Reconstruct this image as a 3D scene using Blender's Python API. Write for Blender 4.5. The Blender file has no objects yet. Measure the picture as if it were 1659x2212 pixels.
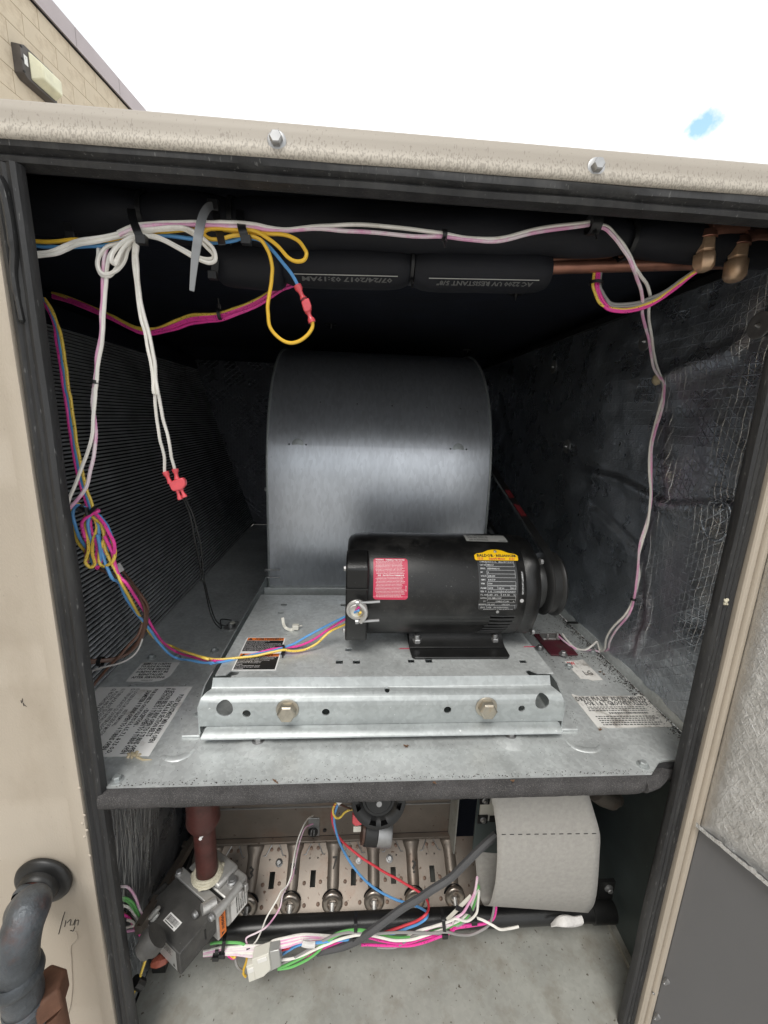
import bpy, bmesh, math, random
import numpy as np
from mathutils import Vector, Matrix, noise
R_ = math.radians
random.seed(7)
scene = bpy.context.scene
COL = scene.collection

# ------------------------------------------------------------------ camera, sky, sun, exposure
FP = 900.0; CX, CY = 829.5, 1106.0            # focal length in pixels of a 1659 x 2212 picture
def _d(px, py):
    v = np.array([px-CX, -(py-CY), -FP]); return v/np.linalg.norm(v)
_dx = _d(13500, 1367); _dz = -_d(671, 5115)
_dz = _dz-_dx*(_dx@_dz); _dz /= np.linalg.norm(_dz); _dy = np.cross(_dz, _dx)
ROT = np.array([_dx, _dy, _dz])
CAMP = np.array([-0.0738, -0.4824, 0.4901])
cd = bpy.data.cameras.new('camera'); cam = bpy.data.objects.new('camera', cd); COL.objects.link(cam)
cd.sensor_fit = 'HORIZONTAL'; cd.sensor_width = 36; cd.lens = 36*FP/1659
cd.clip_start = 0.01; cd.clip_end = 2000
cam.matrix_world = Matrix([[*ROT[0], CAMP[0]], [*ROT[1], CAMP[1]], [*ROT[2], CAMP[2]], [0, 0, 0, 1]])
scene.camera = cam
def ray(p): return ROT@np.array([p[0]-CX, -(p[1]-CY), -FP])
def _pl(p, ax, v):
    r = ray(p); t = (v-CAMP[ax])/r[ax]; return Vector(CAMP+r*t)
def PX(p, v): return _pl(p, 0, v)
def PY(p, v): return _pl(p, 1, v)
def PZ(p, v): return _pl(p, 2, v)
def org(ox, oy, s=4.0): return lambda x, y: (ox+x/s, oy+y/s)
A = org(60, 420); B = org(400, 420); C = org(1150, 420); D4 = org(60, 840); E4 = org(60, 1240); F4 = org(200, 1720)
G4 = org(560, 1700); H4 = org(0, 0); I4 = org(1200, 1200); J4 = org(960, 1720); K4 = org(440, 1200); Q4 = org(1036.9, 748.8, 2.6667)
Z2 = org(829.5, 230.4, 2.0)

SUN_EL, SUN_AZ = 58, 200          # degrees; azimuth clockwise from +Y (behind the camera, slightly left)
sd = bpy.data.lights.new('sun', 'SUN'); so = bpy.data.objects.new('sun', sd); COL.objects.link(so)
sd.energy = 1.1; sd.angle = R_(25); sd.color = (1, .965, .91)
_sv = Vector((math.sin(R_(SUN_AZ))*math.cos(R_(SUN_EL)), math.cos(R_(SUN_AZ))*math.cos(R_(SUN_EL)), math.sin(R_(SUN_EL))))
so.rotation_euler = _sv.to_track_quat('Z', 'Y').to_euler()
so.location = (0, -3, 6)

w = bpy.data.worlds.new('World'); scene.world = w; w.use_nodes = True
nt = w.node_tree; nt.nodes.clear(); N = nt.nodes.new; LK = nt.links.new
wo = N('ShaderNodeOutputWorld'); bg = N('ShaderNodeBackground'); bg.inputs[1].default_value = 0.1
sky = N('ShaderNodeTexSky'); sky.sky_type = 'NISHITA'; sky.sun_disc = False
sky.sun_elevation = R_(SUN_EL); sky.sun_rotation = R_(SUN_AZ)
tc = N('ShaderNodeTexCoord'); n1 = N('ShaderNodeTexNoise'); n1.inputs['Scale'].default_value = 3.2; n1.inputs['Detail'].default_value = 9; n1.inputs['Roughness'].default_value = .62
LK(tc.outputs['Generated'], n1.inputs['Vector'])
rp = N('ShaderNodeValToRGB'); rp.color_ramp.elements[0].position = .285; rp.color_ramp.elements[1].position = .33
LK(n1.outputs[0], rp.inputs[0])
# one gap between the clouds, low over the roof
gd = Vector(ray((1502, 282))).normalized()
ge = (Vector(ray((1530, 250))).normalized()-Vector(ray((1466, 312))).normalized()).normalized(); gf = gd.cross(ge).normalized()
gs_ = N('ShaderNodeVectorMath'); gs_.operation = 'SUBTRACT'; gs_.inputs[1].default_value = gd
gx = N('ShaderNodeVectorMath'); gx.operation = 'DOT_PRODUCT'; gx.inputs[1].default_value = ge*.55
gy = N('ShaderNodeVectorMath'); gy.operation = 'DOT_PRODUCT'; gy.inputs[1].default_value = gf*1.5
gz = N('ShaderNodeVectorMath'); gz.operation = 'DOT_PRODUCT'; gz.inputs[1].default_value = gd
gc_ = N('ShaderNodeCombineXYZ'); LK(gs_.outputs[0], gx.inputs[0]); LK(gs_.outputs[0], gy.inputs[0]); LK(gs_.outputs[0], gz.inputs[0])
LK(gx.outputs['Value'], gc_.inputs[0]); LK(gy.outputs['Value'], gc_.inputs[1]); LK(gz.outputs['Value'], gc_.inputs[2])
gp = N('ShaderNodeVectorMath'); gp.operation = 'LENGTH'; LK(gc_.outputs[0], gp.inputs[0])
n2 = N('ShaderNodeTexNoise'); n2.inputs['Scale'].default_value = 14; n2.inputs['Detail'].default_value = 8; n2.inputs['Roughness'].default_value = .6
LK(tc.outputs['Generated'], n2.inputs['Vector']); LK(tc.outputs['Generated'], gs_.inputs[0])
mm = N('ShaderNodeMath'); mm.operation = 'MULTIPLY_ADD'; mm.inputs[1].default_value = .15; mm.inputs[2].default_value = -.070
LK(n2.outputs[0], mm.inputs[0])
ad = N('ShaderNodeMath'); ad.operation = 'ADD'; LK(gp.outputs['Value'], ad.inputs[0]); LK(mm.outputs[0], ad.inputs[1])
rp2 = N('ShaderNodeMapRange'); rp2.inputs[1].default_value = .014; rp2.inputs[2].default_value = .034
LK(ad.outputs[0], rp2.inputs[0])
mu = N('ShaderNodeMath'); mu.operation = 'MULTIPLY'; LK(rp.outputs[0], mu.inputs[0]); LK(rp2.outputs[0], mu.inputs[1])
cr = N('ShaderNodeValToRGB'); cr.color_ramp.elements[0].color = (.47, .50, .52, 1); cr.color_ramp.elements[1].color = (1, 1, 1, 1)
cr.color_ramp.elements[0].position = .40; cr.color_ramp.elements[1].position = .68
n3 = N('ShaderNodeTexNoise'); n3.inputs['Scale'].default_value = 1.3; n3.inputs['Detail'].default_value = 5
LK(tc.outputs['Generated'], n3.inputs['Vector']); LK(n3.outputs[0], cr.inputs[0])
cb = N('ShaderNodeVectorMath'); cb.operation = 'SCALE'; cb.inputs['Scale'].default_value = 9.5; LK(cr.outputs[0], cb.inputs[0])
sb = N('ShaderNodeVectorMath'); sb.operation = 'SCALE'; sb.inputs['Scale'].default_value = 2.3; LK(sky.outputs[0], sb.inputs[0])
mx = N('ShaderNodeMix'); mx.data_type = 'RGBA'
LK(mu.outputs[0], mx.inputs[0]); LK(sb.outputs[0], mx.inputs[6]); LK(cb.outputs[0], mx.inputs[7])
LK(mx.outputs[2], bg.inputs[0]); LK(bg.outputs[0], wo.inputs[0])
scene.view_settings.view_transform = 'Standard'; scene.view_settings.look = 'None'
scene.view_settings.exposure = 0.88; scene.view_settings.gamma = 1; scene.view_settings.use_curve_mapping = False
scene.render.engine = 'CYCLES'
scene.cycles.max_bounces = 8; scene.cycles.diffuse_bounces = 5; scene.cycles.glossy_bounces = 4

# ------------------------------------------------------------------ materials
def mat(name, col, rough=.6, metal=0., var=0., vscale=8., bump=0., bscale=60., speck=None, spscale=120., spth=.7, spamt=1.,
        stain=None, stscale=3., stth=(.5, .7), spangle=0., alpha=1., stretch=(1, 1, 1), rvar=0., spec=None, coat=0., transl=0.):
    m = bpy.data.materials.new(name); m.use_nodes = True; t = m.node_tree; t.nodes.clear()
    n = t.nodes.new; l = t.links.new
    o = n('ShaderNodeOutputMaterial'); b = n('ShaderNodeBsdfPrincipled'); l(b.outputs[0], o.inputs[0])
    b.inputs['Roughness'].default_value = rough; b.inputs['Metallic'].default_value = metal
    if spec is not None: b.inputs['Specular IOR Level'].default_value = spec
    if coat: b.inputs['Coat Weight'].default_value = coat; b.inputs['Coat Roughness'].default_value = .15
    if transl: b.inputs['Transmission Weight'].default_value = transl
    tc = n('ShaderNodeTexCoord'); mp = n('ShaderNodeMapping'); mp.inputs['Scale'].default_value = stretch
    l(tc.outputs['Object'], mp.inputs[0]); V = mp.outputs[0]
    cur = None
    rgb = n('ShaderNodeRGB'); rgb.outputs[0].default_value = (*col, 1); cur = rgb.outputs[0]
    def nz(scale, det=6, ro=.6):
        x = n('ShaderNodeTexNoise'); x.inputs['Scale'].default_value = scale; x.inputs['Detail'].default_value = det; x.inputs['Roughness'].default_value = ro
        l(V, x.inputs['Vector']); return x.outputs[0]
    def ramp(src, a, bb):
        x = n('ShaderNodeMapRange'); x.inputs[1].default_value = a; x.inputs[2].default_value = bb; l(src, x.inputs[0]); return x.outputs[0]
    def mixc(fac, c1, c2, mode='MIX'):
        x = n('ShaderNodeMix'); x.data_type = 'RGBA'; x.blend_type = mode
        if isinstance(fac, float): x.inputs[0].default_value = fac
        else: l(fac, x.inputs[0])
        l(c1, x.inputs[6])
        if isinstance(c2, tuple): x.inputs[7].default_value = (*c2, 1)
        else: l(c2, x.inputs[7])
        return x.outputs[2]
    if var:
        v = nz(vscale); r = n('ShaderNodeMapRange'); r.inputs[1].default_value = .3; r.inputs[2].default_value = .7
        r.inputs[3].default_value = 1-var; r.inputs[4].default_value = 1+var; l(v, r.inputs[0])
        x = n('ShaderNodeVectorMath'); x.operation = 'SCALE'; l(cur, x.inputs[0]); l(r.outputs[0], x.inputs['Scale']); cur = x.outputs[0]
    if spangle:
        v = n('ShaderNodeTexVoronoi'); v.inputs['Scale'].default_value = 170; v.inputs['Randomness'].default_value = 1; l(V, v.inputs['Vector'])
        s = n('ShaderNodeSeparateColor'); l(v.outputs['Color'], s.inputs[0])
        r = n('ShaderNodeMapRange'); r.inputs[3].default_value = 1-spangle; r.inputs[4].default_value = 1+spangle; l(s.outputs[0], r.inputs[0])
        x = n('ShaderNodeVectorMath'); x.operation = 'SCALE'; l(cur, x.inputs[0]); l(r.outputs[0], x.inputs['Scale']); cur = x.outputs[0]
    if stain:
        f = ramp(nz(stscale, 8, .65), *stth); f2 = n('ShaderNodeMath'); f2.operation = 'MULTIPLY'; f2.inputs[1].default_value = .8; l(f, f2.inputs[0])
        cur = mixc(f2.outputs[0], cur, stain)
    if speck:
        f = ramp(nz(spscale, 3, .5), spth, spth+.06); f2 = n('ShaderNodeMath'); f2.operation = 'MULTIPLY'; f2.inputs[1].default_value = spamt; l(f, f2.inputs[0])
        cur = mixc(f2.outputs[0], cur, speck)
    l(cur, b.inputs['Base Color'])
    if rvar:
        r = n('ShaderNodeMapRange'); r.inputs[1].default_value = .3; r.inputs[2].default_value = .7; r.inputs[3].default_value = rough-rvar; r.inputs[4].default_value = rough+rvar
        l(nz(vscale*2.3), r.inputs[0]); l(r.outputs[0], b.inputs['Roughness'])
    if bump:
        bp = n('ShaderNodeBump'); bp.inputs['Strength'].default_value = bump; bp.inputs['Distance'].default_value = .002
        l(nz(bscale, 4), bp.inputs['Height']); l(bp.outputs[0], b.inputs['Normal'])
    m['_v'] = 1
    return m

M = {}
M['beige'] = mat('beige_paint', (.48, .42, .345), .55, var=.07, vscale=7, bump=.2, bscale=500, stain=(.37, .31, .24), stscale=9, stth=(.54, .8), stretch=(1, 1, .45), speck=(.30, .26, .21), spscale=330, spth=.70, spamt=.5)
M['galv'] = mat('galvanised_steel', (.65, .675, .67), .44, .45, var=.16, vscale=9, spangle=.09, bump=.05, bscale=300, speck=(.80, .82, .81), spscale=210, spth=.635, spamt=.6,
               stain=(.30, .31, .30), stscale=7, stth=(.56, .78), rvar=.1)
M['galvc'] = mat('galvanised_steel_clean', (.41, .435, .435), .42, .45, var=.14, vscale=9, spangle=.08, bump=.04, bscale=300, stain=(.30, .30, .30), stscale=11, stth=(.6, .8), speck=(.85, .87, .87), spscale=150, spth=.72, spamt=.7, rvar=.08)
M['blow'] = mat('blower_galvanised', (.61, .635, .675), .33, .75, var=.08, vscale=5, spangle=.07, bump=.04, bscale=200, stretch=(1, .35, .35), rvar=.03)
M['floor'] = mat('painted_steel_floor', (.40, .40, .365), .6, .2, var=.16, vscale=9, speck=(.11, .09, .07), spscale=130, spth=.665, stain=(.26, .235, .19), stscale=14, stth=(.48, .72), spangle=.05, bump=.05, bscale=200)
M['rubber'] = mat('black_rubber_gasket', (.021, .021, .022), .55, var=.4, vscale=14, speck=(.16, .16, .155), spscale=150, spth=.66, spamt=.6, bump=.4, bscale=80, stain=(.045, .044, .042), stscale=16, stth=(.46, .7), stretch=(2.5, 2.5, .5))
M['foam'] = mat('black_closed_cell_foam', (.022, .022, .023), .9, var=.35, vscale=30, speck=(.09, .085, .08), spscale=900, spth=.58, spamt=.6, bump=.9, bscale=260)
M['dirtyfoam'] = mat('dusty_black_foam_edging', (.058, .055, .056), .95, var=.35, vscale=30, speck=(.20, .19, .18), spscale=1000, spth=.56, spamt=.6, bump=1., bscale=600)
M['duct'] = mat('black_duct_liner', (.004, .0065, .016), .85, var=.3, vscale=14, bump=.4, bscale=120)  # navy tint puts the lens veil over the dark interior into the colour
M['pipeins'] = mat('black_pipe_insulation', (.0035, .0042, .008), .7, var=.3, vscale=14, bump=.25, bscale=60)
M['coil'] = mat('dark_coil_tube', (.46, .47, .49), .38, .4, var=.3, vscale=12)
M['coild'] = mat('dark_coil_fin', (.008, .008, .009), .8)
M['motor'] = mat('black_motor_paint', (.0055, .0055, .0055), .34, 0, var=.3, vscale=10, bump=.18, bscale=420, rvar=.06, speck=(.10, .10, .10), spscale=320, spth=.68, spamt=.7, stain=(.040, .038, .036), stscale=17, stth=(.52, .78))
M['black'] = mat('black_plastic', (.014, .014, .014), .42, var=.3, vscale=20)
M['blackm'] = mat('black_painted_steel', (.014, .014, .014), .33, speck=(.12, .12, .11), spscale=200, spth=.70, spamt=.6, bump=.08, bscale=200, var=.3, vscale=20)
M['zinc'] = mat('zinc_plated_steel', (.40, .40, .40), .42, .8, var=.15, vscale=60)
M['brassy'] = mat('yellow_zinc_bolt', (.42, .385, .32), .42, .8, var=.25, vscale=60, stain=(.35, .25, .14), stscale=60, stth=(.55, .75))
M['copper'] = mat('tarnished_copper', (.42, .20, .14), .38, .8, var=.25, vscale=18, stain=(.12, .07, .06), stscale=14, stth=(.5, .7))
M['brass'] = mat('brass_fitting', (.72, .50, .33), .42, .7, var=.3, vscale=30, stain=(.30, .16, .09), stscale=30, stth=(.5, .7))
M['foil'] = None
M['white'] = mat('white_wire_insulation', (.85, .82, .76), .42, var=.1, vscale=40, stain=(.55, .49, .40), stscale=34, stth=(.58, .75))
M['cover'] = mat('dusty_black_valve_cover', (.058, .056, .053), .6, var=.35, vscale=30, stain=(.10, .095, .085), stscale=25, stth=(.5, .75), speck=(.16, .15, .14), spscale=300, spth=.68, bump=.2, bscale=300)
M['pinkw'] = mat('white_wire_with_pink_stripe', (.82, .70, .74), .38, stain=(.78, .30, .55), stscale=26, stth=(.42, .55))
M['grayw'] = mat('grey_wire_insulation', (.30, .29, .28), .4)
M['pink'] = mat('magenta_wire_insulation', (.84, .06, .36), .38, speck=(.08, .01, .04), spscale=520, spth=.62, var=.12, vscale=30)
M['yellow'] = mat('yellow_wire_insulation', (.88, .62, .10), .38, speck=(.08, .06, .02), spscale=520, spth=.62, var=.1, vscale=30)
M['orange'] = mat('amber_wire_insulation', (.85, .52, .05), .36)
M['blue'] = mat('blue_wire_insulation', (.12, .36, .72), .36)
M['red'] = mat('red_wire_insulation', (.72, .06, .08), .36)
M['green'] = mat('green_wire_insulation', (.16, .50, .14), .36)
M['brown'] = mat('brown_wire_insulation', (.085, .040, .026), .4)
M['conduit'] = mat('grey_cable_sheath', (.085, .085, .088), .65, bump=.3, bscale=300)
M['redconn'] = mat('red_crimp_connector', (.72, .09, .11), .25, var=.15, vscale=60, coat=.3)
M['ties'] = mat('black_nylon_tie', (.012, .012, .013), .42)
M['tieg'] = mat('grey_glossy_tie_tail', (.20, .205, .21), .25)
M['nylon'] = mat('white_nylon', (.72, .70, .62), .4)
M['paper'] = mat('white_label', (.88, .87, .85), .55, var=.05, vscale=20, stain=(.36, .31, .26), stscale=24, stth=(.56, .74))
M['paperd'] = mat('dirty_white_label', (.82, .80, .76), .6, var=.06, vscale=20, stain=(.20, .17, .14), stscale=36, stth=(.50, .66))
M['ink'] = mat('black_print', (.012, .012, .012), .6)
M['inkg'] = mat('grey_print', (.10, .10, .10), .6)
M['orangel'] = mat('orange_label', (.80, .20, .03), .5)
M['redl'] = mat('crimson_label', (.52, .02, .07), .35, coat=.3)
M['inkw'] = mat('white_print', (.75, .72, .72), .5)
M['yell'] = mat('yellow_label', (.83, .50, .005), .35, coat=.2)
M['plate'] = mat('black_nameplate', (.02, .02, .02), .24, .3, coat=.3)
M['silver'] = mat('silver_print', (.60, .60, .60), .35, .6)
M['silverl'] = mat('silver_label', (.50, .50, .48), .4, .5)
M['maroon'] = mat('maroon_gas_pipe', (.085, .024, .019), .5, var=.3, vscale=25, stain=(.045, .018, .014), stscale=30, stth=(.45, .65), bump=.2, bscale=80, rvar=.1)
M['maroonb'] = mat('maroon_board', (.10, .018, .028), .5, stain=(.07, .06, .05), stscale=40, stth=(.5, .7))
M['sealant'] = mat('dried_white_thread_sealant', (.58, .54, .42), .8, var=.2, vscale=90, bump=1., bscale=160)
M['cast'] = mat('cast_aluminium', (.60, .59, .57), .46, .65, var=.15, vscale=30, bump=.15, bscale=250, stain=(.24, .23, .21), stscale=30, stth=(.5, .75))
M['rivet'] = mat('rusty_spot_weld', (.17, .11, .08), .5, .4, var=.4, vscale=60)
M['burner'] = mat('aluminised_burner_steel', (.225, .192, .162), .42, .5, var=.18, vscale=12, speck=(.07, .035, .02), spscale=95, spth=.665, stain=(.20, .13, .095), stscale=14, stth=(.52, .74), bump=.05, bscale=200)
M['bell'] = mat('burner_bell_metal', (.36, .32, .28), .30, .8, var=.3, vscale=40, stain=(.22, .12, .07), stscale=50, stth=(.5, .7))
M['card'] = mat('grey_fibre_card', (.37, .355, .33), .9, var=.09, vscale=140, speck=(.20, .17, .15), spscale=70, spth=.75, bump=.25, bscale=350)
M['ironpipe'] = mat('weathered_black_iron', (.085, .094, .104), .46, .4, var=.45, vscale=22, stain=(.13, .065, .05), stscale=13, stth=(.54, .70), speck=(.20, .21, .22), spscale=160, spth=.70, spamt=.6, bump=.8, bscale=110, rvar=.12)
M['rust'] = mat('rusty_orange_iron', (.16, .075, .045), .7, .2, var=.35, vscale=25, stain=(.12, .07, .05), stscale=20, stth=(.5, .65), bump=.4, bscale=120)
M['hexred'] = mat('primer_red_threads', (.20, .05, .03), .6, bump=.5, bscale=200)
M['graypaint'] = mat('dark_grey_painted_door', (.155, .155, .16), .5, 0, var=.04, vscale=3, bump=.03, bscale=500)
M['teal'] = mat('dark_green_grey_panel', (.105, .13, .13), .5, .5, var=.2, vscale=8, speck=(.3, .32, .32), spscale=160, spth=.74, spamt=.5)
M['block'] = mat('cream_painted_block', (.64, .545, .41), .85, var=.07, vscale=3, bump=.5, bscale=60, stain=(.40, .31, .21), stscale=4, stth=(.55, .75))
M['mortar'] = mat('cream_painted_mortar', (.57, .48, .36), .9, var=.08, vscale=5)
M['coping'] = mat('mauve_brown_metal_coping', (.46, .40, .40), .45, .3, var=.06, vscale=3)
M['bronze'] = mat('dark_bronze_housing', (.10, .088, .082), .5, .3, var=.2, vscale=10)
M['lens'] = mat('yellowed_glass_refractor', (.76, .73, .52), .28, var=.12, vscale=10, bump=.4, bscale=80, coat=.3)
M['roofdeck'] = mat('grey_roof_membrane', (.42, .41, .39), .85, var=.12, vscale=1.2, stain=(.30, .28, .26), stscale=.6)
M['felt'] = mat('brown_leaf_litter', (.20, .11, .06), .8, var=.4, vscale=90)
M['grit'] = mat('dark_grit', (.035, .030, .026), .9, var=.5, vscale=90)
M['amber'] = mat('clear_amber_resin', (.50, .42, .28), .3, var=.2, vscale=80)
M['gapshade'] = mat('gap_shade', (.004, .004, .005), .9)  # near-black for solid pieces that stand in for shaded gaps
M['putty'] = mat('white_foam_tape', (.70, .68, .66), .6, bump=.7, bscale=140, var=.1, vscale=60)
M['scrib'] = mat('marker_ink', (.04, .035, .03), .6)
M['redmark'] = mat('pink_marker', (.60, .06, .12), .6)

# paint with mould specks that sit on the lower part of the roof lip
def lip_material():
    m = mat('beige_lip_with_mould_specks', (.56, .49, .41), .55); t = m.node_tree; n = t.nodes.new; l = t.links.new
    b = [x for x in t.nodes if x.type == 'BSDF_PRINCIPLED'][0]; tc = n('ShaderNodeTexCoord')
    mp = n('ShaderNodeMapping'); mp.inputs['Scale'].default_value = (1, 1, .42); l(tc.outputs['Object'], mp.inputs[0])
    a = n('ShaderNodeTexNoise'); a.inputs['Scale'].default_value = 620; a.inputs['Detail'].default_value = 3; l(mp.outputs[0], a.inputs['Vector'])
    c = n('ShaderNodeTexNoise'); c.inputs['Scale'].default_value = 14; c.inputs['Detail'].default_value = 5; l(tc.outputs['Object'], c.inputs['Vector'])
    s = n('ShaderNodeSeparateXYZ'); l(tc.outputs['Object'], s.inputs[0])
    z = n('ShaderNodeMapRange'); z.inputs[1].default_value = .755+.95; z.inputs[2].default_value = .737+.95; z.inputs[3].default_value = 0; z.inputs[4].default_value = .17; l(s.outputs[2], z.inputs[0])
    x1 = n('ShaderNodeMath'); x1.operation = 'ADD'; l(a.outputs[0], x1.inputs[0]); l(z.outputs[0], x1.inputs[1])
    x2 = n('ShaderNodeMath'); x2.operation = 'MULTIPLY_ADD'; x2.inputs[1].default_value = .18; l(c.outputs[0], x2.inputs[0]); l(x1.outputs[0], x2.inputs[2])
    r = n('ShaderNodeMapRange'); r.inputs[1].default_value = .75; r.inputs[2].default_value = .80; l(x2.outputs[0], r.inputs[0])
    r2 = n('ShaderNodeMath'); r2.operation = 'MULTIPLY'; r2.inputs[1].default_value = .48; l(r.outputs[0], r2.inputs[0])
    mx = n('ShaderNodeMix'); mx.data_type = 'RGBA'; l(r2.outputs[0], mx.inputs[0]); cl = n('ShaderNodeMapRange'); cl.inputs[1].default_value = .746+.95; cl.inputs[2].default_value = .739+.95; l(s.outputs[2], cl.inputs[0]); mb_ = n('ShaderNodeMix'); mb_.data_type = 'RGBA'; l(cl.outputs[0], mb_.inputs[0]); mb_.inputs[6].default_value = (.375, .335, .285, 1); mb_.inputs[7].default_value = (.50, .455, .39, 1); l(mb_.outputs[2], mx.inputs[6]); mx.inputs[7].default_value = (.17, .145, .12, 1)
    l(mx.outputs[2], b.inputs['Base Color']); return m
M['lip'] = lip_material()

# foil facing with a woven scrim: relief lines in three directions over object coordinates (a, b)
def foil_material(name, col, a, b_, rough=.30, metal=.85, pink=False, sp=.0125, crk=.9, lw_=1., big=.005):
    m = bpy.data.materials.new(name); m.use_nodes = True; t = m.node_tree; t.nodes.clear(); n = t.nodes.new; l = t.links.new
    o = n('ShaderNodeOutputMaterial'); b = n('ShaderNodeBsdfPrincipled'); l(b.outputs[0], o.inputs[0])
    b.inputs['Metallic'].default_value = metal
    tc = n('ShaderNodeTexCoord')
    wn = n('ShaderNodeTexNoise'); wn.inputs['Scale'].default_value = 22; wn.inputs['Detail'].default_value = 3; l(tc.outputs['Object'], wn.inputs['Vector'])
    wv = n('ShaderNodeVectorMath'); wv.operation = 'MULTIPLY_ADD'; wv.inputs[1].default_value = (.006, .006, .006); l(wn.outputs['Color'], wv.inputs[0]); l(tc.outputs['Object'], wv.inputs[2])
    hs = []
    for k, (ca, cb_, s_) in enumerate(((1, 0, sp), (0, 1, sp*1.5), (.62, .78, sp*1.35), (.62, -.78, sp*1.35))):
        vec = [ca*a[i]+cb_*b_[i] for i in range(3)]
        d = n('ShaderNodeVectorMath'); d.operation = 'DOT_PRODUCT'; d.inputs[1].default_value = vec; l(wv.outputs[0], d.inputs[0])
        dv = n('ShaderNodeMath'); dv.operation = 'DIVIDE'; dv.inputs[1].default_value = s_; l(d.outputs['Value'], dv.inputs[0])
        fr = n('ShaderNodeMath'); fr.operation = 'FRACT'; l(dv.outputs[0], fr.inputs[0])
        sb_ = n('ShaderNodeMath'); sb_.operation = 'SUBTRACT'; sb_.inputs[1].default_value = .5; l(fr.outputs[0], sb_.inputs[0])
        ab = n('ShaderNodeMath'); ab.operation = 'ABSOLUTE'; l(sb_.outputs[0], ab.inputs[0])
        rr = n('ShaderNodeMapRange'); rr.inputs[1].default_value = .0; rr.inputs[2].default_value = .085; rr.inputs[3].default_value = (.75 if k < 1 else .6)*lw_; rr.inputs[4].default_value = 0
        l(ab.outputs[0], rr.inputs[0]); hs.append(rr.outputs[0])
    cur = hs[0]
    for h in hs[1:]:
        x = n('ShaderNodeMath'); x.operation = 'MAXIMUM'; l(cur, x.inputs[0]); l(h, x.inputs[1]); cur = x.outputs[0]
    # crinkles
    cn = n('ShaderNodeTexNoise'); cn.inputs['Scale'].default_value = 95; cn.inputs['Detail'].default_value = 6; cn.inputs['Roughness'].default_value = .7; l(tc.outputs['Object'], cn.inputs['Vector'])
    c2 = n('ShaderNodeTexNoise'); c2.inputs['Scale'].default_value = 16; c2.inputs['Detail'].default_value = 5; l(tc.outputs['Object'], c2.inputs['Vector'])
    h1 = n('ShaderNodeMath'); h1.operation = 'MULTIPLY_ADD'; h1.inputs[1].default_value = crk; l(cn.outputs[0], h1.inputs[0]); l(cur, h1.inputs[2])
    bp = n('ShaderNodeBump'); bp.inputs['Strength'].default_value = .8; bp.inputs['Distance'].default_value = .0011; l(h1.outputs[0], bp.inputs['Height'])
    bp2 = n('ShaderNodeBump'); bp2.inputs['Strength'].default_value = .6; bp2.inputs['Distance'].default_value = big; l(c2.outputs[0], bp2.inputs['Height']); l(bp.outputs[0], bp2.inputs['Normal'])
    l(bp2.outputs[0], b.inputs['Normal'])
    rr = n('ShaderNodeMapRange'); rr.inputs[1].default_value = .3; rr.inputs[2].default_value = .7; rr.inputs[3].default_value = rough-.08; rr.inputs[4].default_value = rough+.15; l(c2.outputs[0], rr.inputs[0]); l(rr.outputs[0], b.inputs['Roughness'])
    mx = n('ShaderNodeMix'); mx.data_type = 'RGBA'; l(cn.outputs[0], mx.inputs[0]); mx.inputs[6].default_value = (*[c*.75 for c in col], 1); mx.inputs[7].default_value = (*[min(1, c*1.2) for c in col], 1)
    res = mx.outputs[2]
    lw = n('ShaderNodeMath'); lw.operation = 'MULTIPLY'; lw.inputs[1].default_value = .34; l(cur, lw.inputs[0])
    m2 = n('ShaderNodeMix'); m2.data_type = 'RGBA'; l(lw.outputs[0], m2.inputs[0]); l(res, m2.inputs[6]); m2.inputs[7].default_value = (*[min(1, c*1.75) for c in col], 1); res = m2.outputs[2]
    if pink:
        at = n('ShaderNodeAttribute'); at.attribute_name = 'stain'
        m3 = n('ShaderNodeMix'); m3.data_type = 'RGBA'; l(at.outputs['Fac'], m3.inputs[0]); l(res, m3.inputs[6]); m3.inputs[7].default_value = (.50, .30, .36, 1); res = m3.outputs[2]
    l(res, b.inputs['Base Color']); return m
M['foil'] = foil_material('foil_scrim_wall', (.50, .53, .57), (0, 1, 0), (0, 0, 1), .27, .92, sp=.0098, lw_=.62, big=.0045, crk=1.1, pink=True)
M['foild'] = foil_material('foil_scrim_door', (.78, .775, .765), (.347*.82, -.938*.82, .57), (-.347*.57, .938*.57, .82), .36, .85, sp=.0105, crk=3.4, lw_=.35, big=.012)
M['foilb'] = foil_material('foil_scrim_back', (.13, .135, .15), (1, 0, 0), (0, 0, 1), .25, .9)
M['foiledge'] = mat('torn_bright_foil', (.85, .85, .85), .25, .9, bump=1., bscale=140)

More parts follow.
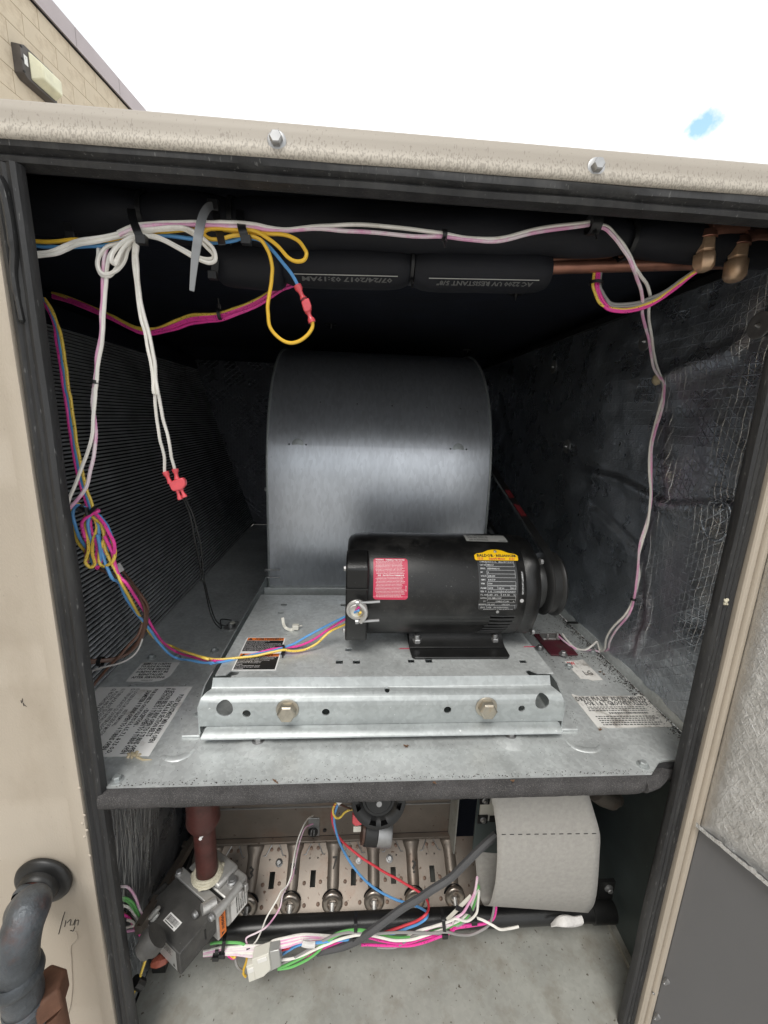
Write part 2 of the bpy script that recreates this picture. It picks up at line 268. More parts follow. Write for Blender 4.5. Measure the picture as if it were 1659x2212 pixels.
# ------------------------------------------------------------------ mesh helpers
LOC = {}
class MB:
    def __init__(s): s.v = []; s.f = []
    def add(s, vs, fs):
        o = len(s.v); s.v += [tuple(v) for v in vs]; s.f += [tuple(i+o for i in f) for f in fs]; return s
    def box(s, lo, hi, mtx=None):
        vs = [Vector((x, y, z)) for z in (lo[2], hi[2]) for y in (lo[1], hi[1]) for x in (lo[0], hi[0])]
        if mtx is not None: vs = [mtx@v for v in vs]
        return s.add(vs, [(0, 2, 3, 1), (4, 5, 7, 6), (0, 1, 5, 4), (2, 6, 7, 3), (0, 4, 6, 2), (1, 3, 7, 5)])
    def hexa(s, c):   # 8 corners, bottom four then top four (counter-clockwise)
        return s.add(c, [(3, 2, 1, 0), (4, 5, 6, 7), (0, 1, 5, 4), (1, 2, 6, 5), (2, 3, 7, 6), (3, 0, 4, 7)])
    def tube(s, pts, r, n=8, cap=True, flat=1.0):
        pts = [Vector(p) for p in pts]; k = len(pts)
        rs = r if isinstance(r, (list, tuple)) else [r]*k
        up = None; vs = []
        for i, p in enumerate(pts):
            t = (pts[min(i+1, k-1)]-pts[max(i-1, 0)])
            t = t.normalized() if t.length > 1e-9 else Vector((0, 0, 1))
            if up is None:
                up = Vector((0, 0, 1)) if abs(t.z) < .9 else Vector((1, 0, 0))
            side = t.cross(up)
            if side.length < 1e-6: side = t.orthogonal()
            side.normalize(); up = side.cross(t).normalized()
            for j in range(n):
                a = 2*math.pi*j/n; vs.append(p+side*math.cos(a)*rs[i]+up*math.sin(a)*rs[i]*flat)
        fs = [(i*n+j, i*n+(j+1) % n, (i+1)*n+(j+1) % n, (i+1)*n+j) for i in range(k-1) for j in range(n)]
        if cap: fs += [tuple(range(n-1, -1, -1)), tuple((k-1)*n+j for j in range(n))]
        return s.add(vs, fs)
    def lathe(s, prof, o, axis, n=32, cap=True):     # prof: (h, r)
        ax = Vector(axis).normalized(); a = ax.orthogonal().normalized(); b = ax.cross(a); o = Vector(o); vs = []
        for h, r in prof:
            for j in range(n):
                t = 2*math.pi*j/n; vs.append(o+ax*h+a*math.cos(t)*r+b*math.sin(t)*r)
        k = len(prof)
        fs = [(i*n+j, i*n+(j+1) % n, (i+1)*n+(j+1) % n, (i+1)*n+j) for i in range(k-1) for j in range(n)]
        if cap: fs += [tuple(range(n-1, -1, -1)), tuple((k-1)*n+j for j in range(n))]
        return s.add(vs, fs)
    def prism(s, poly, a, h):      # poly: list of 3D points (planar), extruded by vector
        h = Vector(h); n = len(poly); poly = [Vector(p) for p in poly]
        return s.add(poly+[p+h for p in poly], [tuple(range(n-1, -1, -1)), tuple(range(n, 2*n))]+[(i, (i+1) % n, (i+1) % n+n, i+n) for i in range(n)])
    def sheet(s, prof, x0, x1, th):   # profile (y,z) list swept along x; per-point x ranges possible
        n = len(prof); nr = []
        for i in range(n):
            a = prof[max(i-1, 0)]; b = prof[min(i+1, n-1)]
            d = Vector((b[0]-a[0], b[1]-a[1])).normalized(); nr.append((d.y, -d.x))
        X0 = x0 if isinstance(x0, list) else [x0]*n; X1 = x1 if isinstance(x1, list) else [x1]*n
        vs = []
        for i, (y, z) in enumerate(prof):
            yy, zz = y-nr[i][0]*th, z-nr[i][1]*th
            vs += [(X0[i], y, z), (X1[i], y, z), (X1[i], yy, zz), (X0[i], yy, zz)]
        fs = []
        for i in range(n-1):
            for j in range(4): fs.append((4*i+j, 4*i+(j+1) % 4, 4*i+4+(j+1) % 4, 4*i+4+j))
        fs += [(3, 2, 1, 0), (4*n-4, 4*n-3, 4*n-2, 4*n-1)]
        return s.add(vs, fs)
    def hexhead(s, o, axis, r=.006, h=.006, wr=.009, wh=.0015, rot=0.):
        ax = Vector(axis).normalized(); o = Vector(o)
        s.lathe([(0, wr), (wh*.6, wr), (wh, wr*.85)], o, ax, 20)
        a = ax.orthogonal().normalized(); b = ax.cross(a); vs = []
        for hh, rr in ((wh*.5, r), (wh+h*.8, r), (wh+h, r*.82)):
            for j in range(6):
                t = math.pi/3*j+rot; vs.append(o+ax*hh+a*math.cos(t)*rr+b*math.sin(t)*rr)
        fs = [(i*6+j, i*6+(j+1) % 6, i*6+6+(j+1) % 6, i*6+6+j) for i in range(2) for j in range(6)]+[tuple(12+j for j in range(6))]
        return s.add(vs, fs)

def fin(o, label=None, cat=None, group=None, kind=None):
    if label: o['label'] = label
    if cat: o['category'] = cat
    if group: o['group'] = group
    if kind: o['kind'] = kind
    return o
def thing(name, label, cat, loc=(0, 0, 0), group=None):
    o = bpy.data.objects.new(name, None); COL.objects.link(o); o.location = loc; o.empty_display_size = .05
    LOC[o] = Vector(loc); return fin(o, label, cat, group)
def root_loc(o): return LOC[o]
def mesh(name, mb, m, parent=None, label=None, cat=None, group=None, kind=None, bevel=0., sharp=35, seg=2, recalc=True, loc=None):
    off = root_loc(parent) if parent is not None else Vector(loc or (0, 0, 0))
    me = bpy.data.meshes.new(name)
    me.from_pydata([(v[0]-off.x, v[1]-off.y, v[2]-off.z) for v in mb.v], [], mb.f); me.update()
    if recalc:
        b = bmesh.new(); b.from_mesh(me); bmesh.ops.recalc_face_normals(b, faces=b.faces); b.to_mesh(me); b.free()
    me.materials.append(m)
    for p in me.polygons: p.use_smooth = True
    me.set_sharp_from_angle(angle=R_(sharp))
    o = bpy.data.objects.new(name, me); COL.objects.link(o)
    if parent is not None: o.parent = parent
    else: o.location = off
    LOC[o] = off
    if bevel:
        md = o.modifiers.new('bevel', 'BEVEL'); md.width = bevel; md.segments = seg; md.limit_method = 'ANGLE'; md.angle_limit = R_(40); md.harden_normals = False
    return fin(o, label, cat, group, kind)
def carve(o, cutter_mb):           # real holes: the cutter is thrown away again
    off = LOC[o]; me = bpy.data.meshes.new('cutter'); me.from_pydata([(v[0]-off.x, v[1]-off.y, v[2]-off.z) for v in cutter_mb.v], [], cutter_mb.f)
    b = bmesh.new(); b.from_mesh(me); bmesh.ops.recalc_face_normals(b, faces=b.faces); b.to_mesh(me); b.free()
    c = bpy.data.objects.new('cutter', me); COL.objects.link(c); c.matrix_world = o.matrix_world if not o.parent else o.parent.matrix_world
    c.location = off
    md = o.modifiers.new('cut', 'BOOLEAN'); md.object = c; md.operation = 'DIFFERENCE'; md.solver = 'EXACT'; md.use_self = True
    bpy.context.view_layer.update(); dg = bpy.context.evaluated_depsgraph_get()
    nm = bpy.data.meshes.new_from_object(o.evaluated_get(dg)); o.modifiers.remove(md)
    old = o.data; o.data = nm; nm.name = old.name
    for p in nm.polygons: p.use_smooth = True
    nm.set_sharp_from_angle(angle=R_(35))
    bpy.data.objects.remove(c); bpy.data.meshes.remove(me)

def crom(P, sub=6):
    P = [Vector(p) for p in P]; out = []
    for i in range(len(P)-1):
        p0 = P[max(i-1, 0)]; p1 = P[i]; p2 = P[i+1]; p3 = P[min(i+2, len(P)-1)]
        for k in range(sub):
            t = k/sub
            out.append(.5*((2*p1)+(p2-p0)*t+(2*p0-5*p1+4*p2-p3)*t*t+(3*p1-p0-3*p2+p3)*t**3))
    out.append(P[-1]); return out
def path3(pts, keys):
    """a photo path laid on its real depths: keys give the plane (x, y or z) at chosen vertices"""
    ks = sorted(keys); vals = []
    for k in ks:
        ax, v = keys[k]; vals.append(_pl(pts[k], 'xyz'.index(ax), v)[1])
    ys = np.interp(range(len(pts)), ks, vals)
    return [PY(p, y) for p, y in zip(pts, ys)]
def wire(parent, pts, keys, m, r=.0021, name='wire', sub=6, label=None, off=(0, 0, 0)):
    P = [p+Vector(off) for p in path3(pts, keys)] if keys is not None else pts
    Q = crom(P, sub); ph = random.random()*50
    Q = [q+noise.noise_vector(Vector((i*.14, ph, 1)))*min(.0008, r*.4) for i, q in enumerate(Q)]
    mb = MB(); mb.tube(Q, r, 7)
    return mesh(name, mb, M[m], parent, label=label)
def tie(parent, p, axis, r=.006, w=.0022, head=True, name='cable_tie', m='ties', hd=None):
    mb = MB(); p = Vector(p); ax = Vector(axis).normalized()
    mb.lathe([(-w, r*.98), (-w, r*1.12), (w, r*1.12), (w, r*.98)], p, ax, 12, cap=False)
    if head:
        d = Vector(hd).normalized() if hd is not None else Vector((0, -.6, -1)).normalized()
        q = p+d*r*1.2; mb.tube([q-d*.002, q+d*.004], .003, 4); mb.tube([q+d*.004, q+d*.012], .0012, 4)
    return mesh(name, mb, M[m], parent)

# flat print: glyph meshes laid out in unit coordinates, then mapped on to the label's real surface
def glyphs(txt, bold=False):
    c = bpy.data.curves.new('lettering', 'FONT'); c.body = txt; c.resolution_u = 1; c.size = 1
    c.offset = .034 if bold else .014
    o = bpy.data.objects.new('tmp', c); COL.objects.link(o); bpy.context.view_layer.update()
    me = bpy.data.meshes.new_from_object(o.evaluated_get(bpy.context.evaluated_depsgraph_get()))
    vs = [(v.co.x, v.co.y) for v in me.vertices]; fs = [tuple(p.vertices) for p in me.polygons]
    bpy.data.objects.remove(o); bpy.data.curves.remove(c); bpy.data.meshes.remove(me)
    return vs, fs
def put_text(mb, f, txt, u0, u1, v0, v1, bold=False, h=.0004):
    vs, fs = glyphs(txt, bold)
    if not vs: return
    xs = [v[0] for v in vs]; x0, x1 = min(xs), max(xs); y0, y1 = (-.02, .72)
    if any(ch in txt for ch in 'gjpqy,'): y0 = -.2
    q = [f(u0+(x-x0)/(x1-x0)*(u1-u0), v0+(y-y0)/(y1-y0)*(v1-v0), h) for x, y in vs]
    mb.add(q, fs)
def rectp(mb, f, u0, u1, v0, v1, h=.0004, nu=1):
    for i in range(nu):
        a = u0+(u1-u0)*i/nu; b = u0+(u1-u0)*(i+1)/nu
        mb.add([f(a, v0, h), f(b, v0, h), f(b, v1, h), f(a, v1, h)], [(0, 1, 2, 3)])
def fine(mb, f, u0, u1, v0, v1, rows, seed=1, h=.0004, fill=.5, ragged=.12):
    rd = random.Random(seed); dv = (v1-v0)/rows
    for r in range(rows):
        u = u0+rd.random()*ragged*.3*(u1-u0); end = u1-rd.random()*ragged*(u1-u0); b = v1-(r+1)*dv
        while u < end:
            wv = (u1-u0)*rd.uniform(.018, .05)
            rectp(mb, f, u, min(end, u+wv), b+dv*(1-fill)/2, b+dv*(1+fill)/2, h)
            u += wv+(u1-u0)*rd.uniform(.008, .016)
def planemap(TL, TR, BL):
    TL, TR, BL = Vector(TL), Vector(TR), Vector(BL); U = TR-TL; V = TL-BL; Nn = U.cross(V).normalized()
    return lambda u, v, h: BL+U*u+V*v+Nn*h
def label_box(mb, f, poly=None, h=.0003):
    poly = poly or [(0, 0), (1, 0), (1, 1), (0, 1)]
    n = len(poly); a = [f(u, v, 0.00005) for u, v in poly]; b = [f(u, v, h) for u, v in poly]
    mb.add(a+b, [tuple(range(n-1, -1, -1)), tuple(range(n, 2*n))]+[(i, (i+1) % n, (i+1) % n+n, i+n) for i in range(n)])
# ------------------------------------------------------------------ setting: roof deck and the building behind
mb = MB(); mb.add([(-300, -300, -.95), (300, -300, -.95), (300, 300, -.95), (-300, 300, -.95)], [(0, 1, 2, 3)])
mesh('roof_deck', mb, M['roofdeck'], kind='structure')

wd = Vector((.125, .992, 0)).normalized(); wn_ = Vector((wd.y, -wd.x, 0))          # the wall runs away from us, its face looks right
W0 = Vector((CAMP[0], CAMP[1], 0))-wn_*4.0*.992
def WQ(s_, z, h=0): return W0+wd*s_+wn_*h+Vector((0, 0, z))
zc0 = CAMP[2]
CH = .199
zcop = zc0+3.935
t = thing('building', 'cream painted block building wall with a mauve metal coping behind the rooftop unit', 'building', WQ(5, -.95))
def wbox(mb, s0, s1, z0, z1, h0, h1):
    return mb.hexa([WQ(s0, z0, h0), WQ(s0, z0, h1), WQ(s1, z0, h1), WQ(s1, z0, h0), WQ(s0, z1, h0), WQ(s0, z1, h1), WQ(s1, z1, h1), WQ(s1, z1, h0)])
mb = MB(); wbox(mb, -6, 30, -.95, zcop, -.3, -.006); mesh('wall', mb, M['mortar'], t)
# single blocks where the photo can show them, real recessed joints
proto = {}
def block_at(s0, s1, z0):
    key = round(s1-s0, 3)
    if key not in proto:
        b = MB(); L_ = s1-s0-.006; Hh = CH-.006
        vs = [Vector((0, 0, 0))]
        c = [wd*0, wn_*.006, wd*L_+wn_*.006, wd*L_]
        b.hexa([c[0]-wn_*.004, c[1], c[2], c[3]-wn_*.004]+[q+Vector((0, 0, Hh)) for q in (c[0]-wn_*.004, c[1], c[2], c[3]-wn_*.004)])
        me = bpy.data.meshes.new('block'); me.from_pydata([tuple(v) for v in b.v], [], b.f); me.update(); me.materials.append(M['block']); proto[key] = me
    o = bpy.data.objects.new('block', proto[key]); COL.objects.link(o); o.parent = t
    o.location = WQ(s0+.003, z0+.003, -.006+random.uniform(-.0008, .0008))-LOC[t]
soff = 5.40  # one head joint seen in the photo lies at this distance
for k in range(16):
    z0 = zcop-(k+1)*CH
    st = soff+(.2 if k % 2 else 0)
    i0 = -14 if k < 9 else -8; i1 = 7 if k < 9 else 2
    for i in range(i0, i1): block_at(st+i*.4, st+(i+1)*.4, z0)
# rest of the block wall, one piece
mb = MB()
for k in range(22):
    z0 = zcop-(k+1)*CH; st = soff+(.2 if k % 2 else 0)
    for i in range(-26, 60):
        s0 = st+i*.4
        built = k < 16 and ((-14 if k < 9 else -8) <= i < (7 if k < 9 else 2))
        if not built and s0 > -5.5 and z0 > -.9 and s0 < 29: wbox(mb, s0+.003, s0+.397, z0+.003, z0+CH-.003, -.0065, 0)
mesh('block_courses', mb, M['block'], t, kind='stuff')
# coping: fascia in lengths with lap joints
s = -6.0; k = 0
joints = [-6, -3.0, 0.1, 2.5, 5.49, 6.21, 9., 12.1, 15.2, 18.3, 21.4, 30]
for a, b in zip(joints[:-1], joints[1:]):
    mb = MB()
    prof = [(-.34, .19), (.028, .205), (.030, .19), (.030, .02), (.040, .003), (.040, -.002), (.024, .004), (.018, .02), (.018, .15), (-.33, .14)]
    pa = [WQ(a+.003, zcop+z, h) for h, z in prof]; mb.prism(pa, None, wd*(b-a-.006))
    mesh('coping_length', mb, M['coping'], t, sharp=30)
for a in joints[1:-1]:
    mb = MB(); wbox(mb, a-.004, a+.004, zcop+.005, zcop+.188, .017, .0285); mesh('lap_joint', mb, M['bronze'], t)
mb = MB(); wbox(mb, -6, 30, zcop-.012, zcop+.0005, -.01, .016); mesh('drip_gap_shade', mb, M['gapshade'], t)  # solid black strip, painted shade under the coping edge

# wall pack light on the block wall
def WPx(p):
    r = Vector(ray(p)); n_ = wn_; tt = (W0-Vector(CAMP)).dot(n_)/r.dot(n_); q = Vector(CAMP)+r*tt; return (q-W0).dot(wd), q.z
t = thing('wall_light', 'dark bronze wall pack light with a yellowed prismatic lens on the cream block wall', 'wall light', WQ(4.9, zc0+3.25))
lz0, lz1 = zc0+3.10, zc0+3.40; ls0, ls1 = 4.62, 5.04
mb = MB(); pr = [(0, 0), (.03, 0), (.07, .04), (.07, .245), (.03, .285), (0, .285)]
outl = [(ls0, lz0+.03), (ls0+.05, lz0), (ls1-.02, lz0), (ls1, lz0+.02), (ls1, lz1-.02), (ls1-.02, lz1), (ls0+.05, lz1), (ls0, lz1-.03)]
b0 = [WQ(a, b, 0) for a, b in outl]; cs, cz = (ls0+ls1)/2, (lz0+lz1)/2
b1 = [WQ(cs+(a-cs)*.94, cz+(b-cz)*.92, .085) for a, b in outl]
mb.add(b0+b1, [tuple(range(7, -1, -1)), tuple(range(8, 16))]+[(i, (i+1) % 8, (i+1) % 8+8, i+8) for i in range(8)])
mesh('housing', mb, M['bronze'], t, bevel=.006)
mb = MB(); c0 = [WQ(a, b, .083) for a, b in ((ls0+.09, lz0+.03), (ls1-.025, lz0+.03), (ls1-.025, lz1-.03), (ls0+.09, lz1-.03))]
c1 = [WQ(a, b, .175) for a, b in ((ls0+.15, lz0+.075), (ls1-.035, lz0+.075), (ls1-.035, lz1-.10), (ls0+.15, lz1-.10))]
mb.hexa(c0+c1); mesh('lens', mb, M['lens'], t, bevel=.012)
mb = MB(); wbox(mb, ls0+.035, ls0+.075, lz0+.12, lz0+.20, .085, .088); mesh('sticker', mb, M['paper'], t)
for q in ((ls0+.02, lz0+.05), (ls0+.02, lz1-.05), (ls0+.02, cz)):
    mb = MB(); mb.lathe([(0, .011), (.012, .011), (.014, .008)], WQ(q[0], q[1], .078), wn_, 10); mesh('screw', mb, M['black'], t)

# ------------------------------------------------------------------ rooftop unit cabinet
cab = thing('rooftop_unit', 'beige rooftop air handling unit with its service compartment standing open', 'rooftop unit', (0, 0, -.95))
# roof panel with folded front lip
lp = [(1.6, .774), (.05, .770), (.02, .7668), (-.002, .7648), (-.008, .7605), (-.0098, .752), (-.0105, .744), (-.012, .739), (-.013, .7335), (-.011, .7305), (-.004, .7298), (.006, .7305)]
mb = MB()
nx = 60
for i in range(nx):
    pass
xs = [-2.2+4.0*i/80 for i in range(81)]; vs = []; fs = []
for x in xs:
    for j, (y, z) in enumerate(lp):
        wob = .0012*noise.noise(Vector((x*5, j*.05, 3))) if j > 3 else 0
        sag = .0015*math.sin(x*3.1+.6) if 6 <= j else 0
        vs.append((x, y+wob, z+wob*.8+sag))
n_ = len(lp)
for i in range(80):
    for j in range(n_-1): fs.append((i*n_+j, i*n_+j+1, (i+1)*n_+j+1, (i+1)*n_+j))
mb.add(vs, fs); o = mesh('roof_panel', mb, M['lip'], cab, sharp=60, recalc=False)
md = o.modifiers.new('thick', 'SOLIDIFY'); md.thickness = .0012; md.offset = -1
for p in ((598, 305), (1287, 362)):
    q = PY(p, -.0105); mb = MB(); mb.hexhead(q, (0, -1, .06), .0062, .0065, .0090, .0016, rot=.3); mesh('hex_screw', mb, M['zinc'], cab)
# roof structure and insulation above the ceiling
mb = MB(); mb.box((-.82, .047, .7525), (.530, 1.50, .768)); mesh('ceiling_liner', mb, M['duct'], cab)
# gaskets round the opening: extruded bulb seal with its flange
def seal(name, pts_outer, m, prof):
    pass
hp = [(-.006, .7365), (-.010, .731), (-.009, .725), (-.003, .7215), (-.006, .7185), (-.004, .714), (.004, .7125), (.010, .7125), (.012, .7365)]
mb = MB(); vs = []; fs = []
xs = [-.43+.86*i/60 for i in range(61)]; n_ = len(hp)
for x in xs:
    for j, (y, z) in enumerate(hp): vs.append((x, y+.0012*noise.noise(Vector((x*9, j, 0))), z+.0012*noise.noise(Vector((x*7, 0, j*.4)))-.0006))
for i in range(60):
    for j in range(n_): fs.append((i*n_+j, i*n_+(j+1) % n_, (i+1)*n_+(j+1) % n_, (i+1)*n_+j))
fs += [tuple(range(n_)), tuple(60*n_+j for j in range(n_-1, -1, -1))]
mb.add(vs, fs); mesh('head_gasket', mb, M['rubber'], cab, sharp=45)
mb = MB(); mb.prism([(-.43, .0125, .7125), (-.43, .046, .7275), (-.43, .046, .7665), (-.43, .0125, .7655)], None, (.93, 0, 0)); mesh('head_frame', mb, M['foam'], cab, bevel=.002)
def vseal(name, x0, x1, sgn, z0, z1, seed, bulge=None):
    # cross-section (x across, y depth): bulb towards the opening, ribs towards the panel
    w = x1-x0
    cs = [(0, .004), (0, -.003), (.10, -.007), (.22, -.008), (.30, -.0055), (.36, -.0062), (.45, -.0075), (.55, -.006), (.62, -.0068), (.78, -.0105), (.92, -.0085), (1.0, -.003), (1.0, .001), (.80, .007), (.34, .018), (.05, .02)]
    n_ = len(cs); vs = []; fs = []; k = 90
    for i in range(k+1):
        z = z0+(z1-z0)*i/k
        for j, (a, y) in enumerate(cs):
            xx = x0+a*w if sgn > 0 else x1-a*w
            b = bulge(z, a) if bulge else 0
            vs.append((xx+.0010*noise.noise(Vector((z*6, j*.3, seed)))+b, y+.0012*noise.noise(Vector((z*9, j*.2, seed+4))), z))
    for i in range(k):
        for j in range(n_): fs.append((i*n_+j, i*n_+(j+1) % n_, (i+1)*n_+(j+1) % n_, (i+1)*n_+j))
    fs += [tuple(range(n_-1, -1, -1)), tuple(k*n_+j for j in range(n_))]
    mb = MB(); mb.add(vs, fs); return mesh(name, mb, M['rubber'], cab, sharp=40)
vseal('jamb_gasket', -.4235, -.3945, 1, -.62, .712, 1)
vseal('jamb_gasket', .4005, .4275, -1, -.62, .712, 2)
# loose tail of the gasket folded over at the top left corner
tail = [PY(p, -.006) for p in ((0, 385), (14, 420), (26, 480), (33, 540), (33, 590), (40, 640), (52, 700))]
mb = MB(); mb.tube(crom(tail, 6), [.0085]*6+[.0075]*12+[.006]*12+[.005]*6+[.002], 8, flat=.55); mesh('gasket_tail', mb, M['rubber'], cab)
# inner jambs, side casing (dark), outer front panel on the left
mb = MB(); mb.box((-.445, .0205, -.60), (-.4225, .030, .7384)); mesh('jamb_return', mb, M['blackm'], cab)
mb = MB(); mb.box((.4315, .0205, -.60), (.4785, .030, .7384)); mesh('jamb_return', mb, M['blackm'], cab)
mb = MB(); vs = []; fs = []
lx = [(-1.6, .0), (-.4455, .0), (-.4425, -.0035), (-.4250, -.0040), (-.4238, -.001), (-.4238, .012)]
zs = [-.62+1.354*i/60 for i in range(61)]
n_ = len(lx)
for z in zs:
    for j, (x, y) in enumerate(lx): vs.append((x+(.0006*noise.noise(Vector((z*8, j, 1))) if 0 < j < 5 else 0), y-.002, z))
for i in range(60):
    for j in range(n_-1): fs.append((i*n_+j, i*n_+j+1, (i+1)*n_+j+1, (i+1)*n_+j))
mb.add(vs, fs); o = mesh('front_panel', mb, M['beige'], cab, sharp=50); md = o.modifiers.new('thick', 'SOLIDIFY'); md.thickness = .0012
# scratches, marker scrawl and pits on the beige panel
mb = MB()
for k, (p, rr) in enumerate((((48, 1509), .0007), ((45, 1513), .0009), ((50, 1518), .0008), ((52, 1522), .0007))):
    a = PY(p, -.0022); b = PY((p[0]+random.uniform(-6, 8), p[1]+random.uniform(4, 9)), -.0022); mb.tube([a, b], rr*.6, 4)
SC = lambda x, y: (x/1.783/1.736, (2600+y/1.783)/1.736)
for st in ([(433, 1462), (415, 1520), (392, 1610)], [(440, 1520), (432, 1560)], [(448, 1535), (470, 1512)], [(475, 1515), (468, 1550), (490, 1548), (500, 1518)], [(505, 1512), (498, 1552)], [(510, 1520), (524, 1515), (520, 1550)], [(470, 1585), (490, 1590), (500, 1560)]):
    mb.tube([PY(SC(*q), -.0023) for q in st], .00055, 4)
mesh('scratch_marks', mb, M['scrib'], cab)
mb = MB(); mb.tube(crom([PY(SC(*q), -.0024) for q in ((505, 1590), (515, 1640), (475, 1690), (478, 1800), (484, 1960), (470, 2090), (440, 2190))], 5), .0008, 5)
for q in ((530, 635), (563, 815), (550, 870), (580, 915), (562, 960), (600, 1085)): mb.lathe([(0, .0022), (.0008, .0016), (.0012, .0004)], PY(SC(*q), -.006), (0, -1, 0), 8)
mesh('paint_drips', mb, M['beige'], cab)
# right edge: two beige folded ribs of the corner post
mb = MB()
prof = [(.4278, .006), (.4280, -.010), (.4300, -.0125), (.4355, -.0125), (.4372, -.0105), (.4378, -.0075), (.4390, -.0075), (.4400, -.0125), (.4420, -.0145), (.4465, -.0145), (.4485, -.012), (.4485, .006)]
mb.prism([(x, y, -.62) for x, y in prof], None, (0, 0, 1.354)); mesh('corner_post', mb, M['beige'], cab, bevel=.0008)
# upper compartment shell
mb = MB(); mb.box((0.520, .03, 0), (.530, 1.42, .7524)); mb.box((-.80, 1.405, 0), (.5199, 1.42, .7524)); mb.box((-.82, .03, -.02), (-.80, 1.42, .7524)); mb.box((-.7995, .03, -.02), (-.545, 1.404, -.008))
mesh('casing', mb, M['duct'], cab)
mb = MB(); mb.box((-.80, .002, -.02), (-.426, .03, .752)); mesh('casing_front', mb, M['duct'], cab)
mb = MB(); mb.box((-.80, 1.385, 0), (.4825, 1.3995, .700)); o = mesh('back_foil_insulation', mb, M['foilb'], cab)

# right-hand foil faced insulation: a quilted surface pulled in by weld pins
pins = [PX(Q4(502, 575), .478), PX(C(990, 1270), .478), PX(C(170, 1490), .478), PX((1645, 703), .478), PX(Q4(1390, 1000), .478)]
tiep = PX(C(1130, 1600), .478)
def crease(y, z, P, w, a):
    best = 9
    for (y0, z0), (y1, z1) in zip(P[:-1], P[1:]):
        dx, dz = y1-y0, z1-z0; tt = max(0, min(1, ((y-y0)*dx+(z-z0)*dz)/(dx*dx+dz*dz))); best = min(best, math.hypot(y-y0-dx*tt, z-z0-dz*tt))
    return a*math.exp(-(best/w)**2)
def yz(px, py): q = PX((px, py), .478); return (q.y, q.z)
fold1 = [yz(1232, 965), yz(1262, 1005), yz(1330, 1020), yz(1400, 1050), yz(1450, 1078), yz(1530, 1075), yz(1600, 1080)]
fold2 = [yz(1437, 825), yz(1440, 900), yz(1443, 1000), yz(1452, 1060), yz(1428, 1110), yz(1404, 1190), yz(1398, 1290), yz(1394, 1350), yz(1372, 1410)]
fold3 = [yz(1280, 1090), yz(1330, 1130), yz(1385, 1190)]
fold4 = [yz(1442, 810), yz(1500, 785), yz(1590, 755)]
fold5 = [yz(1215, 960), yz(1150, 955), yz(1105, 950), yz(1085, 850)]
def foil_d(y, z):
        d = .010*noise.noise(Vector((y*4.5, z*4.5, 2)))+.0065*noise.noise(Vector((y*13, z*13, 5)))+.0022*noise.noise(Vector((y*40, z*40, 9)))
        for p in pins[:4]:
            rr = math.hypot(y-p.y, z-p.z); an = math.atan2(z-p.z, y-p.y)
            d += .008*math.exp(-(rr/.035)**1.0)*(1+.35*math.sin(an*5+p.y*9))
        rr = math.hypot(y-tiep.y, z-tiep.z); d += -.004*math.exp(-(rr/.02)**2)
        d += crease(y, z, fold1, .006, .008)-crease(y, z, [(a, b-.012) for a, b in fold1], .014, .006)
        d -= crease(y, z, fold2, .006, .006); d += crease(y, z, [(a+.012, b) for a, b in fold2], .007, .004)
        d += crease(y, z, fold3, .007, .008)-crease(y, z, fold4, .014, .007)+crease(y, z, fold5, .010, .006)
        return d
mb = MB(); ny, nz_ = 170, 110; vs = []; fs = []
for i in range(ny+1):
    y = .031+1.352*(i/ny)**1.35
    for j in range(nz_+1):
        z = .022+.694*j/nz_
        d = foil_d(y, z)
        vs.append((.474+d, y, z))
for i in range(ny):
    for j in range(nz_): a = i*(nz_+1)+j; fs.append((a, a+1, a+nz_+2, a+nz_+1))
mb.add(vs, fs); fo = mesh('foil_insulation', mb, M['foil'], cab, sharp=180, recalc=False)
at_ = fo.data.attributes.new('stain', 'FLOAT', 'POINT')
fs2 = [(a+.006, b) for a, b in fold2]
at_.data.foreach_set('value', [min(1, .62*(crease(v[1], v[2], fs2, .0085, 1)*(.75+.5*noise.noise(Vector((v[1]*25, v[2]*25, 3)))))) for v in vs])
# dyed stain running down the fold
mb = MB(); mb.box((.466, .047, .712), (.5195, 1.38, .7245)); mesh('insulation_edge_trim', mb, M['blackm'], cab)
mb = MB(); mb.box((.4745, .03, .001), (.4805, 1.38, .024)); mesh('side_kerb_angle', mb, M['galv'], cab)
for p in pins[:4]:
    mb = MB(); q = Vector((.4732+min(foil_d(p.y+a, p.z+b) for a, b in ((0, 0), (.012, 0), (-.012, 0), (0, .012), (0, -.012))), p.y, p.z)); mb.lathe([(0, .018), (.0016, .0178), (.0022, .014), (.0012, .010), (.002, .004), (.006, .0022), (.0075, .001)], q, (-1, 0, 0), 24); mesh('insulation_pin', mb, M['zinc'], cab)
for p in ((1115, 633), (715, 700), (1010, 755)):
    q = PZ(p, .7525); mb = MB(); mb.lathe([(0, .017), (.0015, .017), (.0022, .012), (.0016, .004), (.010, .002), (.014, .001)], q, (0, 0, -1), 22); mesh('ceiling_pin', mb, M['blackm'], cab)
# patched round knockout in the foil beside the jamb
q = pins[4]; mb = MB(); ring = [(.469, q.y+.026*math.cos(a), q.z+.031*math.sin(a)) for a in [k*2*math.pi/28 for k in range(29)]]; mb.tube(ring, .0016, 5); mesh('knockout_ring', mb, M['foil'], cab)
# resin blob where the wires are tacked to the foil
mb = MB(); mb.lathe([(0, .010), (.004, .011), (.009, .007), (.011, .002)], (.470, tiep.y, tiep.z), (-1, .1, 0), 14); mesh('adhesive_blob', mb, M['amber'], cab, loc=None)

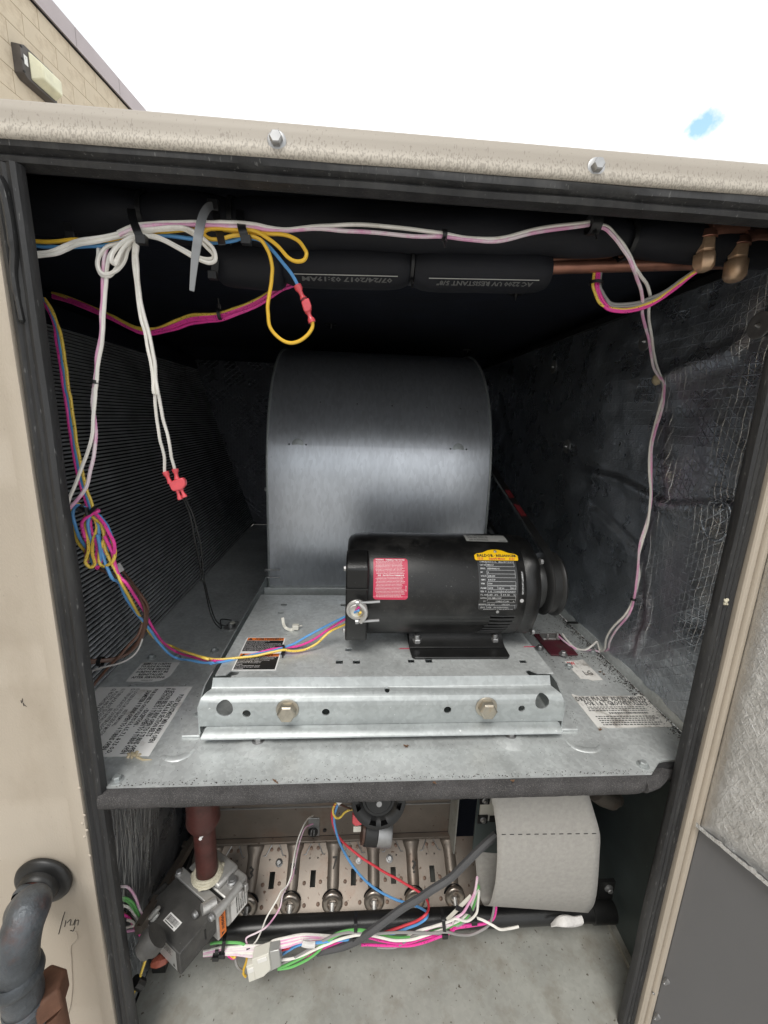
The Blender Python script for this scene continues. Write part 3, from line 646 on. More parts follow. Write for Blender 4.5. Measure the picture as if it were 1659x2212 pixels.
# lower compartment shell
mb = MB(); mb.box((-.4355, -.002, -.60), (.4825, .33, -.5184)); o = mesh('lower_floor', mb, M['floor'], cab)
mb = MB(); mb.box((.4785, .031, -.518), (.4825, .33, -.034)); mesh('lower_side_panel', mb, M['teal'], cab)
mb = MB(); mb.prism([(.4782, .031, -.5184), (.4782, .16, -.5184), (.4782, .16, -.506), (.4782, .031, -.512)], None, (-.012, 0, 0)); mesh('floor_flange', mb, M['floor'], cab)
mb = MB(); ny, nz_ = 40, 60; vs = []; fs = []
for i in range(ny+1):
    for j in range(nz_+1):
        y = .031+.28*i/ny; z = -.5+.47*j/nz_
        vs.append((-.432+.006*noise.noise(Vector((y*14, z*14, 1)))+.003*noise.noise(Vector((y*40, z*40, 3))), y, z))
for i in range(ny):
    for j in range(nz_): a = i*(nz_+1)+j; fs.append((a, a+nz_+1, a+nz_+2, a+1))
mb.add(vs, fs); mesh('lower_foil_insulation', mb, M['foil'], cab, sharp=180, recalc=False)
mb = MB(); mb.box((-.45, .031, -.60), (-.4405, .33, -.02)); mb.box((-.45, .3305, -.60), (.4825, .345, -.034)); mesh('lower_casing', mb, M['duct'], cab)
# stray glass fibres over the lower left foil
mb = MB(); rd = random.Random(4)
for k in range(46):
    a = Vector((-.424, .05+.12*rd.random(), -.06-.10*rd.random())); dv = Vector((rd.uniform(-.002, .008), rd.uniform(-.07, .0), -rd.uniform(.08, .22)))
    mb.tube([a, a+dv*.5+Vector((.004, rd.uniform(-.01, .01), 0)), a+dv], .00022, 3, cap=False)
mesh('loose_glass_fibres', mb, M['silverl'], cab, kind='stuff')

# access door, hinged on the right and swung out towards us
dd = Vector((.347, -.938, 0)).normalized(); dn = Vector((-.938, -.347, 0)).normalized(); D0 = Vector((.4475, -.010, 0))
def DQ(s_, z, h): return D0+dd*s_+dn*h+Vector((0, 0, z))
def dbox(mb, s0, s1, z0, z1, h0, h1): return mb.hexa([DQ(s0, z0, h0), DQ(s1, z0, h0), DQ(s1, z0, h1), DQ(s0, z0, h1), DQ(s0, z1, h0), DQ(s1, z1, h0), DQ(s1, z1, h1), DQ(s0, z1, h1)])
mb = MB(); dbox(mb, .002, .62, -.60, .72, -.035, 0); door = mesh('access_door', mb, M['graypaint'], cab, bevel=.002)
mb = MB(); ns, nz_ = 90, 110; vs = []; fs = []
for i in range(ns+1):
    for j in range(nz_+1):
        s_ = .003+.57*i/ns; z0 = -.082+.003*noise.noise(Vector((s_*60, 1, 1))); z = z0+(.70-z0)*j/nz_
        edge = min(1, j/4., i/3.)
        h = .011*edge**.5+.0015*noise.noise(Vector((s_*12, z*12, 0)))+.0006*noise.noise(Vector((s_*60, z*60, 7)))
        vs.append(DQ(s_, z, h if edge > 0 else .0005))
for i in range(ns):
    for j in range(nz_): a = i*(nz_+1)+j; fs.append((a, a+1, a+nz_+2, a+nz_+1))
mb.add(vs, fs); mesh('door_foil_insulation', mb, M['foild'], door, sharp=180)
mb = MB(); vs = []; fs = []
for i in range(160):
    s_ = .003+.57*i/159; a = .004*noise.noise(Vector((s_*90, 0, 0))); b = .004*noise.noise(Vector((s_*130, 5, 0)))
    vs += [DQ(s_, -.084+a, .001), DQ(s_, -.080+b*.5, .0125+b*.3), DQ(s_, -.073+b, .0128)]
for i in range(159):
    for j in range(2): fs.append((i*3+j, i*3+3+j, i*3+4+j, i*3+1+j))
mb.add(vs, fs); mesh('torn_foil_edge', mb, M['foiledge'], door, recalc=False)
def DP(p, h=0):
    r = Vector(ray(p)); tt = (D0+dn*h-Vector(CAMP)).dot(dn)/r.dot(dn); return Vector(CAMP)+r*tt
for p in ((1442, 2119), (1418, 2140), (1422, 2195)):
    q = DP(p); mb = MB(); mb.lathe([(0, .0042), (.002, .0038), (.0022, .003), (.004, .0034), (.0042, .0027), (.006, .003), (.0062, .0022), (.008, .0024), (.0082, .0012), (.010, .0003)], q, dn, 10); mesh('screw_tip', mb, M['zinc'], door)
mb = MB(); q = DP((1567, 1299), -.0); [mb.lathe([(-.001, r_), (.001, r_*.8), (.002, r_*.4)], PY((1567+a_, 1299+b_), -.0082), (-.2, -1, .2*b_/5), 6) for a_, b_, r_ in ((0, 0, .0032), (4, -3, .0022), (-2, 5, .0024), (3, 6, .0018), (-4, -4, .0016))]; mesh('sealant_blob', mb, M['sealant'], cab)
# ------------------------------------------------------------------ evaporator coil, leaning at the left
coil = thing('evaporator_coil', 'black slanted microchannel coil face at the left of the compartment', 'coil', (-.6, .7, 0))
cb0 = Vector((-.525, 0, .004)); cu = Vector((-.215, 0, .66)).normalized(); cn_ = Vector((cu.z, 0, -cu.x))
L_ = .694; nt_ = 84; pitch = L_/nt_
mb = MB(); rd = random.Random(3)
ysg = [.02, .30, .58, .86, 1.14, 1.383]
for k in range(nt_):
    c0 = cb0+cu*(pitch*(k+.5))
    hw = pitch*.24
    for a, b in zip(ysg[:-1], ysg[1:]):
        pa = []
        for tt in range(6):
            an = math.pi*tt/5-math.pi/2
            pa.append(c0+cu*(math.sin(an)*hw)+cn_*(math.cos(an)*.0022))
        pa += [c0+cu*hw-cn_*.012, c0-cu*hw-cn_*.012]
        w0 = .0003*rd.uniform(-1, 1)
        mb.prism([p+Vector((0, a, 0))+cn_*w0 for p in pa], None, (0, b-a, 0))
mesh('coil_tubes', mb, M['coil'], coil, kind='stuff', sharp=50)
mb = MB(); a, b = cb0-cn_*.004, cb0+cu*L_-cn_*.004
mb.hexa([a+Vector((0, .02, 0)), a+Vector((0, 1.383, 0)), a-cn_*.02+Vector((0, 1.383, 0)), a-cn_*.02+Vector((0, .02, 0)), b+Vector((0, .02, 0)), b+Vector((0, 1.383, 0)), b-cn_*.02+Vector((0, 1.383, 0)), b-cn_*.02+Vector((0, .02, 0))])
mesh('fin_core', mb, M['coild'], coil)
mb = MB(); a = cb0+cu*L_
mb.hexa([a+Vector((0, .02, 0))-cn_*.03, a+Vector((0, 1.383, 0))-cn_*.03, a+Vector((0, 1.383, 0))+cn_*.006, a+Vector((0, .02, 0))+cn_*.006]+[q+cu*.045 for q in (a+Vector((0, .02, 0))-cn_*.03, a+Vector((0, 1.383, 0))-cn_*.03, a+Vector((0, 1.383, 0))+cn_*.006, a+Vector((0, .02, 0))+cn_*.006)])
mesh('top_rail', mb, M['duct'], coil)
# bent shiny fin bits: three rows of small tears
mb = MB()
for (pa, pb, n_) in ((DD_ := ((165, 1010), (235, 1195), 9)), ((178, 1262), (215, 1330), 7), ((385, 860), (412, 940), 7), ((145, 770), (190, 842), 9)):
    for k in range(n_):
        f_ = k/(n_-1); px = pa[0]+(pb[0]-pa[0])*f_+rd.uniform(-1, 1); py = pa[1]+(pb[1]-pa[1])*f_
        r = Vector(ray((px, py))); tt = (cb0-Vector(CAMP)).dot(cn_)/r.dot(cn_); q = Vector(CAMP)+r*tt+cn_*.0026
        for e in range(2): mb.tube([q+Vector((0, .006*e, 0)), q+cu*.003+Vector((0, .006*e+.0015, 0))], .0004, 4)
mesh('bent_fins', mb, M['zinc'], coil, kind='stuff')

# ------------------------------------------------------------------ blower deck
deck = thing('blower_deck', 'galvanised partition deck carrying the blower and motor, with white instruction labels', 'deck', (0, .4, 0))
mb = MB(); mb.prism([(-.4015, -.001, -.003), (.366, -.001, -.003), (.392, .019, -.003), (.402, .0215, -.003), (.4290, .0225, -.003), (.4295, .031, -.003), (.474, .031, -.003), (.474, 1.384, -.003), (-.53, 1.384, -.003), (-.53, .031, -.003), (-.4205, .031, -.003), (-.4205, .012, -.003), (-.4015, .004, -.003)], None, (0, 0, .003))
dk = mesh('deck_sheet', mb, M['galv'], deck)
mb = MB(); mb.box((-.53, .031, -.03), (.474, 1.38, -.0035)); mb.box((-.4205, .0125, -.03), (.4285, .0305, -.0036)); mesh('deck_underside_insulation', mb, M['foam'], deck)
# front edge foam, round nosed
mb = MB(); xs = [-.4008+.0085*i for i in range(91)]; cs = [(.012, -.0035), (-.004, -.0035), (-.010, -.0045), (-.0135, -.009), (-.0145, -.015), (-.0135, -.0215), (-.010, -.0265), (-.003, -.0290), (.012, -.0295)]
vs = []; fs = []; n_ = len(cs)
for x in xs:
    for j, (y, z) in enumerate(cs):
        e = 0 if x > -.398 and x < .35 else 0
        k_ = max(0, (x-.340)/.034); vs.append((x, y+.0011*noise.noise(Vector((x*60, j, 0)))+.024*k_**2, z+.0011*noise.noise(Vector((x*45, j, 4)))))
for i in range(len(xs)-1):
    for j in range(n_): fs.append((i*n_+j, i*n_+(j+1) % n_, (i+1)*n_+(j+1) % n_, (i+1)*n_+j))
fs += [tuple(range(n_)), tuple((len(xs)-1)*n_+j for j in range(n_-1, -1, -1))]
mb.add(vs, fs); mesh('foam_edging', mb, M['dirtyfoam'], deck, sharp=60)
mb = MB(); mb.tube(crom([(.352, -.002, -.0165), (.378, .006, -.0165), (.396, .018, -.0165), (.412, .022, -.0165)], 4), .0125, 10); mesh('foam_corner', mb, M['dirtyfoam'], deck)
# embossed arcs
for pts in ([E4(1160, 1572), E4(1200, 1592), E4(1250, 1600), E4(1310, 1592), E4(1370, 1565), E4(1420, 1525), E4(1445, 1490)], [I4(90, 1580), I4(120, 1620), I4(170, 1655), I4(240, 1678), I4(320, 1685), I4(370, 1668), I4(388, 1630)]):
    P = crom([PZ(p, -.0005) for p in pts], 4); n_ = len(P); mb = MB(); mb.tube(P, [.0005+.0060*math.sin(math.pi*min(1, (i+1)/(n_)*1.0))**.6 for i in range(n_)], 10, flat=.32); mesh('embossed_arc', mb, M['galv'], deck, sharp=80)
# dimples under the slide bolts
for p in ((552, 1612), (1106, 1598)):
    q = PZ(p, 0); mb = MB(); mb.lathe([(0, .030), (.0014, .026), (.0030, .020), (.0038, .012), (.004, .0)], q+Vector((0, .006, 0)), (0, 0, 1), 28, cap=False); mesh('embossed_dimple', mb, M['galv'], deck, sharp=80)
for p in (E4(1070, 722), E4(1285, 722), E4(1615, 662), E4(770, 1780), I4(755, 1812), I4(325, 845), (1229, 1440), E4(1470, 1235)):
    q = PZ(p, 0); mb = MB(); mb.hexhead(q, (0, 0, 1), .0055, .0055, .0088, .0012, rot=random.random()); mesh('hex_screw', mb, M['galvc'], deck)
for p in ((558, 1600), (1102, 1588)):
    q = PZ(p, .003); mb = MB(); mb.hexhead(q, (0, 0, 1), .0065, .0065, .0095, .0015, rot=.4); mesh('slide_bolt', mb, M['zinc'], deck)
# small round punched holes along the rear of the labels
mb = MB()
for p in (E4(880, 972), E4(1360, 968), (1228, 1448)):
    q = PZ(p, -.003); mb.lathe([(-.004, .0028), (.006, .0028)], q, (0, 0, 1), 12)
carve(dk, mb)
# labels on the deck
f = planemap((-.4875, .2870, .0006), (-.4150, .2870, .0006), (-.4875, .2255, .0006))
mb = MB(); label_box(mb, f, [(0, 0), (.72, 0), (.86, .05), (.94, .16), (1, .3), (1, 1), (0, 1)]); lb = mesh('service_label', mb, M['paper'], deck, label='parallelogram white label reading REMOVE SCREWS TO SLIDE BLOWER')
mb = MB()
for k, (txt, u0, u1) in enumerate((('REMOVE SCREWS', .08, .80), ('TO SLIDE BLOWER', .06, .84), ('OUT FOR SERVICE.', .05, .86), ('SCREWS MUST BE', .06, .87), ('REINSTALLED', .18, .80), ('AFTER SERVICING.', .06, .90))):
    put_text(mb, f, txt, u0, u1, .865-k*.142, .965-k*.142, True)
put_text(mb, f, '104666-01P', .36, .64, .035, .085)
mesh('lettering', mb, M['ink'], lb, recalc=False)
f = planemap((-.3615, .2090, .0006), (-.3635, .0490, .0006), (-.5250, .2100, .0006))
mb = MB(); label_box(mb, f); lb = mesh('pulley_label', mb, M['paper'], deck, label='large white pulley adjustment label lying by the left jamb')
mb = MB()
for txt, u0, u1, v0, v1 in (('PULLEY ADJUSTMENT MIN & MAX OPEN', .14, .84, .915, .965), ('FOR A & B SECTION BELTS', .25, .76, .855, .905),
        ('A SECTION BELTS 0 TURNS OPEN TO 5 TURNS OPEN', .03, .97, .79, .84), ('B SECTION BELTS 1 TURN OPEN TO 6 TURNS OPEN', .03, .97, .735, .785),
        ('FOR B BELTS ON PULLEYS 6.0, 6.5, 7.1, & 7.5 O.D.', .04, .97, .60, .65), ('- EXCEPTION -', .36, .63, .668, .712), ('DIAMETER 0 TURNS OPEN TO 6 TURNS OPEN', .07, .92, .545, .592),
        ('BELT REMOVAL:', .38, .62, .47, .505), ('(1) LOOSEN BOLTS (4) ON EACH SIDE OF MOTOR ADJUSTMENT', .03, .95, .415, .455), ('(2) TURN JACK-BOLT (2) COUNTERCLOCKWISE TO LOOSEN', .03, .95, .365, .405),
        ('BELT INSTALLATION:', .36, .66, .31, .345), ('(1) TURN JACK-BOLT (2) CLOCKWISE UNTIL BELT IS TIGHT', .03, .95, .26, .30), ('     PULLEYS ARE ALIGNED.', .08, .50, .215, .25), ('(2) RE-TIGHTEN BOLTS (4) ON EACH SIDE', .03, .80, .165, .205)):
    put_text(mb, f, txt, u0, u1, v0, v1, v1-v0 > .042)
mesh('lettering', mb, M['ink'], lb, recalc=False)
q = PZ(E4(915, 1560), .001); mb = MB()
rd = random.Random(5)
for k in range(16):
    a = rd.uniform(0, 6.3); rr = rd.uniform(.001, .010); c = q+Vector((rr*math.cos(a), rr*.6*math.sin(a), 0)); mb.lathe([(-.001, rd.uniform(.0018, .0034)), (.0012, .002), (.0022, .0005)], c, (rd.uniform(-.4, .4), rd.uniform(-.4, .4), 1), 7)
mb.tube([q+Vector((.006, -.004, 0)), q+Vector((.018, -.010, 0)), q+Vector((.030, -.010, .0))], [.002, .0016, .0006], 6)
mesh('resin_drip', mb, M['amber'], deck)
f = planemap((.3360, .1740, .0006), (.4730, .1730, .0006), (.3335, .0890, .0006))
mb = MB(); label_box(mb, f, [(.03, 0), (1, .02), (1, .96), (.95, 1.03), (.90, .96), (.10, .96), (.02, 1.04), (0, 1)]); lb = mesh('drive_pulley_label', mb, M['paperd'], deck, label='dirty curling white label headed DRIVE PULLEY ADJUSTMENTS')
mb = MB(); put_text(mb, f, 'DRIVE PULLEY ADJUSTMENTS', .02, .985, .80, .935, True); put_text(mb, f, 'FOR 1 & 2 GROOVE PULLEYS', .10, .95, .655, .79, True)
fine(mb, f, .06, .96, .47, .63, 3, 2, fill=.5); fine(mb, f, .32, .84, .39, .45, 1, 5, fill=.8, ragged=.0); fine(mb, f, .10, .94, .06, .35, 5, 3, fill=.5)
mesh('lettering', mb, M['inkg'], lb, recalc=False)
f = planemap((.3770, .2860, .0006), (.4230, .2900, .0006), (.3780, .2150, .0006))
mb = MB(); label_box(mb, f, [(.05, .12), (.35, .08), (.5, 0), (1, 0), (.98, 1), (0, .97)]); lb = mesh('inspection_tag', mb, M['paperd'], deck, label='small dirty handwritten tag')
mb = MB(); put_text(mb, f, 'LG', .42, .80, .24, .46, False)
mesh('lettering', mb, M['scrib'], lb, recalc=False)
mb = MB(); put_text(mb, f, 'RW', .08, .42, .76, .93, True); mesh('red_lettering', mb, M['red'], lb, recalc=False)
# debris: grit along the right kerb, leaf scraps along the edge
PZT_ = .0853
mb = MB(); rd = random.Random(11)
def bit(mb, c, s_, flat=.5):
    a = rd.uniform(0, 3); vs = []
    for k in range(5):
        t_ = a+k*1.256; vs.append(Vector(c)+Vector((math.cos(t_)*s_*rd.uniform(.5, 1), math.sin(t_)*s_*rd.uniform(.5, 1), 0)))
    vs.append(Vector(c)+Vector((0, 0, s_*flat))); mb.add(vs, [(0, 1, 5), (1, 2, 5), (2, 3, 5), (3, 4, 5), (4, 0, 5), (4, 3, 2, 1, 0)])
for k in range(1500):
    u = rd.random()**1.6; y = .06+.62*rd.random(); x = .4735-.055*u*rd.random()*(1 if y > .2 else .5)
    bit(mb, (x, y, .0004), rd.uniform(.0005, .0018))
for k in range(650): bit(mb, (.288+rd.gauss(.006, .009), .10+.42*rd.random(), .0004), rd.uniform(.0004, .0014))
for k in range(260): bit(mb, (rd.gauss(.395, .03), rd.gauss(.33, .06), .0004), rd.uniform(.0005, .002))
for k in range(700): bit(mb, (.474-.02*rd.random()**2, .04+.5*rd.random(), .0006), rd.uniform(.0005, .0022))
for k in range(160): bit(mb, (rd.gauss(-.33, .02), .12+.4*rd.random(), .0004), rd.uniform(.0004, .0014))
for k in range(160): bit(mb, (-.27+.52*rd.random(), .13+.28*rd.random(), PZT_), rd.uniform(.0003, .0008))
for k in range(380): bit(mb, (-.39+.78*rd.random(), -.001+abs(rd.gauss(0, .004)), .0004), rd.uniform(.0004, .0013))
for k in range(260): bit(mb, (-.38+.78*rd.random(), .01+.08*rd.random(), .0004), rd.uniform(.0003, .0008))
mesh('grit', mb, M['grit'], cab, kind='stuff', sharp=5)
mb = MB()
for p, s_ in (((597, 1690), .010), ((878, 1613), .006), ((1106, 1608), .006), ((1100, 1605), .005), ((1296, 1577), .005), ((1297, 1452), .004), ((1305, 1457), .004), ((940, 1692), .004), ((1108, 1688), .004)):
    q = PZ(p, .001)
    for k in range(5):
        a = rd.uniform(0, 3.1); d_ = Vector((math.cos(a), math.sin(a)*.6, rd.uniform(0, .5)))*s_; mb.add([q-d_*.5, q+d_*.2+Vector((0, .0015, .001)), q+d_, q+d_*.2-Vector((0, .0015, -.001))], [(0, 1, 2, 3)])
mesh('leaf_scraps', mb, M['felt'], cab, kind='stuff', recalc=False)

# ------------------------------------------------------------------ blower housing
bl = thing('blower_housing', 'large galvanised scroll blower housing behind the motor', 'blower', (-.0075, .9, 0))
X0, X1 = -.300, .285
pf = [(.585, .004), (.592, .03), (.5965, .08), (.598, .15), (.5995, .22), (.602, .30), (.607, .37), (.620, .43), (.643, .49), (.677, .548), (.722, .598), (.780, .640), (.85, .672), (.93, .692), (1.02, .698), (1.11, .690), (1.19, .665), (1.26, .62), (1.30, .56)]
pc = [(p.x, p.y) for p in crom([Vector((a, b, 0)) for a, b in pf], 4)]
mb = MB(); mb.sheet(pc, X0, X1, -.0015); wrap = mesh('scroll_wrap', mb, M['blow'], bl, sharp=60)
mb = MB()
def ynear(z): return np.interp(z, [b for a, b in pf[:14]], [a for a, b in pf[:14]])
cutp = []
for px in ((643, 960), (990, 970)):
    q = PY(px, ynear(.419)); q.y = ynear(q.z)
    cutp.append(q)
    for dx_ in (-.0215, .0215): mb.lathe([(-.01, .0022), (.02, .0022)], q+Vector((dx_, 0, 0)), (0, 1, 0), 10)
for k, px in enumerate(((692, 869), (772, 873), (847, 877), (922, 880), (995, 883))):
    for it in range(3):
        q = PY(px, .65)
    yy = .65
    for it in range(8): q = PY(px, yy); yy = float(ynear(q.z))
    mb.lathe([(-.02, .0021), (.02, .0021)], q, (0, 1, -.8), 8)
for px in ((1018, 853), (1031, 890), (1033, 912)):
    yy = .65
    for it in range(8): q = PY(px, yy); yy = float(ynear(q.z))
    mb.lathe([(-.02, .0019), (.02, .0019)], q, (0, 1, -.8), 8)
carve(wrap, mb)
for q in cutp:
    mb = MB(); mb.lathe([(-.0002, .0150), (.0006, .0148), (.0010, .0135), (.0008, .0)], q, (0, -1, .18), 28, cap=False); mesh('knockout', mb, M['galvc'], bl)
for sx, x in ((-1, X0), (1, X1)):
    mb = MB(); out = [(a-.0025 if True else a, b) for a, b in pc]+[(1.30, .01)]
    mb.prism([(x-.0008, a, b+.002 if b > .3 else b) for a, b in out], None, (.0016, 0, 0)); mesh('side_plate', mb, M['galvc'], bl)
    rim = [Vector((x, a-.0030, b+(.0018 if b > .35 else 0))) for a, b in pc]
    mb = MB(); mb.tube(rim, .0030, 6); mesh('rolled_edge', mb, M['galvc'], bl)
mb = MB(); mb.sheet([(.597, .040), (.580, .034), (.560, .032), (.558, .02), (.558, .004)], X0+.002, X1-.002, .0015); mesh('front_lip', mb, M['galv'], bl)
for z in (.083, .062):
    mb = MB(); mb.tube([(X0-.006, .590, z), (X0+.030, .590, z)], .0022, 8); mb.hexhead((X0-.005, .590, z), (-1, 0, 0), .0045, .004, .006, .001); mesh('side_screw', mb, M['zinc'], bl)
mb = MB(); mb.hexhead((X0-.001, .602, .30), (-1, 0, 0), .0055, .005, .008, .001); mb.hexhead((X1+.001, .610, .22), (1, 0, 0), .0055, .005, .008, .001); mesh('side_bolt', mb, M['zinc'], bl)
# blower belt pulley behind the housing and its drive belt
bt = thing('drive_belt', 'black rubber drive belt with faint red print running back from the motor pulley', 'belt', (.298, .5, .2))
P0_, P1_ = Vector((.298, .253, .19)), Vector((.298, .93, .37)); ra, rb_ = .050, .085
pts = []
dv = (P1_-P0_).normalized(); ang = math.atan2(dv.z, dv.y)
for k in range(17): a = ang+math.pi/2+math.pi*k/16; pts.append(P0_+Vector((0, math.cos(a)*ra, math.sin(a)*ra)))
for k in range(17): a = ang-math.pi/2+math.pi*k/16; pts.append(P1_+Vector((0, math.cos(a)*rb_, math.sin(a)*rb_)))
pts.append(pts[0]); mb = MB()
vs = []; fs = []
for i, p in enumerate(pts):
    c = P0_ if i < 17 or i == len(pts)-1 else P1_; nn = (p-c).normalized()
    vs += [p+nn*.006+Vector((-.0085, 0, 0)), p+nn*.006+Vector((.0085, 0, 0)), p-nn*.005+Vector((.005, 0, 0)), p-nn*.005+Vector((-.005, 0, 0))]
for i in range(len(pts)-1):
    for j in range(4): fs.append((4*i+j, 4*i+(j+1) % 4, 4*i+4+(j+1) % 4, 4*i+4+j))
mb.add(vs, fs); bb = mesh('belt_loop', mb, M['black'], bt)
mb = MB(); a, b = pts[0], pts[33]   # upper run
nn = Vector((0, -math.sin(ang), math.cos(ang)))
up0 = P0_+nn*ra; up1 = P1_+nn*rb_
fm = lambda u, v, h: up0+(up1-up0)*u+nn*(.0066)+Vector((-.0075+.015*v, 0, 0))
fine(mb, fm, .22, .30, .1, .9, 4, 8, fill=.45); fine(mb, fm, .34, .40, .1, .9, 4, 9, fill=.45)
mesh('red_print', mb, M['red'], bb, recalc=False)
mb = MB(); mb.lathe([(-.012, .09), (-.009, .09), (-.003, .078), (.003, .078), (.009, .09), (.012, .09)], P1_, (1, 0, 0), 40); mb.lathe([(-.05, .016), (.03, .016)], P1_, (1, 0, 0), 16); mesh('blower_pulley', mb, M['blackm'], bl)

# ------------------------------------------------------------------ motor base
base = thing('motor_platform', 'galvanised slide-out motor platform with a folded front rail on the deck', 'platform', (-.01, .28, .08))
PZT = .085
mb = MB(); mb.prism([(-.288, .112, PZT-.0025), (.264, .112, PZT-.0025), (.262, .30, PZT-.0025), (.260, .425, PZT-.0025), (-.284, .425, PZT-.0025)], None, (0, 0, .0025)); pl = mesh('base_plate', mb, M['galv'], base)
mb = MB()
for p in (K4(693, 422), K4(1210, 425)): q = PZ(p, PZT); mb.box((q.x-.0065, q.y-.006, .06), (q.x+.0065, q.y+.006, .1))
for p, hw, hh in ((K4(667, 493), .0055, .0045), (K4(1250, 812), .0055, .0050), (K4(1173, 917), .0060, .0060), (K4(1320, 917), .0060, .0060), ((888, 1427), .0055, .0060), ((926, 1427), .0060, .0060), ((1129, 1428), .0060, .0055)):
    q = PZ(p, PZT); mb.box((q.x-hw, q.y-hh, .06), (q.x+hw, q.y+hh, .1))
q = PZ(K4(660, 640), PZT); mb.lathe([(-.02, .002), (.02, .002)], q, (0, 0, 1), 10)
mb.prism([(-.290, .105, .06), (-.262, .105, .06), (-.262, .117, .06), (-.254, .119, .06), (-.252, .125, .06), (-.256, .130, .06), (-.266, .131, .06), (-.272, .121, .06), (-.290, .1185, .06)], None, (0, 0, .05))
mb.prism([(.266, .105, .06), (.222, .105, .06), (.218, .118, .06), (.219, .126, .06), (.226, .129, .06), (.236, .119, .06), (.266, .1185, .06)], None, (0, 0, .05))
carve(pl, mb)
# folded front rail
prof = [(.1118, .0850), (.1060, .0735), (.1040, .0712), (.0975, .0690), (.0900, .0655), (.0855, .0600), (.0835, .0530), (.0830, .0400), (.0830, .0210)]
x0 = [-.289, -.2895, -.2895, -.296, -.3005, -.3025, -.3035, -.3035, -.3035]; x1 = [.2545, .2545, .2545, .2600, .2660, .2680, .2690, .2695, .2700]
mb = MB(); mb.sheet(prof, x0, x1, .0025); rail = mesh('front_rail', mb, M['galvc'], base, sharp=50)
mb = MB()
for p, r_ in ((K4(180, 1327), .0125), (K4(370, 1368), .0062), (K4(1055, 1355), .0060), ((967, 1534), .0060), ((1127, 1531), .0055), ((1172, 1518), .0115)):
    q = PY(p, .083); mb.lathe([(-.03, r_), (.03, r_)], q, (0, 1, 0), 28)
q = PY(K4(1585, 1173), .099); mb.lathe([(-.02, .0042), (.02, .0042)], q, (0, .35, 1), 20)
carve(rail, mb)
mb = MB(); mb.sheet([(.0845, .0205), (.0800, .0195), (.0660, .0145), (.0650, .0120)], [-.291, -.294, -.296, -.296], [.262, .264, .264, .262], .0022); mesh('lower_rail', mb, M['galvc'], base, sharp=50)
for p in (K4(725, 1350), (1050, 1532)):
    q = PY(p, .083)+Vector((0, 0, .004)); mb = MB(); mb.hexhead(q, (0, -1, .05), .0145, .013, .0175, .002, rot=.25); mesh('jack_bolt', mb, M['brassy'], base, bevel=.0006)
mb = MB(); mb.box((-.281, .446, .060), (.20, .4485, .094)); mesh('rear_tab', mb, M['galvc'], base, bevel=.003)
mb = MB(); mb.box((-.281, .42, .060), (.20, .4455, .0625)); mesh('rear_bend', mb, M['galv'], base)
# side slide rails with their feet on the deck
for x, s_ in ((-.3045, -1), (.2725, 1)):
    mb = MB(); mb.prism([(x, .088, .003), (x, .088, .050), (x, .120, .066), (x, .60, .066), (x, .60, .003)], None, (.0022*s_, 0, 0)); mesh('slide_rail', mb, M['galvc'], base)
    mb = MB(); mb.box((min(x, x+.027*s_), .084, .0008), (max(x, x+.027*s_), .135, .0045)); mb.box((min(x, x+.010*s_), .135, .0008), (max(x, x+.010*s_), .60, .003)); mesh('slide_rail_foot', mb, M['galv'], base, bevel=.0006)
# warning label
f = planemap((-.2668, .2330, PZT+.0004), (-.1965, .2325, PZT+.0004), (-.2660, .1300, PZT+.0004))
mb = MB(); label_box(mb, f); lb = mesh('warning_label', mb, M['paper'], base, label='orange and black bilingual warning label with a white border')
mb = MB(); rectp(mb, f, .03, .97, .545, .895, .0005); rectp(mb, f, .03, .97, .02, .385, .0005); mesh('black_field', mb, M['ink'], lb, recalc=False)
mb = MB(); rectp(mb, f, .03, .97, .90, .985, .0005); rectp(mb, f, .03, .97, .39, .475, .0005); mesh('orange_band', mb, M['orangel'], lb, recalc=False)
mb = MB(); put_text(mb, f, 'AVERTISSEMENT', .23, .95, .912, .975, True, .0008); put_text(mb, f, 'WARNING', .36, .82, .402, .463, True, .0008)
for v in (.908, .398): mb.add([f(.05, v, .0008), f(.17, v, .0008), f(.11, v+.07, .0008)], [(0, 1, 2)])
mesh('band_lettering', mb, M['ink'], lb, recalc=False)
mb = MB()
for txt, u1, v in (('Risque d\'intoxication au', .62, .855), ('monoxyde de carbone.', .52, .815), ('La mise a decouvert du compartiment', .93, .765), ('fermez sauf lors de l\'entretien pourrait', .95, .725), ('entrainer un empoisonnement au', .80, .685), ('monoxyde de carbone ou la mort.', .80, .645), ('Ce compartiment doit rester', .70, .60), ('clos sauf lors de l\'entretien.', .60, .565),
        ('Carbon monoxide poisoning hazard.', .92, .345), ('Failure to keep this compartment', .88, .30), ('closed except when servicing', .78, .262), ('could result in Carbon', .60, .224), ('Monoxide Poisoning or', .60, .186), ('Death.', .20, .148), ('This compartment must', .60, .105), ('be closed except when', .60, .067), ('servicing.', .25, .032)):
    put_text(mb, f, txt, .05, u1, v, v+.028, False, .0008)
mesh('white_lettering', mb, M['inkw'], lb, recalc=False)
# pink chalk marks beside the motor feet
mb = MB()
for p, l_ in (((875, 1401), .012), ((1143, 1397), .012)):
    q = PZ(p, PZT+.0004); mb.add([q+Vector((-l_, -.0015, 0)), q+Vector((l_, -.001, 0)), q+Vector((l_*.8, .002, 0)), q+Vector((-l_*.7, .0015, 0))], [(0, 1, 2, 3)])
mesh('pink_marker_dash', mb, M['redmark'], base, recalc=False)

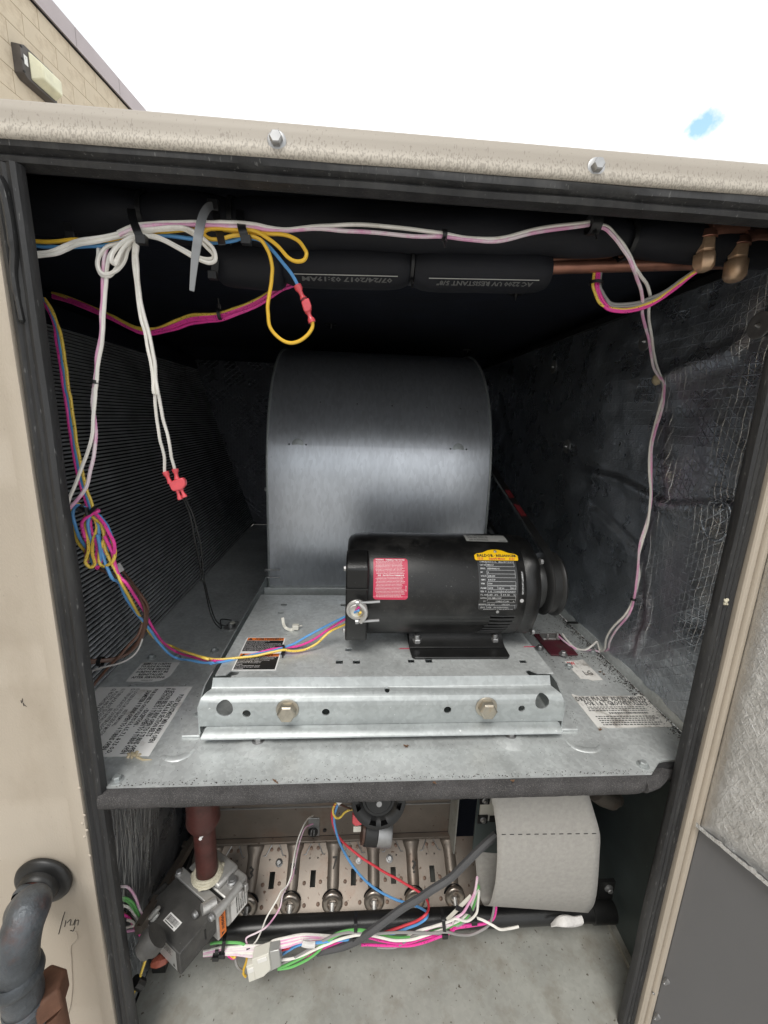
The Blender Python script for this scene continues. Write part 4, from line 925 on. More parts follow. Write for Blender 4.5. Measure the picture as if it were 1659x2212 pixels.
# ------------------------------------------------------------------ motor
MYC, MZC, MR = .254, .1895, .0935
mot = thing('electric_motor', 'black cylindrical electric motor with a yellow maker plate and a crimson warning label', 'motor', (.1, MYC, PZT))
def CM(x, a, h=0): a = R_(a); return Vector((x, MYC-math.cos(a)*(MR+h), MZC+math.sin(a)*(MR+h)))
mb = MB(); mb.lathe([(-.048, .0930), (-.046, MR), (.2205, MR), (.222, .0925)], (0, MYC, MZC), (1, 0, 0), 96); shell = mesh('motor_shell', mb, M['motor'], mot, sharp=50)
mb = MB(); mb.lathe([(-.0845, .0), (-.0845, .070), (-.0835, .0795), (-.079, .0865), (-.071, .0905), (-.060, .0920), (-.048, .0922)], (0, MYC, MZC), (1, 0, 0), 96, cap=False); eb = mesh('rear_end_bell', mb, M['motor'], mot, sharp=60)
# flat terminal box on the end bell
tp = [(.158, .215), (.1572, .250), (.168, .262), (.20, .270), (.20, .112), (.176, .112), (.162, .120), (.1578, .130)]
mb = MB(); mb.prism([(-.0855, y, z) for y, z in tp], None, (.037, 0, 0)); mesh('terminal_box', mb, M['motor'], mot, bevel=.003)
mb = MB(); mb.box((-.0855, .1560, .2140), (-.0485, .1574, .2165)); mesh('box_seam', mb, M['black'], mot)
for z, y in ((.235, .20), (.118, .20)):
    mb = MB(); mb.hexhead((-.0855, y, z), (-1, 0, 0), .0045, .004, .006, .001); mesh('through_bolt', mb, M['zinc'], mot)
# front end bell with cooling lobes
mb = MB(); n_ = 96; ax = [(.222, .0905), (.226, .0925), (.240, .0918), (.249, .0885), (.254, .080), (.2565, .066), (.258, .040), (.2585, .0)]
vs = []; fs = []
for h, r_ in ax:
    for j in range(n_):
        a = 2*math.pi*j/n_; k_ = 0
        for c in (45, 135, 225, 315):
            dlt = abs((math.degrees(a)-c+180) % 360-180)
            if dlt < 12 and .235 < h < .2555: k_ = .005*math.cos(R_(dlt*7.5))
        vs.append((h, MYC+math.cos(a)*(r_+k_), MZC+math.sin(a)*(r_+k_)))
for i in range(len(ax)-1):
    for j in range(n_): fs.append((i*n_+j, i*n_+(j+1) % n_, (i+1)*n_+(j+1) % n_, (i+1)*n_+j))
mb.add(vs, fs); mesh('front_end_bell', mb, M['motor'], mot, sharp=50)
for a in (45, -45):
    q = CM(.250, a, .001); mb = MB(); mb.hexhead(q-Vector((.0, 0, 0)), (1, 0, 0), .0045, .005, .006, .001); mesh('through_bolt', mb, M['zinc'], mot)
# louvre slots low on the shell, recessed, and one long slot near the foot
mb = MB()
for k in range(8):
    a = -17-k*5.4; xa = .1635+.0020*k*(-1 if False else 1)*-.0+(-.0022*k if k > 2 else 0)+(.004 if k > 4 else 0)*0; xb = .206-.0016*k
    P = []
    for x in (xa, xb):
        for aa in (a-1.25, a+1.25): P.append((x, aa))
    c = [CM(xa, a-1.2, -.012), CM(xb, a-1.2, -.012), CM(xb, a+1.2, -.012), CM(xa, a+1.2, -.012), CM(xa, a-1.2, .004), CM(xb, a-1.2, .004), CM(xb, a+1.2, .004), CM(xa, a+1.2, .004)]
    mb.hexa(c)
c = [CM(-.036, -53, -.012), CM(.006, -53, -.012), CM(.006, -50.5, -.012), CM(-.036, -50.5, -.012), CM(-.036, -53, .004), CM(.006, -53, .004), CM(.006, -50.5, .004), CM(-.036, -50.5, .004)]
mb.hexa(c); carve(shell, mb)
# louvre eyelids
for k in range(8):
    a = -15.2-k*5.4; xa = .1635-(.0022*k if k > 2 else 0); xb = .206-.0016*k
    mb = MB(); mb.tube([CM(xa, a, -.0004), CM((xa+xb)/2, a, .0002), CM(xb, a, -.0004)], .0013, 6); mesh('louvre_lip', mb, M['motor'], mot)
# cradle foot
mb = MB(); mb.prism([(.031, .164, PZT+.0005), (.036, .1585, PZT+.0005), (.200, .1585, PZT+.0005), (.2055, .164, PZT+.0005), (.2065, .185, PZT+.0005), (.200, .35, PZT+.0005), (.032, .35, PZT+.0005), (.030, .185, PZT+.0005)], None, (0, 0, .0042)); mesh('foot_plate', mb, M['blackm'], mot, bevel=.001)
mb = MB(); mb.sheet([(.186, PZT+.0045), (.198, PZT+.008), (.206, PZT+.016), (.212, PZT+.024)], .030, .204, .004); mb.sheet([(.322, PZT+.0045), (.310, PZT+.008), (.302, PZT+.016), (.296, PZT+.024)], .030, .204, .004); mesh('cradle_arm', mb, M['blackm'], mot, bevel=.0006)
for x in (.050, .178):
    mb = MB(); mb.tube([(x, .228, PZT+.022), (x+.052 if x < .1 else x+.02, .228, PZT+.022)], [.008, .008], 8, flat=.4)
for p in ((900, 1392), (1067, 1390)):
    q = PZ(p, PZT+.005); mb = MB(); mb.lathe([(0, .0115), (.002, .0115)], q, (0, 0, 1), 24); mb.hexhead(q+Vector((0, 0, .002)), (0, 0, 1), .0088, .009, .0105, .002, rot=.3); mb.lathe([(.011, .0052), (.019, .0050), (.020, .004)], q, (0, 0, 1), 16); mesh('foot_nut', mb, M['zinc'], mot, bevel=.0004)
# conduit connector at the end bell
q0 = Vector((-.0665, .1572, .1800)); mb = MB(); mb.lathe([(0, .0175), (.003, .0175), (.004, .0165), (.004, .0125)], q0, (0, -1, 0), 32); mb.lathe([(-.001, .0145), (.011, .0140), (.012, .0125), (.011, .0118), (.001, .0118)], q0, (0, -1, .0), 32, cap=False); cc = mesh('conduit_connector', mb, M['cast'], mot)
mb = MB(); mb.lathe([(.0045, .0117), (.0052, .0)], q0, (0, -1, 0), 24, cap=False); mesh('connector_bushing', mb, M['nylon'], cc)
for dz_ in (.0165, -.0165):
    mb = MB(); c = q0+Vector((.003, -.012, dz_)); mb.tube([c+Vector((-.004, 0, 0)), c+Vector((.034, -.002, .004))], .0023, 8); mb.lathe([(0, .0042), (.005, .0042), (.006, .003)], c+Vector((-.005, 0, 0)), (1, 0, .1), 10); mesh('clamp_screw', mb, M['zinc'], cc)
mb = MB(); mb.tube(crom([q0+Vector((.004, -.014, .0165)), q0+Vector((.013, -.016, .008)), q0+Vector((.014, -.016, -.004)), q0+Vector((.006, -.014, -.0165))], 4), .0036, 8); mesh('clamp_bar', mb, M['cast'], cc)
# shaft and pulley
mb = MB(); mb.lathe([(.25, .012), (.332, .012)], (0, MYC, MZC), (1, 0, 0), 20); mesh('shaft', mb, M['zinc'], mot)
mb = MB(); mb.lathe([(.262, .030), (.266, .046), (.270, .048), (.280, .048), (.284, .0565), (.289, .0600), (.298, .0480), (.307, .0600), (.3105, .0615), (.3135, .0600), (.3135, .028), (.322, .028), (.322, .0)], (0, MYC, MZC), (1, 0, 0), 64, cap=False); mesh('drive_pulley', mb, M['black'], mot, sharp=40)

def cmap(x0, x1, a0, a1, h0=.0004):        # u along the axle, v up the curve
    return lambda u, v, h: CM(x0+(x1-x0)*u, a0+(a1-a0)*v, h0+h)
def cpatch(f, outline, n=10):
    """curved label: outline in (u,v), cut into strips so that it hugs the shell"""
    mb = MB(); vs_ = sorted(set([v for u, v in outline]+[k/n for k in range(n+1)])); rows = []
    P = outline+[outline[0]]
    for v in vs_:
        xs_ = []
        for (ua, va), (ub, vb) in zip(P[:-1], P[1:]):
            if min(va, vb)-1e-9 <= v <= max(va, vb)+1e-9:
                if abs(vb-va) < 1e-9: xs_ += [ua, ub]
                else: xs_.append(ua+(ub-ua)*(v-va)/(vb-va))
        rows.append((min(xs_), max(xs_), v))
    q = []
    for a, b, v in rows: q += [f(a, v, 0), f(b, v, 0)]
    mb.add(q, [(2*i, 2*i+1, 2*i+3, 2*i+2) for i in range(len(rows)-1)]); return mb
def roundrect(r, ar=1.0):
    o = []
    for cx_, cy_, a0 in ((1-r, r*ar, -90), (1-r, 1-r*ar, 0), (r, 1-r*ar, 90), (r, r*ar, 180)):
        for k in range(5): a = R_(a0+22.5*k); o.append((cx_+r*math.cos(a), cy_+r*ar*math.sin(a)))
    return o
f = cmap(-.0400, .0180, 4.0, 47.0)
mb = cpatch(f, roundrect(.09, .75)); lb = mesh('thermal_label', mb, M['redl'], mot, sharp=180, label='crimson thermal protection warning label')
mb = MB(); put_text(mb, f, 'WARNING   THERMALLY PROTECTED', .06, .92, .938, .975, True, .0003); put_text(mb, f, 'AVIS   PROTECTION THERMIQUE', .12, .88, .555, .59, True, .0003)
fine(mb, f, .06, .92, .60, .925, 10, 21, .0003, .30, .12); fine(mb, f, .06, .92, .05, .545, 15, 22, .0003, .30, .14)
fv = lambda u, v, h: f(.955-.03*v, .20+.13*u, h); put_text(mb, fv, 'LB1118', 0, 1, 0, 1, False, .0003)
mesh('white_lettering', mb, M['inkw'], lb, recalc=False, sharp=180)
f = cmap(.1385, .2068, -7.5, 50.0)
ol = roundrect(.08, .9); mb = cpatch(f, ol, 14); np_ = mesh('nameplate', mb, M['plate'], mot, sharp=180)
f2 = cmap(.1355, .2125, 46.0, 59.5, .0007)
mb = cpatch(f2, [(.02, 0), (.98, 0), (1, .1), (1, .45), (.95, .60), (.80, .70), (.66, .95), (.56, 1.02), (.44, 1.02), (.34, .95), (.20, .70), (.05, .60), (0, .45), (0, .1)], 8); yp = mesh('maker_plate', mb, M['yell'], np_, sharp=180)
mb = MB(); put_text(mb, f2, 'BALDOR', .06, .44, .30, .56, True, .0003); put_text(mb, f2, '\u00b7 RELIANCER', .45, .97, .32, .54, True, .0003); mesh('lettering', mb, M['ink'], np_, recalc=False, sharp=180)
mb = MB(); put_text(mb, f2, 'SuperE Motor', .32, .70, .02, .24, True, .0003)
for k in range(4):
    for b0 in (.06, .78): u = b0+k*.035; mb.add([f2(u, .03, .0003), f2(u+.014, .03, .0003), f2(u+.03, .25, .0003), f2(u+.016, .25, .0003)], [(0, 1, 2, 3)])
mesh('slash_print', mb, M['redl'], np_, recalc=False)
mb = MB(); q = f2(.5, .80, .0005); nn = (q-Vector((q.x, MYC, MZC))).normalized(); mb.lathe([(0, .0028), (.001, .0026), (.0016, .001)], q, nn, 12)
q = CM(.174, -9.5, 0); nn = (q-Vector((q.x, MYC, MZC))).normalized(); mb.lathe([(0, .0030), (.0012, .0028), (.002, .001)], q, nn, 12); mesh('plate_rivet', mb, M['zinc'], np_)
# nameplate table: silver reversed print and lines
mb = MB(); sil = MB()
put_text(mb, f, 'COMPLIES WITH D.O.E.', .06, .50, .885, .915); put_text(mb, f, 'SMALL MOTOR RULE', .55, .95, .885, .915)
rws = [('CAT NO', 'VM3615T'), ('SPEC.', '35E303N421G1'), ('HP', '3'), ('VOLTS', '208-230'), ('AMPS', '8.4-7.7'), ('RPM', '1760')]
for k, (a, b) in enumerate(rws):
    v = .825-k*.068; put_text(mb, f, a, .06, .06+.028*len(a), v, v+.028); put_text(mb, f, b, .24, .24+.026*len(b), v, v+.028)
for k, cells in enumerate(((('FRAME', .05, .19), ('56YZ', .24, .36), ('HZ 60', .50, .64), ('PH 3', .82, .93)), (('SER. F.', .04, .20), ('1.15', .24, .33), ('CODE J', .40, .55), ('DES B', .57, .69), ('CLASS F', .72, .93)), (('F.L. AVG. EFF.', .05, .36), ('87.5', .40, .49), ('%', .56, .59), ('P.F. 83', .62, .78), ('%', .88, .92)), (('RATING', .05, .20), ('40C AMB-CONT', .24, .58)), (('CC', .12, .18), ('USABLE AT 208V', .44, .78), ('A', .88, .91)), (('BEARINGS', .02, .21), ('DE 6205', .24, .42), ('ODE 6203', .60, .80)), (('ENCL', .07, .18), ('OPSB', .24, .34), ('SN F1709090462', .40, .78)))):
    v = .405-k*.060
    for tx, a, b in cells: put_text(mb, f, tx, a, b, v, v+.028)
for k in range(14): v = .875-.068*k if k < 7 else .455-.060*(k-7); rectp(mb, f, .22, .94, v, v+.004, nu=1)
for u, v0, v1 in ((.22, .04, .875), (.94, .04, .875), (.47, .395, .452), (.80, .395, .452), (.38, .335, .392), (.56, .275, .392), (.70, .335, .392)): 
    for q_ in range(4): rectp(mb, f, u, u+.005, v0+(v1-v0)*q_/4, v0+(v1-v0)*(q_+1)/4)
put_text(mb, f, 'BALDOR ELECTRIC CO. FT. SMITH, AR. MFG. IN U.S.A.', .15, .90, .008, .032)
mesh('plate_lettering', mb, M['silver'], np_, recalc=False, sharp=180)
fv2 = lambda u, v, h: CM(.2165-.0030*v, 34-24*u, h+.0004)
mb = MB(); put_text(mb, fv2, 'THERMALLY PROTECTED', 0, 1, 0, 1); 
q = CM(.2140, 3.5, .0004); nn = (q-Vector((q.x, MYC, MZC))).normalized(); mb.lathe([(0, .0034), (.0003, .0033)], q, nn, 16); mesh('side_mark', mb, M['silver'], mot, recalc=False)
f = cmap(.1290, .2050, 73.5, 90.0)
mb = cpatch(f, [(0, 1), (0, .02), (1, -.03), (1, 1)], 6); lb = mesh('serial_label', mb, M['silverl'], mot, sharp=180)
mb = MB(); put_text(mb, f, 'SPEC: 35E303N421G1', .06, .56, .72, .90, False, .0003); put_text(mb, f, 'CUST PN: 100556-07', .06, .56, .42, .60, False, .0003); put_text(mb, f, 'S/N: F1709090462', .08, .54, .10, .28, False, .0003); put_text(mb, f, 'WP33N7', .78, .96, .02, .14, False, .0003)
mesh('lettering', mb, M['ink'], lb, recalc=False)
# ------------------------------------------------------------------ refrigerant lines along the ceiling
t = thing('insulated_suction_line', 'thick black foam-insulated pipe running the full width under the ceiling', 'pipe', (0, .10, .70))
def lumpy(P, r, seed, amp=.003):
    mb = MB(); n_ = 18; vs = []; fs = []
    for i, p in enumerate(P):
        tt = (P[min(i+1, len(P)-1)]-P[max(i-1, 0)]).normalized(); s_ = tt.cross(Vector((0, 0, 1))).normalized(); u_ = s_.cross(tt)
        for j in range(n_):
            a = 2*math.pi*j/n_; rr = (r[i] if isinstance(r, list) else r)+amp*noise.noise(Vector((p.x*14, math.cos(a)*1.5, math.sin(a)*1.5+seed)))
            vs.append(p+s_*math.cos(a)*rr+u_*math.sin(a)*rr)
    for i in range(len(P)-1):
        for j in range(n_): fs.append((i*n_+j, i*n_+(j+1) % n_, (i+1)*n_+(j+1) % n_, (i+1)*n_+j))
    fs += [tuple(range(n_-1, -1, -1)), tuple((len(P)-1)*n_+j for j in range(n_))]
    mb.add(vs, fs); return mb
bk = [PY(p, .105) for p in ((40, 500), (285, 470), (525, 478), (900, 497), (1290, 528), (1700, 560))]
def pipe_c(x):      # axis height, radius
    f_ = min(1, max(0, (x+.2)/.45)); return .7185+.0085*f_, .0285-.0045*f_
for i, (x0, x1) in enumerate(((-.62, -.330), (-.329, -.2275), (-.2265, .2700), (.271, .50))):
    n_ = max(6, int((x1-x0)/.012)); P = []; rr = []
    for k in range(n_+1):
        x = x0+(x1-x0)*k/n_; P.append(Vector((x, .102, pipe_c(x)[0]+.0015*math.sin(x*7)))); e = min(k, n_-k); rr.append(pipe_c(x)[1]*(1-.22*math.exp(-e/1.3)))
    mesh('insulation_sleeve', lumpy(P, rr, i*3), M['pipeins'], t, sharp=60)
for x in (-.3295, -.227, .2705):
    tie(t, (x, .102, pipe_c(x)[0]), (1, 0, 0), .0225, .0028, True)
mb = MB(); mb.box((-.63, .04, .731), (.472, .17, .7375)); 
t = thing('insulated_liquid_line', 'lower black foam pipe sleeve with a date print and white seam line', 'pipe', (0, .13, .66))
ax2 = lambda p: PY(p, .125)
for i, (pa, pb, r_) in enumerate(((( 470, 545), (615, 560), .029), ((612, 565), (884, 572), .0265), ((893, 574), (1182, 580), .0275))):
    a, b = ax2(pa), ax2(pb); n_ = 16; P = []; rr = []
    for k in range(n_+1):
        e = min(k, n_-k); P.append(a+(b-a)*k/n_+Vector((0, .0, -.010 if i == 0 else -.004))); rr.append(r_*(1-.25*math.exp(-e/1.0)))
    mesh('insulation_sleeve', lumpy(P, rr, 20+i, .0016), M['pipeins'], t, sharp=60)
    if i:
        # seam line and print on the lower front of the sleeve
        al = R_(-38); o_ = lambda f_, da=0, dr=.0006: a+(b-a)*f_+Vector((0, -math.cos(al+da)*(r_+dr), math.sin(al+da)*(r_+dr)-.004))
        mb = MB(); mb.tube([o_(.10+.8*k/10) for k in range(11)], .0006, 5); sm = mesh('seam_line', mb, M['silverl'], t)
        txt = '07/24/2017 03:19AM' if i == 1 else 'AC 2200 UV RESISTANT 5/8"'
        fm = (lambda a, b, r_: lambda u, v, h: a+(b-a)*(.86-.70*u)+Vector((0, -math.cos(R_(-52-12*(1-v)*-1+0))*(r_+.0012), math.sin(R_(-44-13*v))*(r_+.0012)-.004)))(a, b, r_)
        mb = MB(); put_text(mb, fm, txt, 0, 1, 0, 1, True); mesh('printed_date' if i == 1 else 'printed_text', mb, M['inkg'], t, recalc=False)
tie(t, ax2((888, 573)), (1, .0, 0), .0215, .002, True)
t = thing('copper_lines', 'pair of bare tarnished copper tubes at the top right with two brass flare fittings', 'copper pipe', (.3, .12, .70))
for ya, (pa, pb), r_ in ((.132, ((1170, 562), (1659, 541)), .0080), (.118, ((1170, 579), (1640, 566)), .0078)):
    mb = MB(); mb.tube([PY(pa, ya), PY(((pa[0]+pb[0])/2, (pa[1]+pb[1])/2), ya), Vector((.474, ya, PY(pb, ya).z))], r_, 14); mesh('copper_tube', mb, M['copper'], t)
for k, (pt, pb) in enumerate((((1527, 500), (1518, 588)), ((1600, 515), (1584, 610)))):
    a = PY(pt, .085); b = PY(pb, .080); d_ = b-a
    mb = MB(); mb.lathe([(0, .011), (.010, .0125)], a, d_, 14); mb.tube([a+Vector((.05, .0, .006)), a+Vector((.02, 0, .004)), a], [.010, .011, .011], 12); f_ = mesh('valve_stub', mb, M['copper'], t, bevel=.001)
    L_ = d_.length; mb = MB(); mb.lathe([(.010, .0115), (.024, .0115), (.025, .0100), (.0265, .0100)], a, d_, 6); mb.lathe([(.0275, .0125), (.0285, .0132), (L_-.008, .0132), (L_-.003, .010), (L_-.001, .006)], a, d_, 6 if k == 0 else 10); mesh('flare_nut', mb, M['brass'], t, bevel=.0012)
# brass bit and paper scrap lying over the tube
mb = MB(); q = PY((1330, 535), .095); mb.add([q+Vector((-.015, 0, -.001)), q+Vector((.012, 0, -.002)), q+Vector((.014, .004, .004)), q+Vector((-.002, .004, .005))], [(0, 1, 2, 3)]); mesh('brown_tape_scrap', mb, M['brass'], t, recalc=False)
mb = MB(); q = PY((1212, 546), .110); mb.add([q+Vector((-.012, 0, .0)), q+Vector((.005, 0, -.002)), q+Vector((.006, .002, .003))], [(0, 1, 2)]); mesh('paper_scrap', mb, M['paper'], t, recalc=False)

# ------------------------------------------------------------------ wiring in the upper compartment
Y0 = .052
hn = thing('white_wire_harness', 'white wires gathered in loops at the top left with two long ends hanging down', 'wiring', (-.3, Y0, .68))
W = lambda pts, keys, m='white', **k: wire(hn, pts, keys, m, **k)
W([A(-40, 545), A(55, 512), A(200, 490), A(330, 440), A(450, 400), A(600, 375), A(780, 340), A(900, 315), A(1050, 300), A(1200, 285), A(1330, 283), A(1440, 325), A(1540, 400), A(1605, 470), A(1625, 530), A(1610, 580), A(1550, 590), A(1440, 545), A(1320, 480), A(1180, 405), A(1060, 365), A(960, 345), A(860, 380), A(790, 440), A(740, 510), A(722, 560), A(740, 595), A(770, 560), A(830, 460), A(900, 390), A(960, 350)],
  {0: ('y', .03), 3: ('y', .050), 7: ('y', .048), 12: ('y', .040), 16: ('y', .040), 20: ('y', .050), 25: ('y', .040), 30: ('y', .052)})
W([A(-40, 560), A(55, 537), A(230, 520), A(330, 480), A(430, 440), A(600, 408), A(780, 368), A(900, 338), A(1050, 318), A(1200, 302), A(1330, 300), A(1420, 340), A(1500, 405), A(1570, 480), A(1605, 530), A(1585, 562), A(1520, 555), A(1420, 515), A(1320, 462), A(1180, 388), A(1060, 350), A(960, 362), A(880, 400), A(820, 470), A(790, 540), A(760, 600), A(745, 600)],
  {0: ('y', .03), 3: ('y', .050), 7: ('y', .050), 12: ('y', .044), 16: ('y', .044), 20: ('y', .052), 24: ('y', .044), 26: ('y', .044)})
W([A(780, 330), A(860, 295), A(950, 265), A(1080, 250), A(1200, 243), A(1400, 240), A(1600, 240), B(330, 240), B(450, 245), B(600, 262), B(720, 285), B(850, 300), B(1000, 292), B(1200, 272), B(1400, 262), B(1659, 272), Z2(120, 530), Z2(250, 548), Z2(350, 566), Z2(450, 572), Z2(540, 560), Z2(650, 532), Z2(760, 515), Z2(885, 500)],
  {0: ('y', .050), 8: ('y', .046), 14: ('y', .048), 18: ('y', .046), 23: ('y', .050)})
W([A(790, 350), A(860, 315), A(950, 285), A(1080, 268), A(1200, 262), A(1400, 262), A(1600, 268), B(330, 275), B(450, 280), B(600, 290), B(700, 305), B(850, 312), B(1000, 302), B(1200, 300), B(1400, 315), B(1659, 332), Z2(120, 560), Z2(250, 562), Z2(350, 574), Z2(450, 582), Z2(540, 572), Z2(650, 545), Z2(760, 528), Z2(885, 510)],
  {0: ('y', .048), 8: ('y', .046), 14: ('y', .048), 18: ('y', .046), 23: ('y', .050)}, 'pinkw')
# small hanging loops below the tie
W([A(900, 380), A(870, 470), A(840, 560), A(790, 640), A(720, 680), A(650, 690), A(612, 640), A(605, 570), A(640, 500), A(700, 450), A(800, 420)], {0: ('y', .054), 5: ('y', .050), 10: ('y', .056)})
W([A(870, 400), A(850, 480), A(820, 560), A(770, 630), A(710, 705), A(640, 700), A(605, 620), A(612, 530), A(615, 470), A(640, 430)], {0: ('y', .056), 5: ('y', .052), 9: ('y', .060)})
# drop 1: to the lower left jamb
W([A(690, 440), A(665, 520), A(655, 620), A(652, 750), A(650, 900), A(640, 1040), A(640, 1180), A(620, 1300), A(600, 1420), A(590, 1500), A(580, 1620), A(570, 1700), D4(565, 60), D4(560, 150), D4(578, 260), D4(588, 400), D4(575, 560), D4(540, 700), D4(505, 850), D4(430, 960), D4(345, 1045), D4(300, 1080)],
  {0: ('y', .056), 12: ('y', .055), 21: ('y', .040)}, 'pinkw')
W([A(760, 450), A(710, 520), A(690, 620), A(678, 750), A(668, 900), A(655, 1040), A(650, 1180), A(640, 1300), A(618, 1420), A(605, 1500), A(592, 1620), A(585, 1700), D4(585, 60), D4(575, 150), D4(565, 260), D4(558, 400), D4(520, 540), D4(470, 680), D4(420, 800), D4(370, 920), D4(335, 1010), D4(290, 1060)],
  {0: ('y', .054), 12: ('y', .050), 21: ('y', .035)})
tie(hn, PY(A(585, 1620), .053), (.1, 0, 1), .0048, .0022, False)
# drop 2: to the red connector
W([A(925, 400), A(918, 480), A(922, 600), A(935, 760), A(955, 920), A(985, 1080), A(1015, 1200), A(1040, 1340), A(1065, 1460), A(1085, 1600), A(1092, 1720), D4(1100, 20), D4(1105, 140), D4(1120, 280), D4(1140, 420), D4(1165, 520), D4(1180, 620), D4(1185, 720)], {0: ('y', .052), 11: ('y', .075), 17: ('y', .105)})
W([A(945, 420), A(940, 500), A(942, 600), A(955, 760), A(975, 920), A(1010, 1080), A(1045, 1200), A(1075, 1340), A(1098, 1460), A(1108, 1600), A(1125, 1720), D4(1128, 40), D4(1150, 160), D4(1180, 300), D4(1215, 420), D4(1235, 540), D4(1250, 620), D4(1270, 700)], {0: ('y', .050), 11: ('y', .075), 17: ('y', .105)})
# right-hand run down the foil
ka = {0: ('y', .06), 5: ('x', .335), 9: ('x', .400), 12: ('x', .462)}
W([C(575, 262), C(640, 280), C(700, 330), C(780, 430), C(845, 530), C(890, 640), C(935, 700), C(985, 780), C(1018, 880), C(1005, 1000), C(1010, 1120), C(1035, 1260), C(1048, 1360), C(1070, 1470), C(1112, 1582)], {0: ('y', .050), 5: ('y', .060), 9: ('y', .130), 14: ('x', .462)})
W([C(572, 278), C(630, 300), C(690, 350), C(765, 450), C(835, 555), C(872, 640), C(900, 720), C(940, 820), C(950, 920), C(950, 1020), C(975, 1140), C(1005, 1260), C(1022, 1360), C(1050, 1500), C(1108, 1590)], {0: ('y', .050), 5: ('y', .058), 9: ('y', .125), 14: ('x', .460)}, 'pinkw')
W([C(1108, 1590), C(1135, 1640), C(1125, 1740), Q4(1040, 330), Q4(1000, 480), Q4(978, 600), Q4(976, 720), Q4(985, 850), Q4(970, 1000), Q4(935, 1120), Q4(912, 1220), Q4(918, 1320), Q4(882, 1455), Q4(840, 1540), Q4(765, 1615), Q4(728, 1680), Q4(718, 1740), Q4(690, 1752), Q4(675, 1700), Q4(655, 1715), Q4(610, 1745), Q4(550, 1735), Q4(500, 1690), Q4(475, 1655)],
  {0: ('x', .460), 3: ('x', .452), 8: ('x', .445), 13: ('x', .440), 17: ('z', .006), 20: ('z', .008), 23: ('z', .016)})
W([C(1112, 1582), C(1142, 1650), Q4(1058, 300), Q4(1045, 380), Q4(1010, 490), Q4(988, 600), Q4(986, 740), Q4(986, 880), Q4(962, 1010), Q4(922, 1130), Q4(912, 1240), Q4(902, 1330), Q4(887, 1460), Q4(855, 1545), Q4(790, 1625), Q4(748, 1700), Q4(738, 1745), Q4(700, 1758), Q4(640, 1748), Q4(570, 1748), Q4(510, 1715), Q4(440, 1658)],
  {0: ('x', .460), 3: ('x', .452), 8: ('x', .445), 13: ('x', .440), 17: ('z', .005), 20: ('z', .008), 21: ('z', .014)}, 'pinkw')
tie(hn, PX(Q4(884, 1458), .441), (.2, .2, 1), .0046, .002, False)
tie(hn, PY(Z2(260, 555), .046), (1, 0, 0), .0052, .0026, True)
tie(hn, PY(Z2(905, 508), .052), (1, 0, 0), .010, .006, True)
# ties over the pipe at the top left
def strap(parent, pts, keys, w, th, name='cable_tie', m='ties', head=None):
    P = crom(path3(pts, keys), 5); mb = MB(); vs = []; k = len(P)
    ws = w if isinstance(w, list) else [w]*k
    ws = list(np.interp(np.linspace(0, 1, k), np.linspace(0, 1, len(ws)), ws))
    for i, p in enumerate(P):
        tt = (P[min(i+1, k-1)]-P[max(i-1, 0)]).normalized(); vd = (Vector(CAMP)-p).normalized(); s_ = tt.cross(vd).normalized()
        u_ = s_.cross(tt).normalized()
        vs += [p-s_*ws[i], p+s_*ws[i], p+s_*ws[i]-u_*th, p-s_*ws[i]-u_*th]
    fs = [(4*i+j, 4*i+(j+1) % 4, 4*i+4+(j+1) % 4, 4*i+4+j) for i in range(k-1) for j in range(4)]+[(3, 2, 1, 0), (4*k-4, 4*k-3, 4*k-2, 4*k-1)]
    mb.add(vs, fs)
    if head: q = _pl(head, 1, keys[max(keys)][1]) if keys[max(keys)][0] == 'y' else P[-1]; mb.box(q-Vector((.0052, .004, .0045)), q+Vector((.0052, .004, .0045)))
    return mesh(name, mb, M[m], parent, bevel=.0005)
strap(hn, [A(890, 120), A(905, 200), A(935, 290), A(965, 360), A(985, 400)], {0: ('y', .070), 2: ('y', .040), 4: ('y', .036)}, .0042, .0014, head=A(985, 395))
strap(hn, [B(470, 130), B(478, 210), B(490, 290), B(515, 370), B(528, 400)], {0: ('y', .072), 2: ('y', .038), 4: ('y', .038)}, .0045, .0014, head=B(528, 395))
strap(hn, [A(330, 240), A(350, 300), A(372, 350), A(385, 370)], {0: ('y', .068), 3: ('y', .060)}, .0042, .0014, head=A(380, 368))
strap(hn, [B(255, 95), B(270, 190), B(285, 280), B(305, 370), B(318, 430)], {0: ('y', .070), 4: ('y', .034)}, .0040, .0014)
strap(hn, [B(262, 560), B(258, 620), B(250, 680), B(245, 720)], {0: ('y', .088), 3: ('y', .092)}, .0042, .0014, head=B(240, 700))
t = thing('loose_cable_tie', 'long grey cable tie tail hanging straight down over the white wires', 'cable tie', PY(B(240, 95), .04))
strap(t, [B(245, 95), B(200, 110), B(160, 170), B(135, 250), B(112, 370), B(95, 480), B(80, 600), B(68, 720), B(58, 835)], {0: ('y', .060), 1: ('y', .046), 4: ('y', .012), 8: ('y', .008)}, [.0036, .0040, .0042, .0044, .0044, .0042, .0036, .0030, .0024], .0013, name='tie_tail', m='tieg')
mb = MB(); q = PY(B(245, 100), .062); mb.box(q-Vector((.006, .004, .006)), q+Vector((.006, .004, .006))); mesh('tie_head', mb, M['ties'], t, bevel=.001)

